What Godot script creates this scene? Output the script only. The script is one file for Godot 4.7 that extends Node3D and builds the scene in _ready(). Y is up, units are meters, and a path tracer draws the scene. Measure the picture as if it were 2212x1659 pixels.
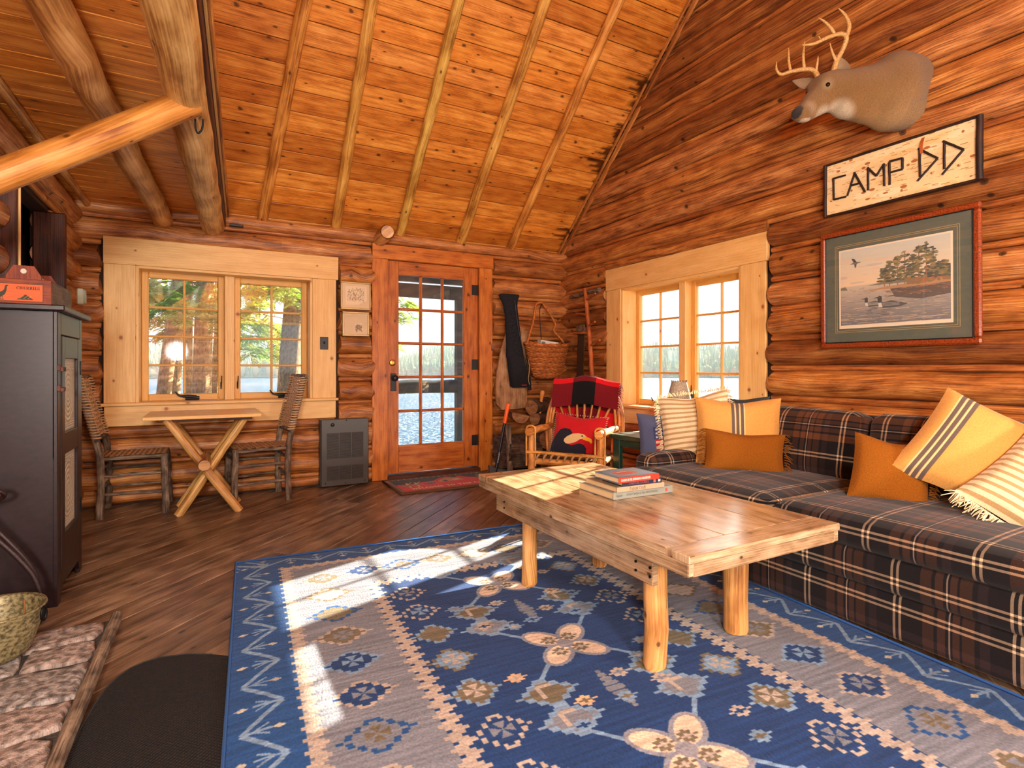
extends Node3D
# Log cabin sitting room by a lake. Corner of the back and right-hand log walls is the origin; x runs right, z towards the viewer, y up.
var rng := RandomNumberGenerator.new()
var M := {}
var T := {}
var used := {}

class MB:
	var v := PackedVector3Array()
	var n := PackedVector3Array()
	var t := PackedVector2Array()
	var c := PackedColorArray()
	var i := PackedInt32Array()
	var col = null
	var off := Vector2.ZERO
	var xf := Transform3D()
	func vert(p: Vector3, nn: Vector3, uv: Vector2) -> int:
		v.append(xf * p)
		n.append((xf.basis * nn).normalized())
		t.append(uv + off)
		if col != null:
			c.append(col)
		return v.size() - 1
	func tri(a: int, b: int, d: int) -> void:
		var g := (v[b] - v[a]).cross(v[d] - v[a])
		if g.dot(n[a] + n[b] + n[d]) > 0.0:
			i.append_array([a, d, b])
		else:
			i.append_array([a, b, d])
	func quad(p0: Vector3, p1: Vector3, p2: Vector3, p3: Vector3, nn: Vector3, u0 := Vector2(0, 0), u1 := Vector2(1, 0), u2 := Vector2(1, 1), u3 := Vector2(0, 1)) -> void:
		var a := vert(p0, nn, u0)
		var b := vert(p1, nn, u1)
		var d := vert(p2, nn, u2)
		var e := vert(p3, nn, u3)
		tri(a, b, d)
		tri(a, d, e)
	func poly3(p: Array, uvl: int) -> void:
		# flat convex polygon, uv from the axes: the long axis uvl gives u
		var nn: Vector3 = (p[1] - p[0]).cross(p[2] - p[0])
		if nn.length() < 1e-12 and p.size() > 3:
			nn = (p[2] - p[0]).cross(p[3] - p[0])
		nn = nn.normalized()
		var ids := []
		for q in p:
			ids.append(vert(q, nn, uvof(q, nn, uvl)))
		for k in range(1, p.size() - 1):
			tri(ids[0], ids[k], ids[k + 1])
	func uvof(q: Vector3, nn: Vector3, uvl: int) -> Vector2:
		var ax := nn.abs()
		var m := 0 if ax.x >= ax.y and ax.x >= ax.z else (1 if ax.y >= ax.z else 2)
		var a := (m + 1) % 3
		var b := (m + 2) % 3
		if b == uvl:
			var s := a
			a = b
			b = s
		return Vector2(q[a], q[b])
	func box(ce: Vector3, sz: Vector3, bev := 0.0, bs := Basis()) -> void:
		# box with chamfered edges
		var keep := xf
		xf = xf * Transform3D(bs, ce)
		var h := sz * 0.5
		bev = minf(bev, minf(h.x, minf(h.y, h.z)) * 0.8)
		var l := 0 if sz.x >= sz.y and sz.x >= sz.z else (1 if sz.y >= sz.z else 2)
		for m in 3:
			var a := (m + 1) % 3
			var b := (m + 2) % 3
			for s in [-1.0, 1.0]:
				var nn := Vector3.ZERO
				nn[m] = s
				var ids := []
				for q in [[-1, -1], [1, -1], [1, 1], [-1, 1]]:
					var p := Vector3.ZERO
					p[m] = s * h[m]
					p[a] = q[0] * (h[a] - bev)
					p[b] = q[1] * (h[b] - bev)
					ids.append(vert(p, nn, uvof(p + ce, nn, l)))
				tri(ids[0], ids[1], ids[2])
				tri(ids[0], ids[2], ids[3])
		if bev > 0.0:
			for m in 3:
				var a := (m + 1) % 3
				var b := (m + 2) % 3
				for s in [-1.0, 1.0]:
					for s2 in [-1.0, 1.0]:
						var nn := Vector3.ZERO
						nn[a] = s
						nn[b] = s2
						nn = nn.normalized()
						var ids := []
						for q in [[-1, 0], [1, 0], [1, 1], [-1, 1]]:
							var p := Vector3.ZERO
							p[m] = q[0] * (h[m] - bev)
							p[a] = s * (h[a] - (bev if q[1] == 1 else 0.0))
							p[b] = s2 * (h[b] - (0.0 if q[1] == 1 else bev))
							ids.append(vert(p, nn, uvof(p + ce, nn, l)))
						tri(ids[0], ids[1], ids[2])
						tri(ids[0], ids[2], ids[3])
			for s in [-1.0, 1.0]:
				for s2 in [-1.0, 1.0]:
					for s3 in [-1.0, 1.0]:
						var nn := Vector3(s, s2, s3).normalized()
						var a := vert(Vector3(s * h.x, s2 * (h.y - bev), s3 * (h.z - bev)), nn, Vector2(ce.x, ce.y))
						var b := vert(Vector3(s * (h.x - bev), s2 * h.y, s3 * (h.z - bev)), nn, Vector2(ce.x, ce.y))
						var d := vert(Vector3(s * (h.x - bev), s2 * (h.y - bev), s3 * h.z), nn, Vector2(ce.x, ce.y))
						tri(a, b, d)
		xf = keep
	func tube(pts: Array, rad: Array, sides := 10, cap := true, flat := 1.0, closed := false) -> void:
		# swept round bar, uv in metres
		var up := Vector3.UP
		var prev := -1
		var u := 0.0
		var d0: Vector3 = (pts[1] - pts[0]).normalized()
		if absf(d0.dot(up)) > 0.9:
			up = Vector3.RIGHT
		var m := pts.size()
		var tot := m + (1 if closed else 0)
		for k0 in tot:
			var k := k0 % m
			var d: Vector3
			if closed:
				d = (pts[(k + 1) % m] - pts[(k + m - 1) % m]).normalized()
			else:
				d = (pts[mini(k + 1, m - 1)] - pts[maxi(k - 1, 0)]).normalized()
			var sd := d.cross(up).normalized()
			up = sd.cross(d).normalized()
			if k0 > 0:
				u += pts[k].distance_to(pts[(k + m - 1) % m])
			var r: float = rad[mini(k, rad.size() - 1)]
			var st := v.size()
			for s in sides + 1:
				var an := TAU * s / sides
				var e := sd * cos(an) + up * sin(an) * flat
				vert(pts[k] + e * r, e.normalized(), Vector2(u, TAU * r * s / sides))
			if prev >= 0:
				for s in sides:
					tri(prev + s, prev + s + 1, st + s + 1)
					tri(prev + s, st + s + 1, st + s)
			prev = st
			if cap and not closed and (k == 0 or k == m - 1):
				var nn := -d if k == 0 else d
				var ce := vert(pts[k] + nn * r * 0.08, nn, Vector2(u, 0))
				var st2 := v.size()
				for s in sides + 1:
					var an := TAU * s / sides
					var e := sd * cos(an) + up * sin(an) * flat
					vert(pts[k] + e * r, nn, Vector2(u + cos(an) * r, sin(an) * r))
				for s in sides:
					tri(ce, st2 + s, st2 + s + 1)
	func grid(nu: int, nv: int, f: Callable, us := 1.0, vs := 1.0, wrap := false) -> void:
		# smooth parametric sheet; f(u, v) in 0..1 gives a point
		var st := v.size()
		var p := []
		for b in nv + 1:
			for a in nu + 1:
				p.append(f.call(float(a) / nu, float(b) / nv))
		for b in nv + 1:
			for a in nu + 1:
				var a0 := a - 1
				var a1 := a + 1
				if wrap:
					a0 = (a - 1 + nu) % nu
					a1 = (a + 1) % nu
				else:
					a0 = maxi(a0, 0)
					a1 = mini(a1, nu)
				var du: Vector3 = p[b * (nu + 1) + a1] - p[b * (nu + 1) + a0]
				var dv: Vector3 = p[mini(b + 1, nv) * (nu + 1) + a] - p[maxi(b - 1, 0) * (nu + 1) + a]
				var nn := du.cross(dv)
				nn = nn.normalized() if nn.length() > 1e-10 else Vector3.UP
				vert(p[b * (nu + 1) + a], nn, Vector2(us * a / nu, vs * b / nv))
		for b in nv:
			for a in nu:
				var q := st + b * (nu + 1) + a
				tri(q, q + 1, q + nu + 2)
				tri(q, q + nu + 2, q + nu + 1)
	func lathe(pr: Array, sides := 20, ce := Vector3.ZERO) -> void:
		# profile of Vector2(radius, height) turned round y
		var prev := -1
		var u := 0.0
		for k in pr.size():
			var a: Vector2 = pr[maxi(k - 1, 0)]
			var b: Vector2 = pr[mini(k + 1, pr.size() - 1)]
			var tg := (b - a).normalized()
			if k > 0:
				u += pr[k].distance_to(pr[k - 1])
			var st := v.size()
			for s in sides + 1:
				var an := TAU * s / sides
				vert(ce + Vector3(cos(an) * pr[k].x, pr[k].y, sin(an) * pr[k].x), Vector3(cos(an) * tg.y, -tg.x, sin(an) * tg.y), Vector2(TAU * 0.1 * s / sides, u))
			if prev >= 0:
				for s in sides:
					tri(prev + s, prev + s + 1, st + s + 1)
					tri(prev + s, st + s + 1, st + s)
			prev = st
	func prism(outline: Array, depth: float, long := 0) -> void:
		# outline of Vector2 in x,y pulled from z 0 to -depth; the front faces +z
		var pg := PackedVector2Array(outline)
		if Geometry2D.is_polygon_clockwise(pg):
			pg.reverse()
		var ix := Geometry2D.triangulate_polygon(pg)
		for s in [0.0, -depth]:
			var nn := Vector3(0, 0, 1.0 if s == 0.0 else -1.0)
			var st := v.size()
			for q in pg:
				vert(Vector3(q.x, q.y, s), nn, Vector2(q.x, q.y) if long == 0 else Vector2(q.y, q.x))
			for k in range(0, ix.size(), 3):
				tri(st + ix[k], st + ix[k + 1], st + ix[k + 2])
		for k in pg.size():
			var a := pg[k]
			var b := pg[(k + 1) % pg.size()]
			var e := (b - a).normalized()
			quad(Vector3(a.x, a.y, 0), Vector3(b.x, b.y, 0), Vector3(b.x, b.y, -depth), Vector3(a.x, a.y, -depth), Vector3(e.y, -e.x, 0), a, b, b + Vector2(depth, depth), a + Vector2(depth, depth))
	func mesh() -> ArrayMesh:
		var ar := []
		ar.resize(Mesh.ARRAY_MAX)
		ar[Mesh.ARRAY_VERTEX] = v
		ar[Mesh.ARRAY_NORMAL] = n
		ar[Mesh.ARRAY_TEX_UV] = t
		if c.size() == v.size() and c.size() > 0:
			ar[Mesh.ARRAY_COLOR] = c
		ar[Mesh.ARRAY_INDEX] = i
		var m := ArrayMesh.new()
		m.add_surface_from_arrays(Mesh.PRIMITIVE_TRIANGLES, ar)
		return m

func R(a: float, b: float) -> float:
	return rng.randf_range(a, b)

func mb(rand_uv := true) -> MB:
	var m := MB.new()
	if rand_uv:
		m.off = Vector2(R(0, 3), R(0, 3))
	return m

func numbered(called: String) -> String:
	if not used.has(called):
		used[called] = 0
		return called
	used[called] += 1
	return "%s_%03d" % [called, used[called]]

func thing(called: String, label: String, category: String, at := Vector3.ZERO, turn := 0.0, group := "") -> Node3D:
	var o := Node3D.new()
	o.name = numbered(called)
	add_child(o)
	o.position = at
	o.rotation.y = turn
	tag(o, label, category, group)
	return o

func tag(o: Node, label: String, category: String, group := "") -> void:
	o.set_meta("label", label)
	o.set_meta("category", category)
	if group != "":
		o.set_meta("group", group)

func setting(called: String, label: String) -> Node3D:
	var o := Node3D.new()
	o.name = called
	add_child(o)
	o.set_meta("kind", "structure")
	o.set_meta("label", label)
	return o

func part(b, called: String, m: Material, parent: Node, label := "") -> MeshInstance3D:
	var o := MeshInstance3D.new()
	o.mesh = b.mesh() if b is MB else b
	o.material_override = m
	o.name = called
	o.cast_shadow = GeometryInstance3D.SHADOW_CASTING_SETTING_ON
	parent.add_child(o, true)
	if label != "":
		o.set_meta("label", label)
	return o

func one(b, called: String, m: Material, label: String, category: String, group := "") -> MeshInstance3D:
	var o := part(b, numbered(called), m, self)
	tag(o, label, category, group)
	return o

func pbox(parent: Node, called: String, m: Material, ce: Vector3, sz: Vector3, bev := 0.004, bs := Basis()) -> MeshInstance3D:
	var b := mb()
	b.box(Vector3.ZERO, sz, bev)
	var o := part(b, called, m, parent)
	o.transform = Transform3D(bs, ce)
	return o

func bar(parent: Node, called: String, m: Material, a: Vector3, b: Vector3, r0: float, r1 := -1.0, sides := 10, wob := 0.0) -> MeshInstance3D:
	var k := mb()
	k.tube(rough_line(a, b, wob), rough_rad(r0, r0 if r1 < 0.0 else r1, wob), sides)
	return part(k, called, m, parent)

func rough_line(a: Vector3, b: Vector3, wob: float) -> Array:
	if wob <= 0.0:
		return [a, b]
	var o := []
	for k in 7:
		o.append(a.lerp(b, k / 6.0) + (Vector3(R(-1, 1), R(-1, 1), R(-1, 1)) * wob if k > 0 and k < 6 else Vector3.ZERO))
	return o

func rough_rad(r0: float, r1: float, wob: float) -> Array:
	if wob <= 0.0:
		return [r0, r1]
	var o := []
	for k in 7:
		o.append(lerpf(r0, r1, k / 6.0) + R(-0.4, 0.4) * wob)
	return o

func smooth(pts: Array, per := 6) -> Array:
	# Catmull-Rom through the points
	var o := []
	for k in pts.size() - 1:
		var p0: Vector3 = pts[maxi(k - 1, 0)]
		var p1: Vector3 = pts[k]
		var p2: Vector3 = pts[k + 1]
		var p3: Vector3 = pts[mini(k + 2, pts.size() - 1)]
		for s in per:
			o.append(p1.cubic_interpolate(p2, p0, p3, float(s) / per))
	o.append(pts[pts.size() - 1])
	return o

func smoothf(a: Array, per := 6) -> Array:
	var o := []
	for k in a.size() - 1:
		for s in per:
			o.append(lerpf(a[k], a[k + 1], smoothstep(0.0, 1.0, float(s) / per)))
	o.append(a[a.size() - 1])
	return o

func rect_uv(b: MB, o: Vector3, ax: Vector3, ay: Vector3) -> void:
	b.quad(o, o + ax, o + ax + ay, o + ay, ax.cross(ay).normalized(), Vector2(0, 1), Vector2(1, 1), Vector2(1, 0), Vector2(0, 0))

func lettering(parent: Node, called: String, words: String, m: Material, at: Vector3, bs: Basis, height: float, width := 0.0, font := "Droid Sans", bold := false) -> MeshInstance3D:
	var f := SystemFont.new()
	f.font_names = [font]
	if bold:
		f.font_weight = 700
	var tm := TextMesh.new()
	tm.text = words
	tm.font = f
	tm.font_size = 32
	tm.pixel_size = 0.01
	tm.depth = 0.0
	tm.horizontal_alignment = HORIZONTAL_ALIGNMENT_CENTER
	tm.vertical_alignment = VERTICAL_ALIGNMENT_CENTER
	var bb := tm.get_aabb()
	var s := height / maxf(bb.size.y, 0.001)
	var o := MeshInstance3D.new()
	o.mesh = tm
	o.material_override = m
	o.name = called
	parent.add_child(o, true)
	var sx := width / maxf(bb.size.x, 0.001) if width > 0.0 else s
	o.transform = Transform3D(bs * Basis.from_scale(Vector3(sx, s, s)), at) * Transform3D(Basis(), -bb.get_center())
	return o

# ---------- textures and materials ----------
func noise_bytes(w: int, h: int, sw: int, sh: int, freq: float, sd: int, oct := 3) -> PackedByteArray:
	var f := FastNoiseLite.new()
	f.noise_type = FastNoiseLite.TYPE_SIMPLEX_SMOOTH
	f.frequency = freq
	f.seed = sd
	f.fractal_octaves = oct
	var im := f.get_seamless_image(sw, sh)
	im.resize(w, h, Image.INTERPOLATE_CUBIC)
	im.convert(Image.FORMAT_L8)
	return im.get_data()

func make_wood(w: int, h: int, sd: int, dark: Color, mid: Color, light: Color, knots: int, cracks: int, blot := 0.35, kn = null) -> Array:
	rng.seed = sd
	var fine := noise_bytes(w, h, w / 40, h, 0.16, sd, 3)
	var band := noise_bytes(w, h, maxi(w / 24, 8), h / 2, 0.035, sd + 1, 3)
	var blo := noise_bytes(w, h, maxi(w / 6, 8), h / 3, 0.04, sd + 2, 4)
	var hair := noise_bytes(w, h, w / 8, h, 0.45, sd + 3, 2)
	var out := PackedByteArray()
	out.resize(w * h * 3)
	var rel := PackedByteArray()
	rel.resize(w * h)
	var d := [dark.r8, dark.g8, dark.b8]
	var m := [mid.r8, mid.g8, mid.b8]
	var l := [light.r8, light.g8, light.b8]
	for k in w * h:
		var g := fine[k] * 0.0021 + band[k] * 0.0013 + (blo[k] - 128) * 0.004 * blot + hair[k] * 0.0007 - 0.03
		g = clampf((g - 0.5) * 1.35 + 0.5, 0.0, 1.0)
		rel[k] = clampi(int(fine[k] * 0.7 + hair[k] * 0.3), 0, 255)
		var q := k * 3
		if g < 0.5:
			var s := g * 2.0
			out[q] = int(d[0] + (m[0] - d[0]) * s)
			out[q + 1] = int(d[1] + (m[1] - d[1]) * s)
			out[q + 2] = int(d[2] + (m[2] - d[2]) * s)
		else:
			var s := g * 2.0 - 1.0
			out[q] = int(m[0] + (l[0] - m[0]) * s)
			out[q + 1] = int(m[1] + (l[1] - m[1]) * s)
			out[q + 2] = int(m[2] + (l[2] - m[2]) * s)
	for k in knots:
		var cx := rng.randi_range(0, w - 1)
		var cy := rng.randi_range(0, h - 1)
		var rx := R(4, 11) * w / 1024.0
		var ry := rx * R(0.7, 1.1) * h / w * 2.0
		for yy in range(-int(ry * 2.2), int(ry * 2.2) + 1):
			for xx in range(-int(rx * 4.0), int(rx * 4.0) + 1):
				var e := sqrt(pow(xx / rx, 2) + pow(yy / ry, 2))
				var ring := 0.5 + 0.5 * sin(e * 7.0)
				var am := 0.0
				if e < 1.0:
					am = 0.62 + 0.3 * ring
				else:
					var e2 := sqrt(pow(xx / (rx * 1.7), 2) + pow(yy / (ry * 1.0), 2))
					am = clampf(0.3 * (1.6 - e2), 0.0, 0.25) * (0.4 + 0.6 * ring)
				if am <= 0.0:
					continue
				var q := (posmod(cy + yy, h) * w + posmod(cx + xx, w)) * 3
				for ch in 3:
					out[q + ch] = int(lerpf(out[q + ch], d[ch] * 0.5 if kn == null else kn[ch] * 255.0, am))
	for k in cracks:
		var x := rng.randi_range(0, w - 1)
		var y := float(rng.randi_range(0, h - 1))
		for s in rng.randi_range(w / 12, w / 3):
			y += R(-0.28, 0.28)
			var q := (posmod(int(y), h) * w + posmod(x + s, w))
			rel[q] = 0
			for ch in 3:
				out[q * 3 + ch] = int(out[q * 3 + ch] * 0.3)
	var im := Image.create_from_data(w, h, false, Image.FORMAT_RGB8, out)
	var bm := Image.create_from_data(w, h, false, Image.FORMAT_L8, rel)
	return [ImageTexture.create_from_image(im), ImageTexture.create_from_image(bm)]

func mat(called: String, color: Color, rough := 0.7, tex = null, scale := Vector2(1, 1), relief := 0.0) -> StandardMaterial3D:
	var m := StandardMaterial3D.new()
	m.resource_name = called
	m.albedo_color = color
	m.roughness = rough
	if tex is Array:
		m.albedo_texture = tex[0]
		if relief > 0.0:
			m.heightmap_enabled = true
			m.heightmap_texture = tex[1]
			m.heightmap_scale = relief
	elif tex != null:
		m.albedo_texture = tex
	m.uv1_scale = Vector3(scale.x, scale.y, 1)
	m.cull_mode = BaseMaterial3D.CULL_DISABLED
	return m

func tints(called: String, base: Color, rough: float, tex, scale: Vector2, relief: float, spread: float, count := 5) -> Array:
	var o := []
	for k in count:
		var s := 1.0 + spread * (float(k) / (count - 1) * 2.0 - 1.0)
		var c := Color(minf(base.r * s, 1), minf(base.g * pow(s, 1.25), 1), minf(base.b * pow(s, 1.4), 1))
		o.append(mat(called, c, rough, tex, scale, relief))
	return o

func pick(a: Array):
	return a[rng.randi_range(0, a.size() - 1)]

func plain_noise(base: Color, sd: int, amp: float, size := 256, freq := 0.08) -> ImageTexture:
	var a := noise_bytes(size, size, size, size, freq, sd, 4)
	var g := noise_bytes(size, size, size, size, 0.4, sd + 5, 2)
	var out := PackedByteArray()
	out.resize(size * size * 3)
	for k in size * size:
		var s := 1.0 + (a[k] - 128) / 128.0 * amp + (g[k] - 128) / 128.0 * amp * 0.5
		out[k * 3] = clampi(int(base.r8 * s), 0, 255)
		out[k * 3 + 1] = clampi(int(base.g8 * s), 0, 255)
		out[k * 3 + 2] = clampi(int(base.b8 * s), 0, 255)
	return ImageTexture.create_from_image(Image.create_from_data(size, size, false, Image.FORMAT_RGB8, out))

func weave_relief(size := 64, step := 4) -> ImageTexture:
	var im := Image.create(size, size, false, Image.FORMAT_L8)
	for y in size:
		for x in size:
			var s := sin(TAU * x / step) * sin(TAU * y / step)
			im.set_pixel(x, y, Color.from_hsv(0, 0, 0.5 + 0.5 * s))
	return ImageTexture.create_from_image(im)

func cloth(called: String, color: Color, tex = null, scale := Vector2(1, 1), relief := 0.12) -> StandardMaterial3D:
	var m := mat(called, color, 0.95, tex, scale)
	m.metallic_specular = 0.2
	m.rim_enabled = true
	m.rim = 0.25
	m.rim_tint = 0.6
	return m

func materials() -> void:
	T.log = make_wood(1024, 512, 11, Color8(98, 52, 24), Color8(184, 116, 60), Color8(230, 176, 108), 8, 14, 0.32)
	T.board = make_wood(1024, 512, 12, Color8(158, 88, 30), Color8(220, 140, 60), Color8(240, 178, 98), 14, 0, 0.4)
	T.pine = make_wood(1024, 512, 13, Color8(216, 168, 102), Color8(233, 192, 128), Color8(244, 212, 154), 8, 0, 0.2, Color8(142, 72, 34))
	T.floor = make_wood(1024, 512, 14, Color8(72, 54, 40), Color8(132, 106, 84), Color8(178, 154, 130), 6, 3, 0.5)
	T.peel = make_wood(512, 256, 15, Color8(146, 98, 52), Color8(208, 164, 104), Color8(240, 206, 152), 8, 5, 0.6)
	T.bark = make_wood(512, 256, 16, Color8(64, 52, 42), Color8(118, 102, 86), Color8(168, 150, 130), 4, 10, 0.7)
	T.table = make_wood(1024, 512, 17, Color8(140, 108, 76), Color8(198, 164, 126), Color8(226, 200, 166), 8, 6, 0.6)
	T.weave = weave_relief()
	var s := Vector2(0.62, 1.4)
	M.log = tints("log wood", Color(1.0, 0.98, 0.88), 0.5, T.log, s, 0.07, 0.24)
	M.dklog = tints("dark log wood", Color(0.78, 0.60, 0.46), 0.5, T.log, s, 0.07, 0.14)
	M.pole = tints("pole wood", Color(1.0, 0.93, 0.82), 0.5, T.log, s, 0.06, 0.1)
	M.board = tints("ceiling board wood", Color(1.0, 0.97, 0.82), 0.42, T.board, Vector2(0.6, 1.9), 0.04, 0.13)
	for m in M.board:
		m.vertex_color_use_as_albedo = true
	M.peel = tints("peeled log wood", Color(1.0, 0.93, 0.82), 0.45, T.peel, Vector2(0.8, 2.2), 0.05, 0.08)
	M.rafter = tints("rafter pole wood", Color(1.0, 0.86, 0.62), 0.42, T.peel, Vector2(0.8, 2.2), 0.05, 0.12)
	M.pine = mat("pale pine", Color(1.0, 0.97, 0.9), 0.5, T.pine, Vector2(0.75, 1.6), 0.015)
	M.sash = mat("sash pine", Color(0.96, 0.88, 0.66), 0.5, T.pine, Vector2(0.7, 1.3))
	M.floor = tints("floor plank wood", Color(0.86, 0.82, 0.78), 0.34, T.floor, Vector2(0.55, 1.5), 0.03, 0.13, 6)
	M.door = mat("door wood", Color(0.84, 0.72, 0.58), 0.42, T.board, Vector2(0.6, 1.6), 0.02)
	M.casing = mat("door casing wood", Color(0.90, 0.80, 0.62), 0.42, T.board, Vector2(0.6, 1.6), 0.02)
	M.glass = mat("glass", Color(0.96, 0.99, 1.0, 0.03), 0.02)
	M.glass.transparency = BaseMaterial3D.TRANSPARENCY_ALPHA
	M.iron = mat("black iron", Color(0.05, 0.05, 0.055), 0.5)
	M.iron.metallic = 0.6
	M.black = mat("black plastic", Color(0.07, 0.07, 0.075), 0.45)
	M.brass = mat("brass", Color(0.85, 0.66, 0.3), 0.3)
	M.brass.metallic = 1.0
	M.dark = mat("dark stained wood", Color(0.46, 0.34, 0.26), 0.6, T.log, s, 0.06)
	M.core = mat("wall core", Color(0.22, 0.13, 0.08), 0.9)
	M.bark = tints("grey bark wood", Color(0.86, 0.82, 0.78), 0.8, T.bark, Vector2(2.2, 4.0), 0.09, 0.12)

# ---------- the setting ----------
const PITCH := 0.886
const RIDGE := 3.6
func roof_y(z: float) -> float:
	return 2.336 + PITCH * (3.618 - absf(z - RIDGE))

func log_bar(parent: Node, called: String, m: Material, a: Vector3, b: Vector3, r: float, sides := 18, wob := 0.006) -> MeshInstance3D:
	var k := mb()
	var L := a.distance_to(b)
	var cnt := maxi(3, int(L / 0.3) + 1)
	var pts := [Vector3.ZERO]
	var rad := [r * 0.86]
	for s in cnt + 1:
		var e := 0.014 + (L - 0.028) * s / cnt
		pts.append(Vector3(e, R(-wob, wob), R(-wob, wob)))
		rad.append(r + R(-wob, wob) * 0.8)
	pts.append(Vector3(L, 0, 0))
	rad.append(r * 0.86)
	k.tube(pts, rad, sides)
	var o := part(k, called, m, parent)
	var x := (b - a).normalized()
	var y := Vector3.UP if absf(x.y) < 0.9 else Vector3.RIGHT
	var z := x.cross(y).normalized()
	y = z.cross(x)
	var spin := R(0, TAU)
	o.transform = Transform3D(Basis(x, y, z) * Basis(Vector3.RIGHT, spin), a)
	return o

# a wall of stacked logs with thin poles in the joints; frame: x along, y up, z into the room
func log_wall(called: String, label: String, fr: Transform3D, L: float, joints: Array, ops: Array, gable: bool, mats: Array, fine := true) -> Node3D:
	var w := setting(called, label)
	var k := mb()
	var xs := [0.0, L]
	for o in ops:
		xs.append(o[4])
		xs.append(o[5])
	xs.sort()
	k.xf = fr
	for q in xs.size() - 1:
		var a: float = xs[q]
		var b: float = xs[q + 1]
		if b - a < 0.01:
			continue
		var y := 0.0
		var cuts := []
		for o in ops:
			if (a + b) / 2 > o[4] and (a + b) / 2 < o[5]:
				cuts.append([o[6], o[7]])
		cuts.sort()
		for cu in cuts:
			if cu[0] > y + 0.01:
				k.box(Vector3((a + b) / 2, (y + cu[0]) / 2, -0.09), Vector3(b - a, cu[0] - y, 0.09))
			y = cu[1]
		k.box(Vector3((a + b) / 2, (y + 2.36) / 2, -0.09), Vector3(b - a, 2.36 - y, 0.09))
	if gable:
		k.xf = fr * Transform3D(Basis(), Vector3(0, 0, -0.045))
		k.prism([Vector2(0, 2.36), Vector2(L, 2.36), Vector2(L / 2, 5.7)], 0.09)
	part(k, "wall_core", M.core, w)
	for q in joints.size() - 1:
		var y0: float = joints[q]
		var y1: float = joints[q + 1]
		var yc := (y0 + y1) / 2
		var r := (y1 - y0) / 2 * 0.845
		for sg in spans(yc, L, ops, gable, fr):
			log_bar(w, "log", pick(mats), fr * Vector3(sg[0], yc, -0.06), fr * Vector3(sg[1], yc, -0.06), r, 20 if fine else 10)
		for sg in spans(y1, L, ops, gable, fr):
			log_bar(w, "chinking_pole", pick(M.pole), fr * Vector3(sg[0], y1, -0.034), fr * Vector3(sg[1], y1, -0.034), 0.0205, 8, 0.0015)
	return w

func spans(y: float, L: float, ops: Array, gable: bool, fr: Transform3D) -> Array:
	var a := 0.0
	var b := L
	if gable and y > 2.3:
		var inset := (y - 2.3) / PITCH
		a = inset
		b = L - inset
		if b - a < 0.1:
			return []
	var o := [[a, b]]
	for op in ops:
		if y > op[2] and y < op[3]:
			var nw := []
			for sg in o:
				if op[0] <= sg[0] and op[1] >= sg[1]:
					continue
				if op[0] > sg[0] and op[0] < sg[1]:
					nw.append([sg[0], op[0]])
				if op[1] > sg[0] and op[1] < sg[1]:
					nw.append([op[1], sg[1]])
				if op[1] <= sg[0] or op[0] >= sg[1]:
					nw.append(sg)
			o = nw
	return o

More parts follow.
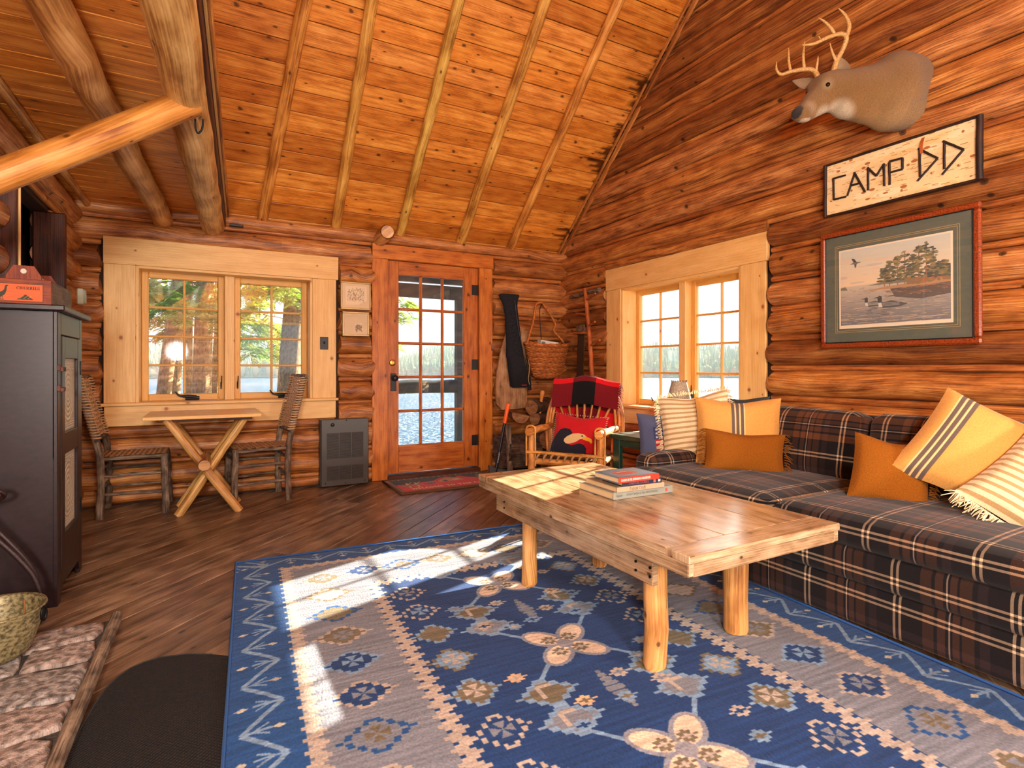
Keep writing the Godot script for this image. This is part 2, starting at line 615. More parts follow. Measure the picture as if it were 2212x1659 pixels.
# window with two casement sashes, two by four panes each; frame at the lower left corner of the opening, on the face of the casing
func window_unit(called: String, label: String, fr: Transform3D, w: float, h: float, cw: float, depth: float, head := 0.205) -> Node3D:
	var o := setting(called, label)
	o.transform = fr
	pbox(o, "header_casing", M.pine, Vector3(w / 2 + 0.008, h + head / 2, -0.01), Vector3(w + 2 * cw + 0.02, head, 0.034), 0.003)
	for s in [-1, 1]:
		pbox(o, "side_casing", M.pine, Vector3(w / 2 + s * (w / 2 + cw / 2), h / 2, -0.014), Vector3(cw, h, 0.026), 0.003)
		pbox(o, "jamb", M.pine, Vector3(w / 2 + s * (w / 2 - 0.009), h / 2, -depth / 2 - 0.01), Vector3(0.02, h, depth), 0.002)
	pbox(o, "head_jamb", M.pine, Vector3(w / 2, h - 0.009, -depth / 2 - 0.01), Vector3(w, 0.02, depth), 0.002)
	pbox(o, "sill", M.pine, Vector3(w / 2, -0.012, 0.006), Vector3(w + 2 * cw + 0.03, 0.024, 0.055), 0.005)
	pbox(o, "stool", M.pine, Vector3(w / 2, -0.012, -depth / 2 - 0.01), Vector3(w, 0.024, depth), 0.002)
	pbox(o, "apron", M.pine, Vector3(w / 2, -0.024 - 0.077, -0.014), Vector3(w + 2 * cw - 0.005, 0.154, 0.026), 0.003)
	pbox(o, "mullion", M.pine, Vector3(w / 2, h / 2, -depth + 0.04), Vector3(0.075, h, 0.10), 0.004)
	var sw := (w - 0.04 - 0.075) / 2
	for s in 2:
		var x0 := 0.02 + s * (sw + 0.075)
		var sash := Node3D.new()
		sash.name = "sash"
		o.add_child(sash, true)
		sash.position = Vector3(x0, 0, -depth)
		var st := 0.048
		var gy0 := 0.055
		var gy1 := h - 0.065
		pbox(sash, "stile", M.sash, Vector3(st / 2, h / 2, 0), Vector3(st, h, 0.045), 0.006)
		pbox(sash, "stile", M.sash, Vector3(sw - st / 2, h / 2, 0), Vector3(st, h, 0.045), 0.006)
		pbox(sash, "rail", M.sash, Vector3(sw / 2, gy0 / 2, 0), Vector3(sw - 2 * st, gy0, 0.045), 0.006)
		pbox(sash, "rail", M.sash, Vector3(sw / 2, (gy1 + h) / 2, 0), Vector3(sw - 2 * st, h - gy1, 0.045), 0.006)
		pbox(sash, "muntin", M.sash, Vector3(sw / 2, (gy0 + gy1) / 2, 0), Vector3(0.018, gy1 - gy0, 0.03), 0.006)
		for k in 3:
			pbox(sash, "muntin", M.sash, Vector3(sw / 2, lerpf(gy0, gy1, (k + 1) / 4.0), 0), Vector3(sw - 2 * st, 0.018, 0.028), 0.006)
		for a in 2:
			for b in 4:
				var ph := (gy1 - gy0) / 4.0
				var pw := (sw - 2 * st) / 2.0
				pbox(sash, "pane", M.glass, Vector3(st + pw * (a + 0.5), gy0 + ph * (b + 0.5), 0), Vector3(pw - 0.01, ph - 0.01, 0.004), 0.0)
		# crank at the foot of the sash
		var cr := mb()
		var ch := sash.position
		var cx := sw * (0.55 if s == 0 else 0.62)
		cr.tube(smooth([Vector3(cx + 0.06, 0.03, 0.05), Vector3(cx, 0.035, 0.06), Vector3(cx - 0.06, 0.04, 0.055), Vector3(cx - 0.09, 0.075, 0.06)]), smoothf([0.012, 0.014, 0.008, 0.005]), 8)
		cr.tube([Vector3(cx + 0.08, 0.02, 0.045), Vector3(cx - 0.02, 0.02, 0.045)], [0.016, 0.016], 8)
		part(cr, "crank_handle", M.black, sash)
		var la := mb()
		var lx := sw - 0.025 if s == 0 else 0.025
		la.box(Vector3(lx, 0.12, 0.03), Vector3(0.012, 0.06, 0.02), 0.003)
		la.tube([Vector3(lx, 0.11, 0.045), Vector3(lx + 0.004, 0.2, 0.05)], [0.006, 0.004], 6)
		part(la, "latch", M.black, sash)
	return o

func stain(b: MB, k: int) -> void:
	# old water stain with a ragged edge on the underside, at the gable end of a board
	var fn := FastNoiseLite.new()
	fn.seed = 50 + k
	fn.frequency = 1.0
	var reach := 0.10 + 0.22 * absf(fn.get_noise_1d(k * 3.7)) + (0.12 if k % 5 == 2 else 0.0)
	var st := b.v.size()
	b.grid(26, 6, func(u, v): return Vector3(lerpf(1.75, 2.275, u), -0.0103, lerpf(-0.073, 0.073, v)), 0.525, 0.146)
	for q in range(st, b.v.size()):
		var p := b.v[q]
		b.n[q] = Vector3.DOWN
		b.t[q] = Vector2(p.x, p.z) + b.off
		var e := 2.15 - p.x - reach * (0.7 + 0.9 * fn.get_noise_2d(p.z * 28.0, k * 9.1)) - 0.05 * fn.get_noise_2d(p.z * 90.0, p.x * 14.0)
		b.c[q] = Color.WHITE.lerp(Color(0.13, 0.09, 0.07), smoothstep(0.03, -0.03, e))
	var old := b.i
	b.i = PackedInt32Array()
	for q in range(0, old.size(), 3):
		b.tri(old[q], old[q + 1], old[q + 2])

func structure() -> void:
	# floor of boards laid on the slant
	var fl := setting("floor", "dark brown worn plank floor laid on the diagonal")
	pbox(fl, "subfloor", M.core, Vector3(-2.2, -0.035, 3.6), Vector3(4.9, 0.03, 7.6), 0.0)
	var dirv := Vector3(1, 0, -1).normalized()
	var nor := Vector3(1, 0, 1).normalized()
	var pw := 0.137
	for k in range(-26, 56):
		var base := nor * pw * k
		var t0 := -99.0
		var t1 := 99.0
		# clip the board line to the room
		var lo := Vector3(-4.45, 0, -0.08)
		var hi := Vector3(0.12, 0, 7.25)
		for ax in [0, 2]:
			var a: float = (lo[ax] - base[ax]) / dirv[ax]
			var b: float = (hi[ax] - base[ax]) / dirv[ax]
			t0 = maxf(t0, minf(a, b))
			t1 = minf(t1, maxf(a, b))
		if t1 - t0 < 0.05:
			continue
		var t := t0
		while t < t1 - 0.02:
			var e := minf(t1, t + R(1.1, 3.0))
			if t1 - e < 0.35:
				e = t1
			var b := mb()
			b.box(Vector3.ZERO, Vector3(e - t - 0.003, 0.02, pw - R(0.002, 0.005)), 0.002)
			var o := part(b, "floor_plank", pick(M.floor), fl)
			o.transform = Transform3D(Basis(dirv, Vector3.UP, dirv.cross(Vector3.UP)), base + dirv * (t + e) / 2 + Vector3(0, -0.011 + R(-0.0008, 0.0008), 0))
			t = e
	# back wall: joints, openings as [log gap from, to, low, high, core gap from, to, low, high] along the wall
	var jb := [0.0, 0.11, 0.32, 0.53, 0.74, 0.95, 1.16, 1.37, 1.58, 1.79, 2.0, 2.205]
	var X0 := 4.45
	var ob := [[X0 - 4.158, X0 - 2.42, 0.56, 2.06, X0 - 3.95, X0 - 2.637, 0.765, 1.845], [X0 - 2.118, X0 - 0.872, -1.0, 2.19, X0 - 2.0, X0 - 1.0, -0.1, 2.1]]
	var wb := log_wall("wall_back", "wall of stacked round logs around the lake window and glazed door", Transform3D(Basis(), Vector3(-4.45, 0, 0)), 4.6, jb, ob, false, M.log)
	log_bar(wb, "log", M.log[1], Vector3(-4.14, 0.566, -0.03), Vector3(-2.445, 0.566, -0.03), 0.042, 14)
	log_bar(wb, "plate_pole", M.log[3], Vector3(-4.4, 2.262, -0.01), Vector3(0.1, 2.262, -0.01), 0.05, 14)
	log_bar(wb, "log_stub", M.peel[2], Vector3(-2.06, 2.245, -0.05), Vector3(-2.052, 2.262, 0.26), 0.064, 20)
	var jr := []
	for k in 27:
		jr.append(0.0 if k == 0 else 0.015 + 0.207 * k)
	var orr := [[0.15 + 0.745, 0.15 + 2.575, 0.52, 2.0, 0.15 + 0.96, 0.15 + 2.34, 0.685, 1.82]]
	var wr := log_wall("wall_right", "gable wall of stacked round logs behind the sofa", Transform3D(Basis(Vector3(0, 0, 1), Vector3.UP, Vector3(-1, 0, 0)), Vector3(0, 0, -0.15)), 7.5, jr, orr, true, M.log)
	log_bar(wr, "log", M.log[2], Vector3(0.02, 2.055, 0.757), Vector3(0.02, 2.055, 2.55), 0.046, 14)
	log_bar(wr, "log", M.log[1], Vector3(0.035, 0.492, 0.757), Vector3(0.035, 0.492, 2.55), 0.06, 14)
	var ol := [[7.4 - 1.68, 7.4 - 0.61, -1.0, 2.02, 7.4 - 1.68, 7.4 - 0.61, -0.1, 2.04]]
	var wl := log_wall("wall_left", "dark log wall with an open doorway behind the cupboard", Transform3D(Basis(Vector3(0, 0, -1), Vector3.UP, Vector3(1, 0, 0)), Vector3(-4.3, 0, 7.4)), 7.5, jr, ol, true, M.log)
	# jambs of the doorway
	pbox(wl, "door_jamb", M.dark, Vector3(-4.335, 1.0, 0.625), Vector3(0.17, 2.08, 0.03), 0.01)
	pbox(wl, "door_jamb", M.dark, Vector3(-4.335, 1.0, 1.665), Vector3(0.17, 2.08, 0.03), 0.004)
	pbox(wl, "door_jamb_edge", M.pine, Vector3(-4.248, 1.0, 1.651), Vector3(0.012, 2.06, 0.008), 0.002)
	var ofr := [[1.2, 3.4, 0.7, 2.0, 1.2, 3.4, 0.72, 1.98]]  # opening for the unseen window that lets in sky light
	log_wall("wall_front", "log wall behind the viewer with an unseen wide window", Transform3D(Basis(Vector3(-1, 0, 0), Vector3.UP, Vector3(0, 0, -1)), Vector3(0.15, 0, 7.25)), 4.6, jb, ofr, false, M.log, false)
	pbox(get_node("wall_front"), "plate_pole", M.log[1], Vector3(-2.1, 2.27, 7.3), Vector3(4.5, 0.16, 0.14), 0.01)
	# room behind the doorway
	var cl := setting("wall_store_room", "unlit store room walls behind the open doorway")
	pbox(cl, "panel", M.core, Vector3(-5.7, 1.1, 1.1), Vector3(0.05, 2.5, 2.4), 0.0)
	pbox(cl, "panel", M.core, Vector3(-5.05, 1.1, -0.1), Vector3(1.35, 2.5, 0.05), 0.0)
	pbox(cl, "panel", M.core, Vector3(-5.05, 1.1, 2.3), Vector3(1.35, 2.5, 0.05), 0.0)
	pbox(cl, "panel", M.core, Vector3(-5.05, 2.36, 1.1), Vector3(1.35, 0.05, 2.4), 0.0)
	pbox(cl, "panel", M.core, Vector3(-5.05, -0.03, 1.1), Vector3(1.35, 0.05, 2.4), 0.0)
	# sloped ceiling: boards along x, poles up the slope
	var ce := setting("ceiling", "steep ceiling of orange pine boards carried by peeled poles")
	var sl := sqrt(1.0 + PITCH * PITCH)
	for side in 2:
		var up := Vector3(0, PITCH, 1.0 if side == 0 else -1.0).normalized()
		var foot := Vector3(-2.1, 2.336 - 0.13 * PITCH, -0.148 if side == 0 else 7.348)
		var nn := Vector3(0, 1.0, -PITCH if side == 0 else PITCH).normalized()
		var bs := Basis(Vector3.RIGHT, nn, Vector3.RIGHT.cross(nn))
		var cnt := int(3.77 * sl / 0.161) + 1
		for k in cnt:
			var b := mb()
			b.col = Color.WHITE
			b.box(Vector3.ZERO, Vector3(4.55, 0.02, 0.1555), 0.0035)
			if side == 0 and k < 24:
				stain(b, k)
			var o := part(b, "ceiling_board", pick(M.board), ce)
			o.transform = Transform3D(bs, foot + up * 0.161 * (k + 0.5) + nn * (0.011 + R(0, 0.0015)))
		pbox(ce, "roof_deck", M.core, foot + up * 0.161 * cnt / 2.0 + nn * 0.045, Vector3(4.7, 0.03, 0.161 * cnt + 0.1), 0.0, bs)
		if side == 0:
			for q in [[-3.05, -2.63, 0.043, 2], [-2.45, -2.52, 0.043, 3], [-1.855, -1.955, 0.04, 4], [-1.235, -1.3, 0.046, 3], [-0.665, -0.68, 0.043, 2]]:
				var a := Vector3(q[0], roof_y(-0.02) - 0.035, -0.02)
				var e := Vector3(q[1], roof_y(3.55) - 0.035, 3.55)
				log_bar(ce, "rafter", M.rafter[q[3]], a, e, q[2], 16, 0.003)
		else:
			for x in [-3.6, -3.0, -2.4, -1.8, -1.2, -0.6]:
				log_bar(ce, "rafter", M.pole[2], Vector3(x, roof_y(7.22) - 0.035, 7.22), Vector3(x, roof_y(3.65) - 0.035, 3.65), 0.045, 10, 0.003)
	log_bar(ce, "ridge_pole", M.pole[3], Vector3(-4.3, roof_y(3.6) - 0.1, 3.6), Vector3(0.1, roof_y(3.6) - 0.1, 3.6), 0.09)
	# mouldings where the slope meets the gable
	for q in [[-0.055, -0.02, 0.026, 0.016], [-0.02, -0.055, 0.05, 0.02]]:
		var a := Vector3(q[0], roof_y(-0.04) + q[1], -0.04)
		var e := Vector3(q[0], roof_y(3.55) + q[1], 3.55)
		pbox(ce, "moulding", M.pole[3] if q[3] < 0.018 else M.log[2], (a + e) / 2, Vector3(a.distance_to(e), q[2], q[3]), 0.003, Basis((e - a).normalized(), Vector3(0, 1, -PITCH).normalized(), Vector3(1, 0, 0)))
	# loft: flat board ceiling over the left of the room, on two beams
	var lo2 := setting("ceiling_loft", "low board ceiling of the loft on heavy peeled beams")
	for k in 50:
		var z := -0.02 + 0.145 * (k + 0.5)
		var xe := -3.40 - 0.048 * z
		var b := mb()
		b.box(Vector3.ZERO, Vector3(xe + 4.32, 0.02, 0.1425), 0.004)
		part(b, "loft_board", pick(M.board), lo2).position = Vector3((xe - 4.32) / 2, 2.292 + R(0, 0.001), z)
	var sk := -0.048
	log_bar(lo2, "beam", M.peel[1], Vector3(-3.763, 2.215, -0.03), Vector3(-3.763 + sk * 7.2, 2.215, 7.2), 0.068, 20)
	log_bar(lo2, "edge_beam", M.peel[4], Vector3(-3.418, 2.205, -0.03), Vector3(-3.418 + sk * 7.2, 2.205, 7.2), 0.083, 22)
	var bs2 := Basis(Vector3.UP, atan(sk) * -1.0)
	bs2 = Basis(Vector3(sk, 0, 1).normalized(), Vector3.UP, Vector3(-1, 0, sk).normalized())
	pbox(lo2, "fascia_board", M.dark, Vector3(-3.333 + sk * 3.6, 2.262, 3.6), Vector3(7.2, 0.11, 0.016), 0.003, bs2)
	pbox(lo2, "fascia_strip", M.pine, Vector3(-3.318 + sk * 3.6, 2.29, 3.6), Vector3(7.2, 0.02, 0.012), 0.002, bs2)
	pbox(lo2, "fascia_board", M.pole[3], Vector3(-3.304 + sk * 3.6, 2.315, 3.6), Vector3(7.2, 0.07, 0.012), 0.003, bs2)
	log_bar(lo2, "wall_pole", M.peel[1], Vector3(-4.235, 2.26, 0.0), Vector3(-4.235, 2.26, 7.1), 0.024, 10, 0.002)
	var br := log_bar(lo2, "knee_brace", M.rafter[0], Vector3(-3.5, 2.185, 2.41), Vector3(-4.31, 1.52, 2.68), 0.056, 18, 0.005)
	br.set_meta("label", "slanting peeled log brace")
	pbox(wb, "light_strip", M.black, Vector3(-3.25, 2.215, 0.06), Vector3(0.1, 0.02, 0.03), 0.003)

func windows_and_door() -> void:
	window_unit("window_1", "pale pine window with two four-row casements above the small table", Transform3D(Basis(), Vector3(-3.94, 0.784, 0)), 1.293, 1.055, 0.202, 0.2)
	window_unit("window_2", "pale pine window with two casements behind the rocking chair and lamp", Transform3D(Basis(Vector3(0, 0, 1), Vector3.UP, Vector3(-1, 0, 0)), Vector3(0, 0.703, 0.97)), 1.359, 1.105, 0.214, 0.2)
	var w3 := setting("unseen_window_3", "unseen wide window behind the viewer, placed to let in daylight")  # out of view, placed to bring sky light into the room
	for q in [[-2.15, 2.0, 2.26, 0.06], [-2.15, 0.71, 2.26, 0.06]]:
		pbox(w3, "frame_rail", M.pine, Vector3(q[0], q[1], 7.32), Vector3(q[2], q[3], 0.2), 0.004)
	for x in [-3.25, -2.15, -1.05]:
		pbox(w3, "frame_stile", M.pine, Vector3(x, 1.35, 7.32), Vector3(0.06, 1.26, 0.2), 0.004)
	for x in [-2.7, -1.6]:
		pbox(w3, "pane", M.glass, Vector3(x, 1.35, 7.32), Vector3(1.04, 1.22, 0.005), 0.0)
	# door casing
	var tr := setting("trim_1", "orange stained board casing round the glazed door")
	pbox(tr, "casing_board", M.casing, Vector3(-2.048, 1.035, -0.012), Vector3(0.15, 2.07, 0.03), 0.004)
	pbox(tr, "casing_board", M.casing, Vector3(-0.952, 1.035, -0.012), Vector3(0.15, 2.07, 0.03), 0.004)
	pbox(tr, "header_board", M.casing, Vector3(-1.495, 2.139, -0.010), Vector3(1.256, 0.139, 0.034), 0.004)
	pbox(tr, "threshold", M.dark, Vector3(-1.5, 0.02, -0.08), Vector3(0.96, 0.04, 0.2), 0.008)
	for s in [-1, 1]:
		pbox(tr, "jamb", M.casing, Vector3(-1.4995 + s * 0.483, 1.04, -0.1), Vector3(0.018, 2.08, 0.17), 0.002)
	pbox(tr, "head_jamb", M.casing, Vector3(-1.4995, 2.079, -0.1), Vector3(0.98, 0.018, 0.17), 0.002)
	# door
	var d := setting("door_1", "orange stained door with fifteen glass panes")
	d.position = Vector3(-1.971, 0.05, -0.055)
	var W := 0.943
	var H := 2.018
	var gx0 := 0.112
	var gx1 := 0.785
	var gy0 := 0.262
	var gy1 := 1.888
	pbox(d, "stile", M.door, Vector3(gx0 / 2, H / 2, 0), Vector3(gx0 - 0.001, H, 0.042), 0.003)
	pbox(d, "stile", M.door, Vector3((gx1 + W) / 2, H / 2, 0), Vector3(W - gx1 - 0.001, H, 0.042), 0.003)
	pbox(d, "bottom_rail", M.door, Vector3((gx0 + gx1) / 2, gy0 / 2, 0), Vector3(gx1 - gx0, gy0, 0.041), 0.003)
	pbox(d, "top_rail", M.door, Vector3((gx0 + gx1) / 2, (gy1 + H) / 2, 0), Vector3(gx1 - gx0, H - gy1, 0.041), 0.003)
	for k in 2:
		pbox(d, "muntin", M.door, Vector3(lerpf(gx0, gx1, (k + 1) / 3.0), (gy0 + gy1) / 2, 0), Vector3(0.026, gy1 - gy0, 0.036), 0.008)
	for k in 4:
		pbox(d, "muntin", M.door, Vector3((gx0 + gx1) / 2, lerpf(gy0, gy1, (k + 1) / 5.0), 0), Vector3(gx1 - gx0, 0.026, 0.035), 0.008)
	for a in 3:
		for b in 5:
			var pw := (gx1 - gx0) / 3
			var ph := (gy1 - gy0) / 5
			pbox(d, "pane", M.glass, Vector3(gx0 + pw * (a + 0.5), gy0 + ph * (b + 0.5), 0), Vector3(pw - 0.014, ph - 0.014, 0.004), 0.0)
	var kn := mb()
	kn.box(Vector3(0.06, 0.865, 0.024), Vector3(0.056, 0.17, 0.008), 0.003)
	part(kn, "lock_plate", M.black, d)
	var kb := mb()
	kb.xf = Transform3D(Basis(Vector3.RIGHT, PI / 2), Vector3(0.066, 0.905, 0.026))
	kb.lathe([Vector2(0.012, 0), Vector2(0.012, 0.025), Vector2(0.026, 0.032), Vector2(0.029, 0.045), Vector2(0.022, 0.058), Vector2(0.0, 0.062)], 18)
	part(kb, "door_knob", M.black, d)
	var bo := mb()
	bo.xf = Transform3D(Basis(Vector3.RIGHT, PI / 2), Vector3(0.05, 1.05, 0.021))
	bo.lathe([Vector2(0.031, 0), Vector2(0.031, 0.006), Vector2(0.022, 0.012), Vector2(0.0, 0.013)], 18)
	bo.box(Vector3(0, 0.017, 0), Vector3(0.01, 0.012, 0.028), 0.002)
	part(bo, "bolt", M.brass, d, "round brass bolt plate")
	for y in [1.795, 1.035, 0.265]:
		var hg := mb()
		hg.box(Vector3(W - 0.036, y, 0.0225), Vector3(0.066, 0.105, 0.004), 0.001)
		hg.tube([Vector3(W + 0.006, y - 0.06, 0.026), Vector3(W + 0.006, y + 0.06, 0.026)], [0.007], 8)
		part(hg, "hinge", M.black, d)

func _ready() -> void:
	rng.seed = 4
	# camera
	var cam := Camera3D.new()
	cam.name = "camera"
	cam.projection = Camera3D.PROJECTION_FRUSTUM
	cam.near = 0.05
	cam.far = 3000.0
	cam.size = 2.0 * 0.05 * 829.5 / 1200.0
	cam.frustum_offset = Vector2(0, -34.5 / 1200.0 * 0.05)
	cam.position = Vector3(-3.45, 1.05, 5.128)
	cam.rotation.y = deg_to_rad(-28.65)
	add_child(cam)
	cam.current = true
	# sky, exposure
	var we := WorldEnvironment.new()
	we.name = "world"
	var env := Environment.new()
	env.background_mode = Environment.BG_SKY
	var sky := Sky.new()
	var sm := ProceduralSkyMaterial.new()
	sm.sky_top_color = Color(0.42, 0.64, 0.93)
	sm.sky_horizon_color = Color(0.94, 0.97, 1.0)
	sm.sky_curve = 0.16
	sm.ground_horizon_color = Color(0.55, 0.6, 0.6)
	sm.ground_bottom_color = Color(0.25, 0.28, 0.25)
	sm.sky_energy_multiplier = 1.0
	sm.sun_angle_max = 60.0
	sm.sun_curve = 0.35
	sky.sky_material = sm
	env.sky = sky
	env.background_energy_multiplier = SKY
	env.tonemap_mode = Environment.TONE_MAPPER_LINEAR
	env.tonemap_exposure = 1.0
	env.sdfgi_enabled = true
	env.ssao_enabled = true
	env.ssil_enabled = true
	env.volumetric_fog_enabled = true
	env.volumetric_fog_density = 0.0
	we.environment = env
	add_child(we)
	# sun, low and through the right-hand window
	var sun := DirectionalLight3D.new()
	sun.name = "sun"
	sun.light_color = Color(1.0, 0.95, 0.86)
	sun.light_energy = SUN
	sun.light_angular_distance = 0.6
	sun.shadow_enabled = true
	sun.look_at_from_position(Vector3.ZERO, Vector3(-1, -0.51, 0.365))
	add_child(sun)
	materials()
	print("materials ", Time.get_ticks_msec())
	structure()
	windows_and_door()
	print("structure ", Time.get_ticks_msec())
	fill_lamps()
	outside()
	print("outside ", Time.get_ticks_msec())
	furniture()
	print("furniture ", Time.get_ticks_msec())

const SKY := 1.7
const SUN := 10.5

# lamps added out of view behind the viewer to brighten the room
func fill_lamps() -> void:
	var glow := mat("lamp globe glow", Color(0.95, 0.88, 0.75), 0.8)
	glow.emission_enabled = true
	glow.emission = Color(1.0, 0.88, 0.7)
	glow.emission_energy_multiplier = 1.6
	var t := thing("added_lantern", "added round fill lantern out of view behind the viewer", "lantern", Vector3(-3.0, 2.3, 6.4))  # added fill lantern, raises the overall brightness
	var b := mb()
	b.lathe([Vector2(0.0, -0.18), Vector2(0.14, -0.15), Vector2(0.19, 0.0), Vector2(0.14, 0.15), Vector2(0.0, 0.18)], 20)
	part(b, "fill_globe", glow, t)
	bar(t, "cord", M.iron, Vector3(0, 0.17, 0), Vector3(0, roof_y(6.4) - 2.3 - 0.02, 0), 0.006)
	fill_light(t, Vector3.ZERO, FILL_B, 0.18)
	fill_floor_lamp("added standing fill lamp out of view at the left behind the viewer", Vector3(-3.95, 0, 6.1), 1.2, FILL_C)  # added fill, lights the loft and right wall from the left
	fill_floor_lamp("added low fill lamp out of view beyond the near end of the sofa", Vector3(-0.8, 0, 6.3), 0.72, FILL_A)  # added fill, lights ceiling and gable logs from low on the right

func fill_floor_lamp(label: String, at: Vector3, y: float, e: float) -> void:  # standing fill light added out of view, with a glowing shade
	var glow := mat("lamp shade glow", Color(0.95, 0.88, 0.75), 0.8)
	glow.emission_enabled = true
	glow.emission = Color(1.0, 0.88, 0.7)
	glow.emission_energy_multiplier = 1.6
	var f := thing("added_floor_lamp", label, "lamp", at)
	var sh := mb()
	sh.lathe([Vector2(0.17, y), Vector2(0.21, y), Vector2(0.16, y + 0.3), Vector2(0.12, y + 0.3), Vector2(0.0, y + 0.28), Vector2(0.0, y + 0.02), Vector2(0.17, y)], 24)
	part(sh, "lamp_shade", glow, f)
	bar(f, "pole", M.iron, Vector3(0, 0.02, 0), Vector3(0, y + 0.04, 0), 0.014)
	var ba := mb()
	ba.lathe([Vector2(0.0, 0.0), Vector2(0.15, 0.0), Vector2(0.15, 0.02), Vector2(0.02, 0.03)], 24)
	part(ba, "base", M.iron, f)
	fill_light(f, Vector3(0, y + 0.15, 0), e, 0.16)

func fill_light(t: Node3D, at: Vector3, e: float, size: float) -> void:  # light source of an added fill lamp
	var l := OmniLight3D.new()
	l.name = "fill_light"
	l.position = at
	l.light_color = FILL_COL
	l.light_energy = e
	l.light_size = size
	l.omni_range = 14.0
	l.omni_attenuation = 2.0
	l.shadow_enabled = true
	t.add_child(l, true)

const FILL_A := 4.6
const FILL_B := 6.8
const FILL_C := 9.2
const FILL_COL := Color(1.0, 0.985, 0.96)

# ---------- out of doors ----------
func spray_mesh(sd: int, leaflets: int, len: float, wide: float) -> ArrayMesh:
	# one drooping twig with small flat leaves on both sides
	rng.seed = sd
	var b := mb(false)
	for k in leaflets:
		var t := float(k) / leaflets
		var p := Vector3(t * len, -0.28 * t * t * len, 0)
		for s in [-1.0, 1.0]:
			var l := wide * (1.0 - 0.6 * t) * R(0.7, 1.1)
			var d := Vector3(0.55, R(-0.35, 0.1), s).normalized()
			var e := Vector3(0.5, 0, -s * 0.28).normalized() * wide * 0.17
			var nn := d.cross(e).normalized()
			if nn.y < 0:
				nn = -nn
			b.quad(p, p + d * l * 0.5 + e, p + d * l, p + d * l * 0.5 - e, nn)
	return b.mesh()

func crown(parent: Node, called: String, ms: ArrayMesh, m: Material, places: Array, cols: Array) -> void:
	var mm := MultiMesh.new()
	mm.transform_format = MultiMesh.TRANSFORM_3D
	mm.use_colors = true
	mm.mesh = ms
	mm.instance_count = places.size()
	for k in places.size():
		mm.set_instance_transform(k, places[k])
		mm.set_instance_color(k, cols[k])
	var o := MultiMeshInstance3D.new()
	o.multimesh = mm
	o.material_override = m
	o.name = called
	o.set_meta("kind", "stuff")
	parent.add_child(o, true)

func leaf_col(g: int) -> Color:
	# linear greens; g 0 hemlock, 1 autumn yellow-green
	var t := R(0, 1)
	if g == 0:
		return Color(0.17, 0.34, 0.05).lerp(Color(0.50, 0.62, 0.12), t)
	return Color(0.26, 0.34, 0.08).lerp(Color(0.62, 0.52, 0.14), t)

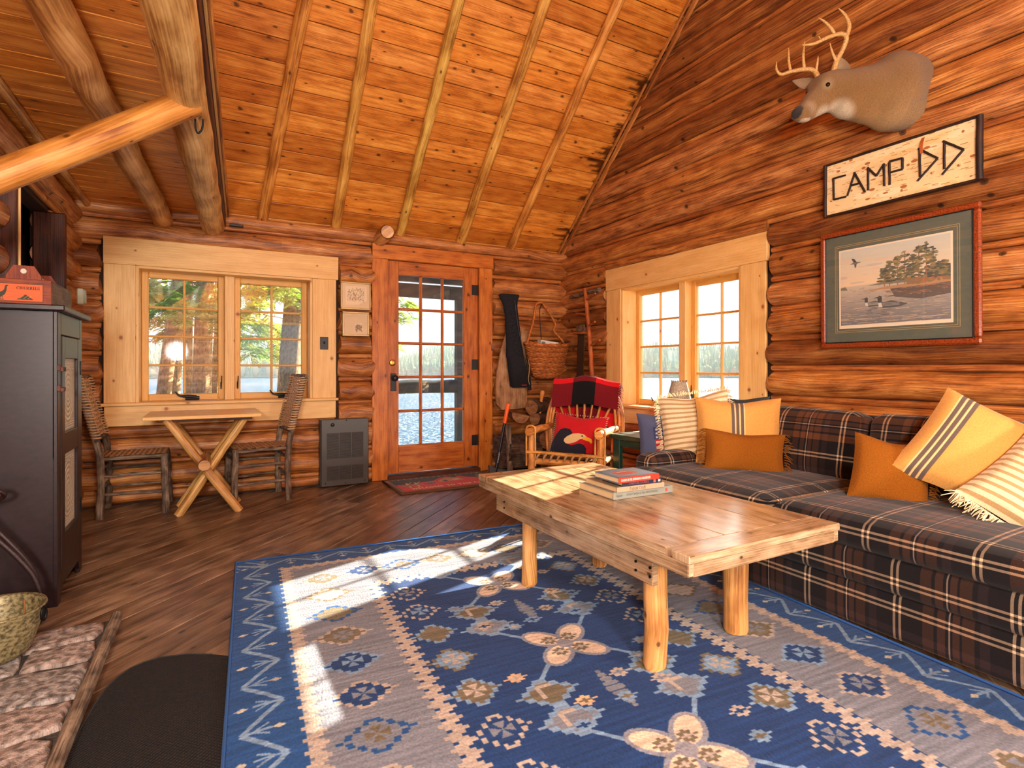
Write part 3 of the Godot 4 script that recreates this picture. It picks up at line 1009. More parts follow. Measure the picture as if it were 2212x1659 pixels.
func outside() -> void:
	rng.seed = 77
	var gr := mb(false)
	gr.grid(30, 30, func(u, v):
		var x := lerpf(-40, 40, u)
		var z := lerpf(9, -34, v)
		var d := maxf(maxf(-z, x), 0.0)
		return Vector3(x, -0.45 - 0.16 * minf(d, 40.0) - (0.12 * sin(x * 1.3) * cos(z * 1.1)), z), 40, 30)
	var go := part(gr, "ground", mat("forest floor", Color(0.28, 0.24, 0.16), 0.95, plain_noise(Color8(170, 160, 130), 31, 0.4), Vector2(0.5, 0.5)), self)
	go.set_meta("kind", "structure")
	var lk := mb(false)
	lk.quad(Vector3(-900, -3.0, 100), Vector3(1200, -3.0, 100), Vector3(1200, -3.0, -1200), Vector3(-900, -3.0, -1200), Vector3.UP, Vector2(0, 0), Vector2(2100, 0), Vector2(2100, 1300), Vector2(0, 1300))
	var wm := mat("lake water", Color(0.02, 0.40, 0.52), 0.22)
	var nz := FastNoiseLite.new()
	nz.frequency = 0.03
	nz.fractal_octaves = 4
	nz.seed = 5
	var nt := NoiseTexture2D.new()
	nt.width = 512
	nt.height = 512
	nt.seamless = true
	nt.noise = nz
	wm.heightmap_enabled = true
	wm.heightmap_texture = nt
	wm.heightmap_scale = 60.0
	wm.uv1_scale = Vector3(0.1, 0.24, 1)
	var lo := part(lk, "lake", wm, self)
	lo.set_meta("kind", "structure")
	lo.set_meta("label", "rippled blue lake")
	# hills beyond the water
	var fn := FastNoiseLite.new()
	fn.seed = 9
	fn.frequency = 0.03
	for q in [["hill_shore", 250.0, 430.0, 19.0, Color(0.24, 0.30, 0.16)], ["hill_far", 620.0, 900.0, 40.0, Color(0.30, 0.33, 0.24)]]:
		var hm := mb(false)
		hm.grid(90, 10, func(u, v):
			var az := deg_to_rad(lerpf(-60, 110, u))
			var dd: float = lerpf(q[1], q[2], v)
			var hh: float = q[3] * sin(v * PI * 0.55) * hill_shape(rad_to_deg(az), q[1]) + fn.get_noise_2d(u * 900.0, v * 200.0) * 3.0 * v
			return Vector3(-3.45 + sin(az) * dd, -3.2 + maxf(hh, -0.5), 5.1 - cos(az) * dd), 200, 20)
		var ho := part(hm, q[0], mat("wooded hill", q[4], 1.0, plain_noise(Color8(190, 200, 160), 41, 0.5), Vector2(0.6, 0.6)), self)
		ho.set_meta("kind", "structure")
	# trees along the far shore, far too many to tell apart
	var cone := mb(false)
	for k in 5:
		var r := 0.3 * (1.0 - k * 0.17)
		var y := 0.06 + k * 0.18
		cone.lathe([Vector2(r, y), Vector2(r * 0.55, y + 0.12), Vector2(0.02, y + 0.3)], 7)
	var ball := mb(false)
	ball.grid(9, 7, func(u, v):
		var a: float = u * TAU
		var e: float = (v - 0.5) * PI
		var rr := 0.34 * (1.0 + 0.3 * sin(a * 3.0 + v * 7.0) * cos(e * 5.0))
		return Vector3(cos(a) * cos(e) * rr, 0.52 + sin(e) * 0.48, sin(a) * cos(e) * rr), 1, 1, true)
	var leafm := mat("far foliage", Color(1, 1, 1), 1.0)
	leafm.vertex_color_use_as_albedo = true
	var fs := Node3D.new()
	fs.name = "far_shore_forest"
	add_child(fs)
	fs.set_meta("kind", "stuff")
	fs.set_meta("label", "forest of green and autumn trees along the far shore")
	fs.set_meta("category", "forest")
	var pa := [[], []]
	var co := [[], []]
	for k in 15000:
		var az := R(-50, 100)
		var ra := deg_to_rad(az)
		var v := pow(R(0, 1), 1.6)
		var dd := lerpf(246.0, 400.0, v)
		var y := -3.2 + 19.0 * sin((dd - 250.0) / 180.0 * PI * 0.55) * hill_shape(az, 250.0) if dd > 250.0 else -3.0
		var kind := 0 if R(0, 1) < 0.6 else 1
		var h := R(4.5, 8.5) * (0.6 + 0.4 * hill_shape(az, 250.0)) * (1.0 if kind == 0 else 0.7)
		pa[kind].append(Transform3D(Basis(Vector3.UP, R(0, TAU)).scaled(Vector3(h, h, h)), Vector3(-3.45 + sin(ra) * dd, y, 5.1 - cos(ra) * dd)))
		var c := Color(0.12, 0.22, 0.10).lerp(Color(0.22, 0.34, 0.13), R(0, 1))
		if kind == 1:
			c = Color(0.30, 0.36, 0.13).lerp(Color(0.62, 0.36, 0.12), pow(R(0, 1), 1.5))
		co[kind].append(c)
	crown(fs, "conifers", cone.mesh(), leafm, pa[0], co[0])
	crown(fs, "broadleaves", ball.mesh(), leafm, pa[1], co[1])
	var fg := FogVolume.new()
	fg.name = "lake_haze"
	fg.shape = RenderingServer.FOG_VOLUME_SHAPE_BOX
	fg.size = Vector3(1000, 60, 400)
	fg.position = Vector3(150, 26, -262)
	var fgm := FogMaterial.new()
	fgm.density = 0.0011
	fgm.albedo = Color(0.93, 0.97, 1.0)
	fg.material = fgm
	fg.set_meta("kind", "stuff")
	fg.set_meta("label", "thin bright haze over the far water")
	add_child(fg)
	# big trunks outside the left window, with hemlock boughs
	var barkm := mat("tree bark", Color(1.0, 0.97, 0.9), 0.95, T.table, Vector2(1.4, 2.0), 3.0)
	var leaf := mat("leaves", Color(1, 1, 1), 0.6)
	leaf.vertex_color_use_as_albedo = true
	leaf.backlight_enabled = true
	leaf.backlight = Color(0.95, 0.95, 0.8)
	var spr := spray_mesh(3, 13, 0.34, 0.12)
	var gname := "tree trunks outside the left window"
	var tn := 0
	for q in [[-4.44, -7.0, 0.115, 0.57, "leaning ribbed trunk showing in the left casement", 90], [-4.22, -8.2, 0.11, 0.32, "darker trunk standing just behind the leaning one", 60], [-3.88, -9.4, 0.075, 0.06, "slim pale trunk between the two larger trunks", 60], [-3.62, -6.6, 0.15, 0.13, "straight grey trunk near the middle of the left window", 110], [-2.26, -6.2, 0.20, 0.33, "thick furrowed trunk filling the right casement of the left window", 110]]:
		var foot := Vector3(q[0], -2.2, q[1])
		var t := thing("hemlock_tree", q[4], "tree", foot, 0.0, gname)
		var k := mb()
		k.tube(smooth([Vector3.ZERO, Vector3(q[3] * 0.5, 3, 0), Vector3(q[3], 6, 0), Vector3(q[3] * 1.2, 12, 0)]), smoothf([q[2] * 1.25, q[2] * 1.05, q[2] * 0.95, q[2] * 0.6]), 16)
		part(k, "trunk", barkm, t)
		var pl := []
		var cl := []
		for n in 13:
			# a bough: a branch falling outward with sprays along it
			var y := R(4.1, 7.0)
			var an := R(0, TAU)
			var L := R(1.2, 2.6)
			var o0 := Vector3(q[3] * y / 6.0, y, 0)
			var dir := Vector3(cos(an), 0, sin(an))
			var pts := []
			for s in 6:
				var e := s / 5.0
				pts.append(o0 + dir * L * e + Vector3(0, 0.1 * e - 0.75 * e * e * L * 0.5, 0))
			var kb := mb()
			kb.tube(pts, [0.022, 0.018, 0.013, 0.009, 0.006, 0.003], 5)
			part(kb, "bough", barkm, t)
			for s in 40:
				var e := pow(R(0.08, 1.0), 0.7)
				var ix := minf(e * 5.0, 4.99)
				var p: Vector3 = pts[int(ix)].lerp(pts[int(ix) + 1], ix - int(ix))
				var yaw := -an + R(-1.3, 1.3)
				pl.append(Transform3D(Basis(Vector3.UP, yaw) * Basis(Vector3.BACK, R(-0.5, 0.2)) * Basis(Vector3.RIGHT, R(-0.6, 0.6)) * Basis.from_scale(Vector3.ONE * R(0.7, 1.25)), p + Vector3(R(-0.1, 0.1), R(-0.15, 0.05), R(-0.1, 0.1))))
				cl.append(leaf_col(0))
		crown(t, "foliage", spr, leaf, pl, cl)
		tn += 1
	# leafy branch hanging outside the door
	var lspr := spray_mesh(8, 9, 0.3, 0.11)
	var bt := thing("birch_tree", "yellow-green leafy tree hanging over the water outside the door", "tree", Vector3(-3.4, -2.2, -9.5))
	var bk := mb()
	bk.tube(smooth([Vector3.ZERO, Vector3(0.1, 3, 0), Vector3(0.3, 7, 0)]), smoothf([0.13, 0.1, 0.06]), 10)
	part(bk, "trunk", barkm, bt)
	var pl2 := []
	var cl2 := []
	for n in 14:
		var o0 := Vector3(0.2, R(3.6, 6.6), 0)
		var an := R(-0.6, 0.7)
		var L := R(1.8, 4.6)
		var dir := Vector3(cos(an), 0, sin(an))
		var pts := []
		for s in 7:
			var e := s / 6.0
			pts.append(o0 + dir * L * e + Vector3(0, 0.35 * e - 0.3 * e * e * L, 0))
		var kb := mb()
		kb.tube(pts, [0.03, 0.024, 0.018, 0.013, 0.009, 0.006, 0.003], 5)
		part(kb, "bough", barkm, bt)
		for s in 60:
			var e := pow(R(0.2, 1.0), 0.8)
			var ix := minf(e * 6.0, 5.99)
			var p: Vector3 = pts[int(ix)].lerp(pts[int(ix) + 1], ix - int(ix))
			pl2.append(Transform3D(Basis(Vector3.UP, R(0, TAU)) * Basis(Vector3.BACK, R(-0.9, 0.2)) * Basis(Vector3.RIGHT, R(-0.9, 0.9)) * Basis.from_scale(Vector3.ONE * R(0.7, 1.2)), p + Vector3(R(-0.15, 0.15), R(-0.25, 0.05), R(-0.15, 0.15))))
			cl2.append(leaf_col(1))
	crown(bt, "foliage", lspr, leaf, pl2, cl2)
	# porch along the lake side
	var green := mat("dark green paint", Color(0.06, 0.16, 0.14), 0.55)
	var po := thing("porch", "dark green porch beams, post and rail outside the door", "porch", Vector3(0, 0, 0))
	pbox(po, "unseen_roof", green, Vector3(0.1, 2.42, -1.2), Vector3(5.7, 0.06, 2.1), 0.01)  # out of view, sized to keep the sun off door and left window
	pbox(po, "beam", green, Vector3(0.2, 2.247, -2.03), Vector3(5.0, 0.088, 0.1), 0.01)
	pbox(po, "beam", green, Vector3(0.2, 2.081, -2.0), Vector3(5.0, 0.182, 0.08), 0.01)
	pbox(po, "fascia", green, Vector3(0.2, 2.345, -2.1), Vector3(5.2, 0.1, 0.05), 0.01)
	for x in [-0.378, 2.6]:
		pbox(po, "post", green, Vector3(x, 0.75, -2.0), Vector3(0.13, 2.6, 0.12), 0.01)
	log_bar(po, "rail", green, Vector3(-2.2, 0.80, -2.0), Vector3(2.6, 0.80, -2.0), 0.09, 12, 0.01)
	pbox(po, "deck", mat("porch deck", Color(0.3, 0.28, 0.24), 0.8), Vector3(-0.2, -0.3, -1.2), Vector3(4.6, 0.06, 2.1), 0.01)

func hill_shape(az: float, d: float) -> float:
	if d < 400.0:
		return clampf(0.62 + 0.3 * sin(deg_to_rad(az * 3.1 + 40.0)) + 0.18 * sin(deg_to_rad(az * 9.7)) - 0.75 * exp(-pow((az - 15.0) / 4.5, 2)), 0.05, 1.2)
	return clampf(0.62 + 0.3 * sin(deg_to_rad(az * 2.3 + 10.0)) + 0.12 * sin(deg_to_rad(az * 8.0)), 0.2, 1.2)

# ---------- drawn cloth and prints ----------
func fill_poly(im: Image, pts: Array, c: Color) -> void:
	var y0 := 99999.0
	var y1 := -99999.0
	for p in pts:
		y0 = minf(y0, p.y)
		y1 = maxf(y1, p.y)
	for y in range(maxi(int(y0), 0), mini(int(y1) + 1, im.get_height())):
		var xs := []
		for k in pts.size():
			var a: Vector2 = pts[k]
			var b: Vector2 = pts[(k + 1) % pts.size()]
			var yy := y + 0.5
			if (a.y <= yy and b.y > yy) or (b.y <= yy and a.y > yy):
				xs.append(a.x + (yy - a.y) / (b.y - a.y) * (b.x - a.x))
		xs.sort()
		for k in range(0, xs.size() - 1, 2):
			var xa := clampi(int(round(xs[k])), 0, im.get_width())
			var xb := clampi(int(round(xs[k + 1])), 0, im.get_width())
			if xb > xa:
				im.fill_rect(Rect2i(xa, y, xb - xa, 1), c)

func disc(im: Image, x: float, y: float, rx: float, ry: float, c: Color, turn := 0.0) -> void:
	var p := []
	for k in 22:
		p.append(Vector2(x, y) + Vector2(cos(TAU * k / 22) * rx, sin(TAU * k / 22) * ry).rotated(turn))
	fill_poly(im, p, c)

func stroke(im: Image, a: Vector2, b: Vector2, w: float, c: Color) -> void:
	var n := (b - a).normalized().orthogonal() * w * 0.5
	fill_poly(im, [a + n, b + n, b - n, a - n], c)

func tex(im: Image) -> ImageTexture:
	return ImageTexture.create_from_image(im)

func canvas(w: int, h: int, c: Color) -> Image:
	var im := Image.create(w, h, false, Image.FORMAT_RGB8)
	im.fill(c)
	return im

func speckle(im: Image, amp: float, sd: int, rowy := 0.0) -> void:
	# uneven dye: each thread a little lighter or darker
	rng.seed = sd
	var w := im.get_width()
	var h := im.get_height()
	var d := im.get_data()
	var band := noise_bytes(w, h, maxi(w / 16, 4), h, 0.2, sd + 2, 2)
	for k in w * h:
		var s := 1.0 + (rng.randf() - 0.5) * amp + (band[k] - 128) / 128.0 * rowy
		for ch in 3:
			d[k * 3 + ch] = clampi(int(d[k * 3 + ch] * s), 0, 255)
	im.set_data(w, h, false, Image.FORMAT_RGB8, d)

const RUGW := 2.275
const RUGL := 3.4
func rug_texture() -> ImageTexture:
	var cell := 0.004
	var w := int(RUGW / cell)
	var h := int(RUGL / cell)
	var blue := Color8(36, 78, 134)
	var navy := Color8(30, 60, 110)
	var pale := Color8(122, 152, 182)
	var sand := Color8(176, 164, 152)
	var grey := Color8(122, 127, 138)
	var olive := Color8(112, 102, 82)
	var im := canvas(w, h, blue)
	var px := func(u: float) -> float: return u / cell
	# middle band and field
	im.fill_rect(Rect2i(int(0.215 / cell), int(0.215 / cell), w - 2 * int(0.215 / cell), h - 2 * int(0.215 / cell)), grey)
	im.fill_rect(Rect2i(int(0.575 / cell), int(0.60 / cell), w - 2 * int(0.575 / cell), h - 2 * int(0.60 / cell)), navy)
	# stepped sand lines between them
	for ring in [[0.215, 0.046, 0.012], [0.575, 0.052, 0.016]]:
		var o: float = ring[0]
		var oz: float = ring[0] + (0.025 if o > 0.4 else 0.0)
		var st := 0.014
		for side in 2:
			var n := int((RUGL - 2 * oz) / st)
			for k in n:
				var sh: float = [0.0, 1.0, 2.0, 1.0][k % 4] * ring[2] - ring[2]
				var x: float = o + sh
				if side == 1:
					x = RUGW - o - sh - ring[1]
				im.fill_rect(Rect2i(int(x / cell), int((oz + k * st) / cell), int(ring[1] / cell), int(st / cell) + 1), sand)
			n = int((RUGW - 2 * o) / st)
			for k in n:
				var sh: float = [0.0, 1.0, 2.0, 1.0][k % 4] * ring[2] - ring[2]
				var y: float = oz + sh
				if side == 1:
					y = RUGL - oz - sh - ring[1]
				im.fill_rect(Rect2i(int((o + k * st) / cell), int(y / cell), int(st / cell) + 1, int(ring[1] / cell)), sand)
	# zigzag vine in the border, with sprigs
	for side in 4:
		var L := RUGL if side < 2 else RUGW
		var n := int(L / 0.13)
		var stp := L / n
		var at := func(s: float, d: float) -> Vector2:
			if side == 0:
				return Vector2(d, s) / cell
			if side == 1:
				return Vector2(RUGW - d, s) / cell
			if side == 2:
				return Vector2(s, d) / cell
			return Vector2(s, RUGL - d) / cell
		for k in n:
			var da := 0.045 if k % 2 == 0 else 0.162
			var db := 0.162 if k % 2 == 0 else 0.045
			stroke(im, at.call(k * stp, da), at.call((k + 1) * stp, db), 4.2, pale)
			var tip := 0.128 if k % 2 == 0 else 0.075
			var s0 := k * stp
			stroke(im, at.call(s0, da), at.call(s0, tip), 2.6, pale)
			for s in [-1.0, 1.0]:
				stroke(im, at.call(s0, lerpf(da, tip, 0.35)), at.call(s0 + s * 0.026, lerpf(da, tip, 0.9)), 2.0, pale)
			var f: Vector2 = at.call(s0, tip + (0.018 if k % 2 == 0 else -0.03))
			fill_poly(im, [f + Vector2(-5, 0), f + Vector2(0, -3), f + Vector2(5, 0), f + Vector2(0, 3)], Color8(190, 186, 170))
	# medallions
	rng.seed = 21
	var places := []
	for k in 12:
		for u in [0.395, RUGW - 0.395]:
			places.append([u, 0.445 + 0.214 * k, 0])
	for k in 6:
		places.append([0.60 + 0.2 * k, 0.415, 0])
		places.append([0.60 + 0.2 * k, RUGL - 0.415, 0])
	for k in 10:
		for u in [0.722, RUGW - 0.722]:
			places.append([u, 0.80 + 0.213 * k, 1])
	var styles := [[sand, olive, grey], [blue, grey, olive], [blue, olive, olive], [sand, navy, grey], [olive, sand, sand], [pale, navy, pale]]
	var idx := 0
	for p in places:
		var stl: Array = styles[(idx * 5 + idx / 7) % styles.size()]
		if p[2] == 1:
			stl = [[pale, olive, olive], [sand, navy, grey], [olive, pale, sand], [sand, navy, pale], [pale, olive, sand]][idx % 5]
		idx += 1
		var rx := 0.105 if p[2] == 0 else 0.085
		var rz := 0.082 if p[2] == 0 else 0.082
		stepped(im, p[0] / cell, p[1] / cell, rx / cell, rz / cell, stl[0])
		stepped(im, p[0] / cell, p[1] / cell, rx * 0.78 / cell, rz * 0.78 / cell, stl[1])
		if stl[2] != stl[1]:
			for s in [Vector2(1, 0), Vector2(-1, 0), Vector2(0, 1), Vector2(0, -1)]:
				var e: Vector2 = s * 9.0
				var o := e.orthogonal() * 0.55
				fill_poly(im, [Vector2(p[0], p[1]) / cell, Vector2(p[0], p[1]) / cell + e + o, Vector2(p[0], p[1]) / cell + e - o], stl[2])
	# four-petalled flowers up the middle, tied by stems
	for k in 5:
		var c := Vector2(1.1375, 0.867 + 0.643 * k - 0.643 * 0.0) / cell
		if c.y > h - 150:
			break
		for s in [-1.0, 1.0]:
			stroke(im, c + Vector2(s * 8, 0), c + Vector2(s * 52, 48), 4.0, pale)
			stroke(im, c + Vector2(s * 8, 0), c + Vector2(s * 52, -48), 4.0, pale)
			leafy(im, c + Vector2(s * 52, 62), pale, olive, sand)
			leafy(im, c + Vector2(s * 52, -62), pale, grey, sand)
		for y in range(-16, 17):
			if absi(y) % 4 < 2:
				disc(im, c.x, c.y + 80 + y * 1.6, 9 - absi(y) * 0.4, 2.4, grey)
		for a in 4:
			var an := PI / 4 + a * PI / 2
			var d := Vector2(cos(an), sin(an))
			disc(im, c.x + d.x * 21, c.y + d.y * 21, 22, 14, Color8(134, 138, 150), an)
		for a in 4:
			var an := PI / 4 + a * PI / 2
			var d := Vector2(cos(an), sin(an))
			disc(im, c.x + d.x * 22, c.y + d.y * 22, 17, 10, Color8(216, 192, 168), an)
			stepped(im, c.x + d.x * 15, c.y + d.y * 15, 7, 6, olive)
			stepped(im, c.x + d.x * 15, c.y + d.y * 15, 3, 2.5, sand)
		disc(im, c.x, c.y, 8, 8, Color8(140, 140, 148))
	# little stars
	for k in 150:
		var u := R(0.66, RUGW - 0.66)
		var v := R(0.68, RUGL - 0.68)
		var ok := absf(absf(u - 1.1375) - 0.415) > 0.12 and (absf(u - 1.1375) > 0.19 or absf(fposmod(v - 0.867 + 0.32, 0.643) - 0.32) > 0.2)
		for p in places:
			if p[2] == 2 and Vector2(p[0], p[1]).distance_to(Vector2(u, v)) < 0.09:
				ok = false
		if not ok:
			continue
		places.append([u, v, 2])
		var cc: Color = [sand, pale, Color8(214, 176, 140), pale][k % 4]
		var ci: Color = [olive, navy, grey, sand][(k / 3) % 4]
		stepped(im, u / cell, v / cell, 8.5, 7.5, cc)
		stepped(im, u / cell, v / cell, 3.5, 3.0, ci)
	speckle(im, 0.16, 5, 0.16)
	return tex(im)

func stepped(im: Image, x: float, y: float, rx: float, ry: float, c: Color) -> void:
	# diamond with a stair edge
	var st := 3 if rx > 12 else 2
	var n := int(ry / st)
	for k in range(-n, n + 1):
		var hw := rx * (1.0 - absf(k) / (n + 1.0)) + (2.5 if k % 2 == 0 else 0.0)
		im.fill_rect(Rect2i(int(x - hw), int(y + k * st), int(hw * 2), st), c)

func leafy(im: Image, c: Vector2, a: Color, b: Color, d: Color) -> void:
	stepped(im, c.x, c.y, 26, 20, a)
	stepped(im, c.x, c.y, 19, 14, b)
	stroke(im, c + Vector2(-6, 8), c + Vector2(-6, -9), 4, d)
	stroke(im, c + Vector2(-6, -8), c + Vector2(7, -8), 4, d)

func plaid_texture() -> ImageTexture:
	# 0.36 m repeat: black ground, brown bands, pale double lines
	var n := 360
	var wv := []
	var wt := []
	for k in n:
		wv.append(thread(k, n, 0))
		wt.append(thread(k, n, 1))
	var d := PackedByteArray()
	d.resize(n * n * 3)
	rng.seed = 6
	for y in n:
		for x in n:
			var c: Color = wv[x] if (x / 2 + y / 2) % 2 == 0 else wt[y]
			c = c.lerp((wv[x] + wt[y]) * 0.5, 0.6)
			var s := R(0.85, 1.15)
			var q := (y * n + x) * 3
			d[q] = clampi(int(c.r8 * s), 0, 255)
			d[q + 1] = clampi(int(c.g8 * s), 0, 255)
			d[q + 2] = clampi(int(c.b8 * s), 0, 255)
	return tex(Image.create_from_data(n, n, false, Image.FORMAT_RGB8, d))

func thread(k: int, n: int, way: int) -> Color:
	var t := float(k) / n
	var black := Color8(27, 25, 27)
	var brown := Color8(116, 70, 42)
	var deep := Color8(50, 38, 40)
	var cream := Color8(214, 184, 146)
	if absf(t - 0.075) < 0.012 or absf(t - 0.13) < 0.012:
		return cream
	if absf(t - 0.575) < 0.007:
		return Color8(204, 176, 150)
	if (t > 0.34 and t < 0.44) or (t > 0.68 and t < 0.78):
		return brown if way == 1 else brown.lerp(black, 0.45)
	if (t > 0.47 and t < 0.54) or (t > 0.60 and t < 0.66):
		return brown.lerp(deep, 0.45)
	if t > 0.82 and t < 0.9:
		return deep
	return black

func stripe_texture(base: Color, line: Color, n: int, share: float) -> ImageTexture:
	var im := canvas(256, 256, base)
	for k in n:
		im.fill_rect(Rect2i(0, int((k + 0.25) * 256.0 / n), 256, int(256.0 / n * share)), line)
	speckle(im, 0.12, 3)
	return tex(im)

func mustard_texture(at: int) -> ImageTexture:
	var im := canvas(256, 256, Color8(222, 166, 88))
	for x in [at, at + 14, at + 28]:
		im.fill_rect(Rect2i(x, 0, 9, 256), Color8(106, 92, 84))
		im.fill_rect(Rect2i(x + 9, 0, 4, 256), Color8(240, 206, 148))
	speckle(im, 0.14, 4)
	return tex(im)

func eagle_texture() -> ImageTexture:
	var im := canvas(256, 256, Color8(196, 36, 42))
	var navy := Color8(42, 42, 54)
	fill_poly(im, [Vector2(0, 256), Vector2(0, 196), Vector2(20, 150), Vector2(40, 112), Vector2(64, 100), Vector2(92, 104), Vector2(108, 128), Vector2(100, 150), Vector2(76, 164), Vector2(80, 200), Vector2(110, 208), Vector2(150, 190), Vector2(172, 196), Vector2(184, 216), Vector2(180, 256)], navy)
	fill_poly(im, [Vector2(70, 172), Vector2(84, 152), Vector2(110, 132), Vector2(140, 126), Vector2(168, 130), Vector2(182, 142), Vector2(168, 156), Vector2(150, 164), Vector2(128, 186), Vector2(100, 200), Vector2(82, 200), Vector2(70, 188)], Color8(226, 196, 140))
	fill_poly(im, [Vector2(162, 148), Vector2(186, 144), Vector2(206, 152), Vector2(212, 168), Vector2(206, 182), Vector2(196, 170), Vector2(164, 164)], Color8(238, 178, 60))
	disc(im, 160, 142, 5, 4, Color8(30, 26, 26))
	speckle(im, 0.12, 8)
	return tex(im)

func flag_texture() -> ImageTexture:
	var im := canvas(256, 256, Color8(84, 92, 124))
	for k in 7:
		im.fill_rect(Rect2i(96, 150 + k * 15, 160, 15), Color8(186, 40, 50) if k % 2 == 0 else Color8(224, 196, 150))
	im.fill_rect(Rect2i(86, 84, 120, 72), Color8(62, 70, 108))
	for a in 4:
		for b in 3:
			star(im, Vector2(104 + a * 28, 100 + b * 22), 9.0, Color8(222, 220, 214))
	speckle(im, 0.1, 9)
	return tex(im)

func star(im: Image, c: Vector2, r: float, col: Color) -> void:
	var p := []
	for k in 10:
		p.append(c + Vector2(0, -r if k % 2 == 0 else -r * 0.42).rotated(TAU * k / 10))
	fill_poly(im, p, col)

func buffalo_texture() -> ImageTexture:
	var im := canvas(256, 256, Color8(206, 26, 34))
	for a in 2:
		for b in 2:
			var c := Color8(206, 26, 34)
			if a == 1 and b == 1:
				c = Color8(24, 24, 26)
			elif a + b == 1:
				c = Color8(112, 24, 32)
			im.fill_rect(Rect2i(a * 128, b * 128, 128, 128), c)
	speckle(im, 0.2, 10)
	return tex(im)

func mat_texture() -> ImageTexture:
	var im := canvas(512, 300, Color8(120, 84, 62))
	im.fill_rect(Rect2i(26, 26, 460, 248), Color8(194, 42, 46))
	var dk := Color8(38, 40, 40)
	fill_poly(im, [Vector2(26, 26), Vector2(486, 26), Vector2(486, 120), Vector2(440, 140), Vector2(390, 110), Vector2(360, 60), Vector2(330, 90), Vector2(300, 54), Vector2(250, 80), Vector2(210, 120), Vector2(150, 130), Vector2(90, 150), Vector2(26, 140)], dk)
	for k in 16:
		disc(im, 40 + k * 29, 34, 4, 3, Color8(224, 196, 140))
	# cabin
	fill_poly(im, [Vector2(228, 160), Vector2(228, 124), Vector2(280, 82), Vector2(346, 100), Vector2(352, 160)], Color8(176, 134, 88))
	stroke(im, Vector2(220, 130), Vector2(282, 78), 6, Color8(92, 66, 46))
	stroke(im, Vector2(282, 78), Vector2(358, 104), 6, Color8(92, 66, 46))
	im.fill_rect(Rect2i(252, 128, 18, 32), Color8(80, 58, 44))
	disc(im, 318, 132, 18, 9, Color8(214, 190, 140))
	# tree and bush
	for x in [70, 110]:
		stroke(im, Vector2(x, 214), Vector2(x + 8, 120), 10, Color8(190, 166, 112))
		stroke(im, Vector2(x + 5, 150), Vector2(x + 36, 110), 5, Color8(190, 166, 112))
	disc(im, 84, 172, 46, 16, Color8(120, 124, 92))
	disc(im, 176, 164, 28, 18, Color8(52, 74, 84))
	for k in 9:
		disc(im, 160 + (k % 3) * 16, 154 + (k / 3) * 9, 4, 3, Color8(120, 150, 150))
	fill_poly(im, [Vector2(420, 160), Vector2(450, 60), Vector2(484, 160)], Color8(92, 96, 70))
	speckle(im, 0.25, 12)
	return tex(im)

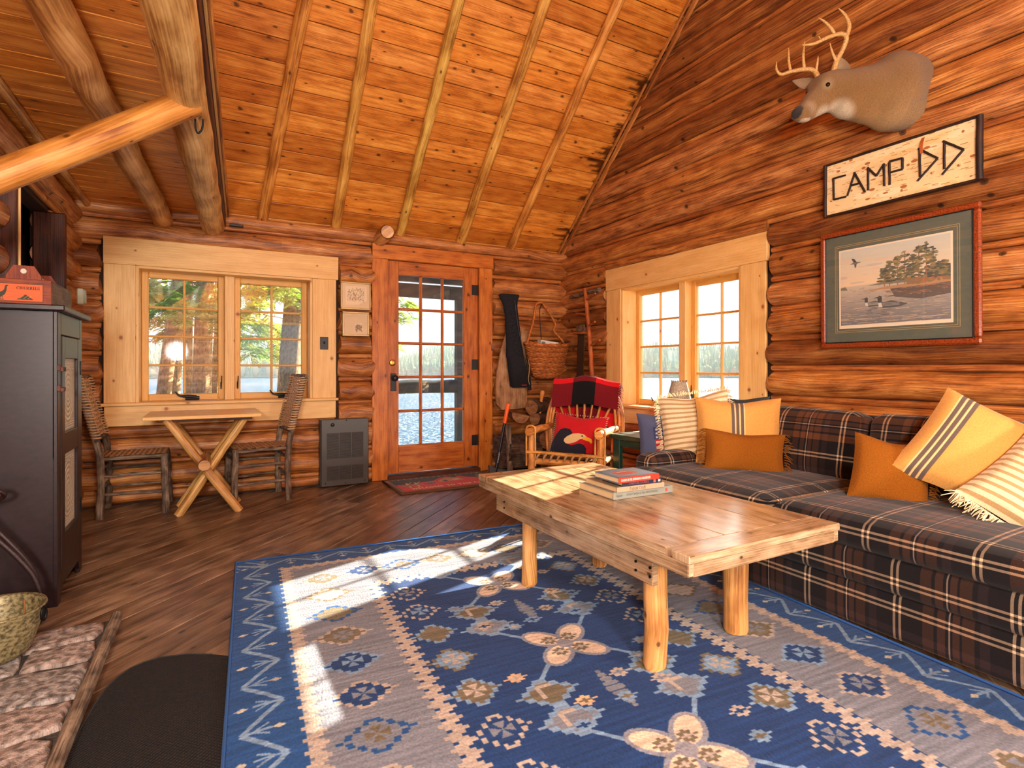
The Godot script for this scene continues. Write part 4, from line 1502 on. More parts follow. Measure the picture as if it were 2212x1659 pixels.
func loon_texture() -> ImageTexture:
	# lake at dusk with a pine island, two loons and one in flight
	var w := 620
	var h := 500
	var im := canvas(w, h, Color8(214, 200, 170))
	for y in 250:
		var t := y / 250.0
		im.fill_rect(Rect2i(0, y, w, 1), Color8(196, 200, 186).lerp(Color8(232, 204, 162), t))
	rng.seed = 14
	for k in 26:
		disc(im, R(0, w * 0.7), R(70, 220), R(18, 60), R(4, 11), Color8(226, 196, 160).lerp(Color8(196, 184, 172), R(0, 1)))
	for y in range(240, h):
		var t := (y - 240) / 260.0
		im.fill_rect(Rect2i(0, y, w, 1), Color8(198, 184, 160).lerp(Color8(104, 104, 106), t))
	for k in 420:
		var y := R(246, h)
		var x := R(-30, w)
		var l := R(10, 70) * (0.4 + (y - 240) / 260.0)
		im.fill_rect(Rect2i(int(maxf(x, 0)), int(y), int(l), 2), [Color8(224, 196, 156), Color8(120, 116, 116), Color8(176, 164, 146)][k % 3].lerp(Color8(90, 86, 84), R(0, 0.3)))
	fill_poly(im, [Vector2(0, 262), Vector2(0, 246), Vector2(30, 240), Vector2(44, 262)], Color8(120, 112, 80))
	fill_poly(im, [Vector2(170, 250), Vector2(260, 236), Vector2(620, 226), Vector2(620, 262)], Color8(120, 112, 82))
	# reflections and shore
	fill_poly(im, [Vector2(300, 280), Vector2(620, 276), Vector2(620, 350), Vector2(470, 366), Vector2(330, 340)], Color8(84, 72, 60))
	for k in 220:
		var x := R(270, 600)
		im.fill_rect(Rect2i(int(x), int(R(276, 340)), int(R(8, 60)), int(R(2, 5))), Color8(76, 64, 52).lerp(Color8(190, 120, 66), 0.8 if k % 5 == 0 else R(0, 0.25)))
	fill_poly(im, [Vector2(120, 288), Vector2(260, 270), Vector2(420, 262), Vector2(620, 246), Vector2(620, 282), Vector2(420, 286), Vector2(260, 284)], Color8(176, 132, 82))
	for k in 70:
		disc(im, R(390, 620), R(230, 266), R(8, 18), R(5, 11), Color8(170, 100, 44).lerp(Color8(122, 108, 52), R(0, 1)))
	for k in 60:
		disc(im, R(500, 620), R(180, 236), R(10, 20), R(8, 16), Color8(70, 76, 52).lerp(Color8(56, 60, 46), R(0, 1)))
	for tr in [[300, 110], [345, 84], [385, 60], [430, 96], [460, 40], [500, 24], [535, 60], [590, 150], [270, 150]]:
		stroke(im, Vector2(tr[0], 268), Vector2(tr[0], tr[1]), 6, Color8(150, 98, 62))
		for k in 46:
			var y := R(tr[1], 240)
			var sp: float = 10.0 + (y - tr[1]) * 0.24
			disc(im, tr[0] + R(-sp, sp), y, R(8, 20), R(3, 8), [Color8(110, 104, 56), Color8(76, 80, 48), Color8(146, 122, 64), Color8(52, 58, 40)][k % 4])
	# bird in flight
	fill_poly(im, [Vector2(58, 92), Vector2(92, 80), Vector2(128, 84), Vector2(128, 88), Vector2(96, 96)], Color8(96, 88, 84))
	fill_poly(im, [Vector2(84, 84), Vector2(70, 54), Vector2(90, 60), Vector2(104, 82)], Color8(58, 52, 50))
	fill_poly(im, [Vector2(88, 94), Vector2(92, 120), Vector2(100, 116), Vector2(104, 92)], Color8(62, 54, 50))
	# swimming pair
	for q in [[196, 372, 0.9], [286, 384, 1.15]]:
		var c := Vector2(q[0], q[1])
		var s: float = q[2]
		fill_poly(im, [c + Vector2(-44, 8) * s, c + Vector2(-30, -12) * s, c + Vector2(20, -22) * s, c + Vector2(74, -6) * s, c + Vector2(100, 4) * s, c + Vector2(60, 16) * s, c + Vector2(-20, 18) * s], Color8(70, 68, 66))
		for k in 16:
			for j in 3:
				im.fill_rect(Rect2i(int(c.x + (-24 + k * 5.4) * s), int(c.y + (-10 + j * 7) * s), 3, 3), Color8(226, 220, 204))
		fill_poly(im, [c + Vector2(-44, 10) * s, c + Vector2(-46, -14) * s, c + Vector2(-30, -14) * s, c + Vector2(-24, 12) * s], Color8(216, 206, 188))
		fill_poly(im, [c + Vector2(-48, -14) * s, c + Vector2(-50, -44) * s, c + Vector2(-40, -54) * s, c + Vector2(-28, -48) * s, c + Vector2(-28, -14) * s], Color8(34, 38, 36))
		fill_poly(im, [c + Vector2(-46, -48) * s, c + Vector2(-76, -42) * s, c + Vector2(-46, -40) * s], Color8(40, 40, 38))
		disc(im, c.x - 40 * s, c.y - 45 * s, 2.5, 2.5, Color8(190, 40, 30))
		for k in 5:
			im.fill_rect(Rect2i(int(c.x - 44 * s + R(-10, 30)), int(c.y + (26 + k * 9) * s), int(R(20, 60)), 3), Color8(70, 68, 68))
	speckle(im, 0.06, 15)
	return tex(im)

func engraving_texture(sd: int) -> ImageTexture:
	rng.seed = sd
	var im := canvas(200, 180, Color8(214, 190, 150))
	fill_poly(im, [Vector2(24, 24), Vector2(176, 20), Vector2(180, 120), Vector2(120, 150), Vector2(30, 156)] if sd == 1 else [Vector2(92, 90), Vector2(150, 84), Vector2(156, 140), Vector2(90, 148)], Color8(226, 208, 172))
	for k in 150:
		var x := R(44, 160) if sd == 1 else R(98, 148)
		var y := R(30, 120) if sd == 1 else R(92, 136)
		stroke(im, Vector2(x, y), Vector2(x + R(-6, 6), y + R(4, 22)), R(1, 3), Color8(84, 70, 54).lerp(Color8(150, 128, 96), R(0, 1)))
	speckle(im, 0.06, sd + 40)
	return tex(im)

func birch_texture() -> ImageTexture:
	rng.seed = 31
	var im := canvas(700, 280, Color8(234, 206, 152))
	for k in 70:
		disc(im, R(0, 700), R(0, 280), R(20, 90), R(5, 22), Color8(228, 192, 132).lerp(Color8(240, 220, 176), R(0, 1)))
	for k in 240:
		var x := R(0, 700)
		var y := R(0, 280)
		im.fill_rect(Rect2i(int(x), int(y), int(R(5, 34)), rng.randi_range(1, 3)), Color8(150, 96, 52).lerp(Color8(196, 146, 88), R(0, 1)))
	for k in 26:
		disc(im, R(0, 700), R(0, 280), R(5, 16), R(3, 8), Color8(170, 104, 56))
	speckle(im, 0.08, 33)
	return tex(im)

func crate_texture() -> ImageTexture:
	rng.seed = 41
	var im := canvas(420, 160, Color8(214, 96, 46))
	for k in 80:
		im.fill_rect(Rect2i(rng.randi_range(0, 400), rng.randi_range(0, 158), rng.randi_range(10, 70), 2), Color8(232, 128, 66).lerp(Color8(190, 76, 40), R(0, 1)))
	var dk := Color8(58, 56, 40)
	im.fill_rect(Rect2i(0, 0, 420, 5), dk)
	im.fill_rect(Rect2i(0, 155, 420, 5), dk)
	im.fill_rect(Rect2i(415, 0, 5, 160), dk)
	# goose
	fill_poly(im, [Vector2(60, 110), Vector2(76, 84), Vector2(104, 78), Vector2(124, 58), Vector2(130, 26), Vector2(142, 16), Vector2(158, 24), Vector2(144, 32), Vector2(142, 66), Vector2(130, 100), Vector2(104, 124), Vector2(76, 124)], dk)
	stroke(im, Vector2(96, 122), Vector2(98, 146), 4, dk)
	stroke(im, Vector2(110, 120), Vector2(114, 146), 4, dk)
	stroke(im, Vector2(90, 147), Vector2(122, 147), 4, dk)
	fill_poly(im, [Vector2(216, 142), Vector2(284, 96), Vector2(346, 142)], dk)
	for k in 12:
		disc(im, 240 + k * 8, 132 - (k % 4) * 7, 3, 3, Color8(196, 140, 96))
	return tex(im)

func tin_relief() -> ImageTexture:
	# punched tin: rings and scrolls
	var im := Image.create(128, 192, false, Image.FORMAT_L8)
	for y in 192:
		for x in 128:
			var p := Vector2(x - 64, (y - 96) * 0.8)
			var r := p.length()
			var s := 0.5 + 0.5 * sin(r * 0.62) if r < 56 else 0.5 + 0.5 * sin((x + y) * 0.5) * sin((x - y) * 0.5)
			if absf(r - 57) < 1.6 or x < 5 or y < 5 or x > 122 or y > 186:
				s = 0.0
			im.set_pixel(x, y, Color(s, s, s))
	return tex(im)

# ---------- soft things ----------
func puff_box(b: MB, ce: Vector3, sz: Vector3, rd: float, puff: Vector3, bs := Basis(), n := 12) -> void:
	# rounded, bulging box; uv in metres from the box axes
	var h := sz * 0.5
	for m in 3:
		for s in [-1.0, 1.0]:
			var a := (m + 1) % 3
			var c := (m + 2) % 3
			var st := b.v.size()
			var f := func(u: float, v: float) -> Vector3:
				var p := Vector3.ZERO
				p[m] = s * h[m]
				p[a] = (u * 2.0 - 1.0) * h[a]
				p[c] = (v * 2.0 - 1.0) * h[c]
				var q := p.clamp(-(h - Vector3.ONE * rd), h - Vector3.ONE * rd)
				var d := p - q
				if d.length() > 1e-6:
					p = q + d.normalized() * rd
				var t := Vector3(1.0 - pow(absf(p.x / h.x), 3.0), 1.0 - pow(absf(p.y / h.y), 3.0), 1.0 - pow(absf(p.z / h.z), 3.0))
				p.x += signf(p.x) * puff.x * maxf(t.y * t.z, 0.0)
				p.y += signf(p.y) * puff.y * maxf(t.x * t.z, 0.0)
				p.z += signf(p.z) * puff.z * maxf(t.x * t.y, 0.0)
				return ce + bs * p
			b.grid(n, n, f)
			for k in range(st, b.v.size()):
				var w := b.v[k]
				var l := bs.inverse() * (b.xf.affine_inverse() * w - ce)
				if b.n[k].dot(b.xf.basis * (bs * l)) < 0.0:
					b.n[k] = -b.n[k]
				# uv: y or x across, z along
				b.t[k] = Vector2(l.z, l.y) if m == 0 else (Vector2(l.z, l.x) if m == 1 else Vector2(l.x, l.y))
				b.t[k] += b.off
			# faces again, now that normals point out
	var old := b.i
	b.i = PackedInt32Array()
	for k in range(0, old.size(), 3):
		b.tri(old[k], old[k + 1], old[k + 2])

func pillow_shape(b: MB, w: float, h: float, t: float, n := 16, sag := 0.0, pinch := 0.07) -> void:
	# cushion with pointed corners; local x across, y up, z out of the front
	for s in [1.0, -1.0]:
		var f := func(u: float, v: float) -> Vector3:
			var x: float = u * 2.0 - 1.0
			var y: float = v * 2.0 - 1.0
			var e := pow(maxf((1.0 - x * x) * (1.0 - y * y), 0.0), 0.42)
			var px := x * (1.0 - pinch * (1.0 - y * y))
			var py := y * (1.0 - pinch * (1.0 - x * x))
			var dent := sag * exp(-pow((y - 1.0) / 0.5, 2)) * exp(-pow(x / 0.5, 2))
			var wr := 0.05 * e * (sin(x * 5.0 + y * 3.0) * 0.5 + sin(x * 2.0 - y * 6.0) * 0.4)
			return Vector3(px * w * 0.5, py * h * 0.5 - dent * h, s * t * 0.5 * e * (1.0 + wr))
		var st := b.v.size()
		b.grid(n, n, f)
		for k in range(st, b.v.size()):
			if b.n[k].dot(b.xf.basis * Vector3(0, 0, s)) < 0.0:
				b.n[k] = -b.n[k]
	for k in b.t.size():
		b.t[k] = Vector2(b.t[k].x, 1.0 - b.t[k].y)
	var old := b.i
	b.i = PackedInt32Array()
	for k in range(0, old.size(), 3):
		b.tri(old[k], old[k + 1], old[k + 2])

func fringe(b: MB, w: float, h: float, sides: Array, len: float, step: float, droop := 0.5) -> void:
	# short threads along the given edges: 0 bottom, 1 right, 2 top, 3 left
	for sd in sides:
		var L: float = w if sd % 2 == 0 else h
		var n := int(L / step)
		for k in n + 1:
			var t := -0.5 + float(k) / n
			var p: Vector3 = [Vector3(t * w, -h / 2, 0), Vector3(w / 2, t * h, 0), Vector3(t * w, h / 2, 0), Vector3(-w / 2, t * h, 0)][sd]
			var d: Vector3 = [Vector3.DOWN, Vector3.RIGHT, Vector3.UP, Vector3.LEFT][sd]
			p *= 0.97
			for j in 2:
				var e := (d + Vector3(R(-0.6, 0.6), R(-0.6, 0.6), R(-0.5, 0.5))).normalized() * len * R(0.6, 1.1)
				b.tube([p, p + e * 0.5 + Vector3(0, 0, R(-0.006, 0.006)), p + e + Vector3(0, -droop * len * 0.4, 0)], [0.0028, 0.0025, 0.0014], 4, false)

func face_basis(nrm: Vector3, roll := 0.0) -> Basis:
	# z along nrm, y as upright as it goes, then rolled
	var z := nrm.normalized()
	var x := Vector3.UP.cross(z).normalized()
	var y := z.cross(x)
	return Basis(x, y, z) * Basis(Vector3.BACK, roll)

func pillow(called: String, label: String, at: Vector3, nrm: Vector3, roll: float, w: float, h: float, t: float, m: Material, fr = null, group := "") -> Node3D:
	var o := thing(called, label, "pillow", at, 0.0, group)
	o.transform = Transform3D(face_basis(nrm, roll), at)
	var b := mb(false)
	pillow_shape(b, w, h, t, 18, 0.05)
	part(b, "cover", m, o)
	if fr != null:
		var f := mb(false)
		fringe(f, w, h, fr[0], fr[1], fr[2])
		part(f, "fringe", fr[3], o).set_meta("kind", "stuff")
	return o

func sofa() -> void:
	var pl := cloth("plaid upholstery", Color(1, 1, 1), plaid_texture(), Vector2(2.8, 2.8))
	var s := thing("sofa", "long dark plaid sofa with brown bands along the right-hand log wall", "sofa", Vector3(-0.62, 0, 3.95))
	# local x from -0.56 (front) to 0.55 (back), z from -1.5 to 1.5
	var z0 := -1.5
	var z1 := 1.55
	var b := mb(false)
	puff_box(b, Vector3(0.0, 0.108, 0.0), Vector3(1.10, 0.18, 2.98), 0.02, Vector3(0.006, 0, 0))
	part(b, "base", pl, s)
	var b2 := mb(false)
	b2.off = Vector2(0, 0.05)
	puff_box(b2, Vector3(0.0, 0.262, 0.0), Vector3(1.12, 0.15, 2.98), 0.03, Vector3(0.012, 0, 0))
	part(b2, "front_border", pl, s)
	for k in 3:
		var c := mb(false)
		c.off = Vector2(0.1 * k, 0.02 * k)
		var zc := -0.98 + k * 0.985
		puff_box(c, Vector3(-0.17, 0.388, zc), Vector3(0.82, 0.125, 0.98), 0.045, Vector3(0.012, 0.02, 0.004), Basis(), 16)
		var sc := part(c, "seat_cushion", pl, s)
		var w := mb(false)
		var e: Array = []
		for q in [[-1, -1], [1, -1], [1, 1], [-1, 1]]:
			e.append(Vector3(-0.17 + q[0] * 0.392, 0.436, zc + q[1] * 0.472))
		w.tube(rounded_loop(e, 0.05), [0.0055], 6, false, 1.0, true)
		part(w, "welt", pl, sc)
	for k in 3:
		var c := mb(false)
		c.off = Vector2(0.06 * k, 0.1)
		var bs := Basis(Vector3.BACK, 0.16)
		puff_box(c, Vector3(0.30, 0.60, -0.99 + k * 0.985 - 0.02), Vector3(0.2, 0.40, 0.965), 0.065, Vector3(0.035, 0.012, 0.0), Basis(Vector3.BACK, -0.2), 16)
		part(c, "back_cushion", pl, s)
	var bk := mb(false)
	puff_box(bk, Vector3(0.47, 0.45, 0.0), Vector3(0.14, 0.66, 2.98), 0.04, Vector3.ZERO, Basis(Vector3.BACK, -0.12))
	part(bk, "back", pl, s)
	for q in [-1.42, 1.62]:
		var a := mb(false)
		puff_box(a, Vector3(-0.02, 0.27, q), Vector3(0.98, 0.52, 0.17), 0.06, Vector3(0.0, 0.0, 0.01))
		part(a, "arm", pl, s)
	# cushions on the sofa
	var stripe := cloth("ticking stripe cloth", Color(1, 1, 1), stripe_texture(Color8(236, 216, 176), Color8(186, 156, 108), 13, 0.42))
	var must := cloth("mustard cloth", Color(1, 1, 1), mustard_texture(108))
	var must2 := cloth("mustard cloth", Color(1, 1, 1), mustard_texture(182))
	var brown := cloth("brown linen", Color(0.62, 0.38, 0.12), plain_noise(Color8(230, 225, 220), 61, 0.12), Vector2(2, 2))
	var flag := cloth("flag print cloth", Color(1, 1, 1), flag_texture())
	var thread_m := cloth("cream thread", Color(0.92, 0.84, 0.68))
	var thread_b := cloth("brown thread", Color(0.5, 0.3, 0.1))
	var pf := "pillows at the far end of the sofa"
	var pn := "pillows at the near end of the sofa"
	pillow("flag_pillow", "navy pillow with stars and stripes leaning on the far sofa arm", Vector3(-0.77, 0.60, 2.33), Vector3(-0.75, 0.2, 0.6), 0.12, 0.32, 0.32, 0.11, flag, null, pf)
	pillow("striped_pillow", "cream striped pillow with shaggy fringe at the far sofa arm", Vector3(-0.69, 0.665, 2.55), Vector3(-0.80, 0.25, 0.55), 0.16, 0.45, 0.46, 0.12, stripe, [[0, 1, 2, 3], 0.035, 0.012, thread_m], pf)
	pillow("mustard_pillow", "large mustard pillow with three grey stripes behind the brown bolster", Vector3(-0.60, 0.652, 2.80), Vector3(-0.72, 0.22, 0.68), 0.0, 0.50, 0.44, 0.16, must, null, pf)
	pillow("bolster_pillow", "oblong brown linen pillow with fringed ends before the mustard pillow", Vector3(-0.735, 0.56, 2.955), Vector3(-0.66, 0.25, 0.72), -0.06, 0.44, 0.25, 0.13, brown, [[1, 3], 0.05, 0.014, thread_b], pf)
	pillow("linen_pillow", "small square brown pillow with a fringed edge on the near cushions", Vector3(-0.73, 0.58, 3.735), Vector3(-0.66, 0.35, 0.5), -0.16, 0.31, 0.32, 0.12, brown, [[1], 0.05, 0.012, thread_b], pn)
	pillow("mustard_pillow", "tilted mustard pillow with grey stripes beside the small brown one", Vector3(-0.58, 0.675, 4.0), Vector3(-0.72, 0.42, 0.42), PI - 0.55, 0.47, 0.47, 0.17, must2, null, pn)
	pillow("striped_pillow", "cream striped pillow with thick fringe at the near edge", Vector3(-0.66, 0.57, 4.29), Vector3(-0.66, 0.6, 0.42), -0.72, 0.46, 0.44, 0.15, stripe, [[0, 2], 0.05, 0.006, thread_m], pn)
	pillow("green_pillow", "dark knitted pillow tucked behind the mustard pillow at the window", Vector3(-0.36, 0.70, 2.62), Vector3(-0.8, 0.2, 0.4), 0.0, 0.36, 0.34, 0.11, cloth("knit cloth", Color(0.3, 0.33, 0.33), plain_noise(Color8(220, 220, 220), 63, 0.3), Vector2(3, 3)), null, pf)

func rounded_loop(c: Array, r: float) -> Array:
	var o := []
	for k in 4:
		var p: Vector3 = c[k]
		var a: Vector3 = (c[(k + 3) % 4] - p).normalized()
		var b: Vector3 = (c[(k + 1) % 4] - p).normalized()
		for s in 4:
			var t := s / 3.0
			var q := p + a * r * (1 - t) * (1 - t) + b * r * t * t
			o.append(q)
	return o

func coffee_table() -> void:
	var wm := tints("coffee table wood", Color(0.88, 0.88, 0.86), 0.19, T.table, Vector2(0.7, 1.8), 0.03, 0.07)
	var t := thing("coffee_table", "low plank coffee table on round log legs in front of the sofa", "table", Vector3(-1.81, 0, 3.185))
	var y := 0.485
	# three long boards, a cross board at each end
	for k in 3:
		var w: float = [0.27, 0.27, 0.215][k]
		var x: float = [-0.2425, 0.0285, 0.272][k]
		pbox(t, "top_board", wm[[2, 3, 1][k]], Vector3(x, y - 0.012, 0), Vector3(w - 0.0025, 0.024, 1.275), 0.002)
	for s in [-1, 1]:
		pbox(t, "end_board", wm[2 + s], Vector3(0, y - 0.0125, s * 0.69), Vector3(0.757, 0.026, 0.102), 0.003)
		pbox(t, "end_skirt", wm[1], Vector3(0.0, y - 0.047, s * 0.722), Vector3(0.71, 0.044, 0.026), 0.003)
		pbox(t, "side_skirt", wm[2], Vector3(s * 0.366, y - 0.045, 0), Vector3(0.024, 0.042, 1.47), 0.003)
		pbox(t, "apron", wm[1 if s < 0 else 2], Vector3(s * 0.335, y - 0.113, -0.02), Vector3(0.026, 0.094, 1.14), 0.003)
		pbox(t, "cleat", M.dark, Vector3(0.0, y - 0.10, s * 0.48), Vector3(0.62, 0.066, 0.04), 0.003)
	for q in [[-0.288, 0.50, 0.041], [0.172, 0.455, 0.047], [-0.295, -0.34, 0.037], [0.155, -0.39, 0.039]]:
		var o := log_bar(t, "leg", M.peel[1], Vector3(q[0], 0.017, q[1]), Vector3(q[0], y - 0.066, q[1]), q[2], 18, 0.003)
	for z in [-0.5, 0.47, 0.54]:
		for yy in [0.355, 0.385]:
			var n := mb()
			n.tube([Vector3(-0.348, yy, z), Vector3(-0.352, yy, z)], [0.005], 8)
			part(n, "nail", M.iron, t)

func books() -> void:
	var page := mat("book pages", Color(0.86, 0.76, 0.58), 0.9)
	var list := [
		["picture_book", "large hardback with a grey-green spine, lowest of the stack", Vector3(-1.765, 0.486, 3.13), 0.335, 0.26, 0.032, Color(0.55, 0.57, 0.52), 0.02, "Great Camps of the Adirondacks", Color(0.1, 0.1, 0.09)],
		["craft_book", "tan paperback with dark lettering, second from the table", Vector3(-1.79, 0.519, 3.155), 0.262, 0.235, 0.022, Color(0.72, 0.62, 0.5), 0.03, "Forest Craft", Color(0.1, 0.08, 0.06)],
		["story_book", "navy hardback of stories, second from the top", Vector3(-1.785, 0.542, 3.20), 0.215, 0.15, 0.022, Color(0.09, 0.13, 0.24), 0.05, "CAMPFIRE STORIES", Color(0.75, 0.35, 0.28)],
		["guide_book", "blue-covered hiking guide with a red spine, top of the stack", Vector3(-1.828, 0.565, 3.215), 0.225, 0.17, 0.024, Color(0.36, 0.5, 0.62), 0.0, "50 HIKES IN THE ADIRONDACK MOUNTAINS", Color(0.96, 0.9, 0.84)]]
	for q in list:
		var t := thing(q[0], q[1], "book", q[2], q[7] * -1.0, "books stacked on the coffee table")
		var w: float = q[3]
		var d: float = q[4]
		var h: float = q[5]
		var cov := mat("book cover", q[6], 0.4)
		pbox(t, "pages", page, Vector3(0.0, h / 2, -0.003), Vector3(w - 0.008, h - 0.005, d - 0.008), 0.0)
		pbox(t, "cover", cov, Vector3(0, 0.0015, 0), Vector3(w, 0.003, d), 0.001)
		var top := pbox(t, "cover", cov, Vector3(0, h - 0.0015, 0), Vector3(w, 0.003, d), 0.001)
		var sp := pbox(t, "spine", mat("book spine", Color(0.82, 0.22, 0.14), 0.4) if q[0] == "guide_book" else cov, Vector3(0, h / 2, d / 2 - 0.0015), Vector3(w, h, 0.004), 0.001)
		var long: bool = q[0] == "picture_book"
		lettering(sp, "title", q[8], mat("print ink", q[9], 0.6), Vector3(-0.02 if not long else -0.01, 0, 0.0024), Basis(), h * (0.42 if q[0] != "craft_book" else 0.62), w * {"picture_book": 0.52, "craft_book": 0.34, "story_book": 0.5, "guide_book": 0.72}[q[0]], "Droid Serif" if q[0] in ["picture_book", "craft_book"] else "Droid Sans", q[0] == "guide_book")
		if long:
			lettering(sp, "author", "Kaiser", mat("print ink", q[9], 0.6), Vector3(-0.135, 0, 0.0024), Basis(), h * 0.36, 0.032, "Droid Serif")
			pbox(sp, "emblem", mat("print ink", Color(0.75, 0.3, 0.28), 0.6), Vector3(0.13, 0, 0.002), Vector3(0.012, 0.016, 0.001), 0.0)
		if q[0] == "story_book":
			pbox(sp, "emblem", mat("print ink", Color(0.8, 0.4, 0.34), 0.6), Vector3(0.066, 0, 0.002), Vector3(0.012, 0.013, 0.001), 0.0)
			pbox(sp, "emblem", mat("print ink", Color(0.85, 0.82, 0.8), 0.6), Vector3(0.092, 0, 0.002), Vector3(0.012, 0.01, 0.001), 0.0)
		if q[0] == "guide_book":
			var im := canvas(128, 96, Color8(120, 158, 186))
			disc(im, 56, 50, 42, 26, Color8(196, 120, 112))
			disc(im, 50, 58, 26, 14, Color8(206, 70, 66))
			im.fill_rect(Rect2i(36, 36, 34, 4), Color8(240, 230, 220))
			speckle(im, 0.12, 77)
			var pr := mb(false)
			rect_uv(pr, Vector3(-w * 0.44, h + 0.0004, d * 0.42), Vector3(w * 0.88, 0, 0), Vector3(0, 0, -d * 0.84))
			part(pr, "cover_print", mat("cover print", Color.WHITE, 0.35, tex(im)), t)
	var bm := mb(false)
	bm.grid(8, 6, func(u, v): return Vector3(u * 0.075, 0.004 + 0.02 * pow(absf(u - 0.55), 1.5) + 0.012 * sin(v * 2.0), v * 0.05), 1, 1)
	var bo := one(bm, "paper_slip", mat("printed slip", Color(0.6, 0.72, 0.76), 0.3), "curled blue-grey paper slip lying on the tan paperback", "paper")
	bo.position = Vector3(-1.912, 0.541, 3.05)

func rugs() -> void:
	var r := mb(false)
	var n := 12
	var th := 0.012
	r.grid(20, 24, func(u, v):
		var e := minf(minf(u, 1 - u) * RUGW, minf(v, 1 - v) * RUGL)
		return Vector3(u * RUGW, th * clampf(sqrt(clampf(e / 0.012, 0, 1)), 0.0, 1.0) + 0.0005, v * RUGL), 1, 1)
	for q in [[Vector3(0, 0, 0), Vector3(RUGW, 0, 0)], [Vector3(RUGW, 0, 0), Vector3(RUGW, 0, RUGL)], [Vector3(RUGW, 0, RUGL), Vector3(0, 0, RUGL)], [Vector3(0, 0, RUGL), Vector3(0, 0, 0)]]:
		pass
	var rm := cloth("hooked wool rug", Color(1, 1, 1), rug_texture())
	rm.rim = 0.15
	rm.heightmap_enabled = true
	var nz := FastNoiseLite.new()
	nz.frequency = 0.24
	nz.seed = 3
	var nt := NoiseTexture2D.new()
	nt.width = 1024
	nt.height = 1024
	nt.seamless = true
	nt.noise = nz
	rm.heightmap_texture = nt
	rm.heightmap_scale = 0.22
	var o := one(r, "area_rug", rm, "large blue wool rug with sand and grey diamond borders", "rug")
	o.transform = Transform3D(Basis(Vector3.UP, -deg_to_rad(3.3)), Vector3(-3.325, 0.0045, 1.818))
	# edge binding so that the rug has a side
	var eb := mb(false)
	eb.tube([Vector3(0.004, 0.006, 0.004), Vector3(RUGW - 0.004, 0.006, 0.004), Vector3(RUGW - 0.004, 0.006, RUGL - 0.004), Vector3(0.004, 0.006, RUGL - 0.004)], [0.006], 6, false, 1.0, true)
	part(eb, "binding", cloth("blue binding", Color(0.2, 0.36, 0.6)), o)
	# black ribbed mat by the hearth
	var pts := [Vector2(-3.80, 3.9), Vector2(-3.79, 3.3), Vector2(-3.775, 3.1), Vector2(-3.76, 2.98), Vector2(-3.745, 2.90), Vector2(-3.72, 2.835), Vector2(-3.69, 2.79), Vector2(-3.65, 2.765), Vector2(-3.6, 2.755), Vector2(-3.52, 2.775), Vector2(-3.44, 2.82), Vector2(-3.34, 2.90), Vector2(-3.34, 3.9)]
	var m := mb(false)
	var pr := []
	for p in pts:
		pr.append(Vector2(p.x, -p.y))
	m.xf = Transform3D(Basis(Vector3.RIGHT, -PI / 2), Vector3(0, 0.0042, 0))
	m.prism(pr, 0.004)
	var bm := mat("black ribbed rubber", Color(0.075, 0.078, 0.085), 0.75, plain_noise(Color8(220, 220, 225), 71, 0.3), Vector2(3, 3))
	bm.heightmap_enabled = true
	bm.heightmap_texture = weave_relief(64, 8)
	bm.heightmap_scale = 0.3
	bm.uv1_scale = Vector3(9, 9, 1)
	var mo := one(m, "hearth_mat", bm, "black ribbed mat with a rounded end beside the stone hearth", "mat")
	var ed := mb(false)
	var lp := []
	for p in pts:
		lp.append(Vector3(p.x, 0.003, p.y))
	ed.tube(lp.slice(0, 11), [0.003], 6, false)
	part(ed, "stitched_edge", mat("edge stitching", Color(0.16, 0.16, 0.17), 0.8), mo)
	# welcome mat
	var w := thing("door_mat", "red and brown welcome mat with a cabin scene before the door", "mat", Vector3(-1.552, 0.001, 0.375))
	var wm := mb(false)
	wm.grid(16, 12, func(u, v):
		var e := minf(minf(u, 1 - u) * 1.0, minf(v, 1 - v) * 0.6)
		return Vector3((u - 0.5) * 1.0, 0.017 * sqrt(clampf(e / 0.02, 0, 1)), (v - 0.5) * 0.6), 1, 1)
	var mm := cloth("tufted mat", Color(1, 1, 1), mat_texture())
	part(wm, "pile", mm, w)
	var wb := mb(false)
	wb.tube([Vector3(-0.495, 0.008, -0.295), Vector3(0.495, 0.008, -0.295), Vector3(0.495, 0.008, 0.295), Vector3(-0.495, 0.008, 0.295)], [0.011], 8, false, 1.0, true)
	part(wb, "border", cloth("brown binding", Color(0.38, 0.25, 0.18)), w)
	for q in [["WELCOME", -0.235, 0.29], ["TO", -0.02, 0.08], ["THE", 0.115, 0.13], ["CABIN", 0.3, 0.19]]:
		lettering(w, "greeting_word", q[0], cloth("cream tufts", Color(0.86, 0.78, 0.6)), Vector3(q[1], 0.0185, 0.19), Basis(Vector3.RIGHT, -PI / 2), 0.05, q[2], "Droid Sans", true)

func woven(b: MB, w: float, d: float, nx: int, nz: int, r: float) -> void:
	# interlaced flat splints over a w by d panel in local x,z
	for k in nx:
		var x := (-0.5 + (k + 0.5) / nx) * w
		var pts := []
		for s in nz * 2 + 1:
			pts.append(Vector3(x, (r if (s / 2 + k) % 2 == 0 else -r) * (0.0 if s % 2 == 1 else 1.0), (-0.5 + s / (nz * 2.0)) * d))
		ribbon(b, pts, Vector3.RIGHT, w / nx * 0.46)
	for k in nz:
		var z := (-0.5 + (k + 0.5) / nz) * d
		var pts := []
		for s in nx * 2 + 1:
			pts.append(Vector3((-0.5 + s / (nx * 2.0)) * w, (-r if (s / 2 + k) % 2 == 0 else r) * (0.0 if s % 2 == 1 else 1.0), z))
		ribbon(b, pts, Vector3.BACK, d / nz * 0.46)

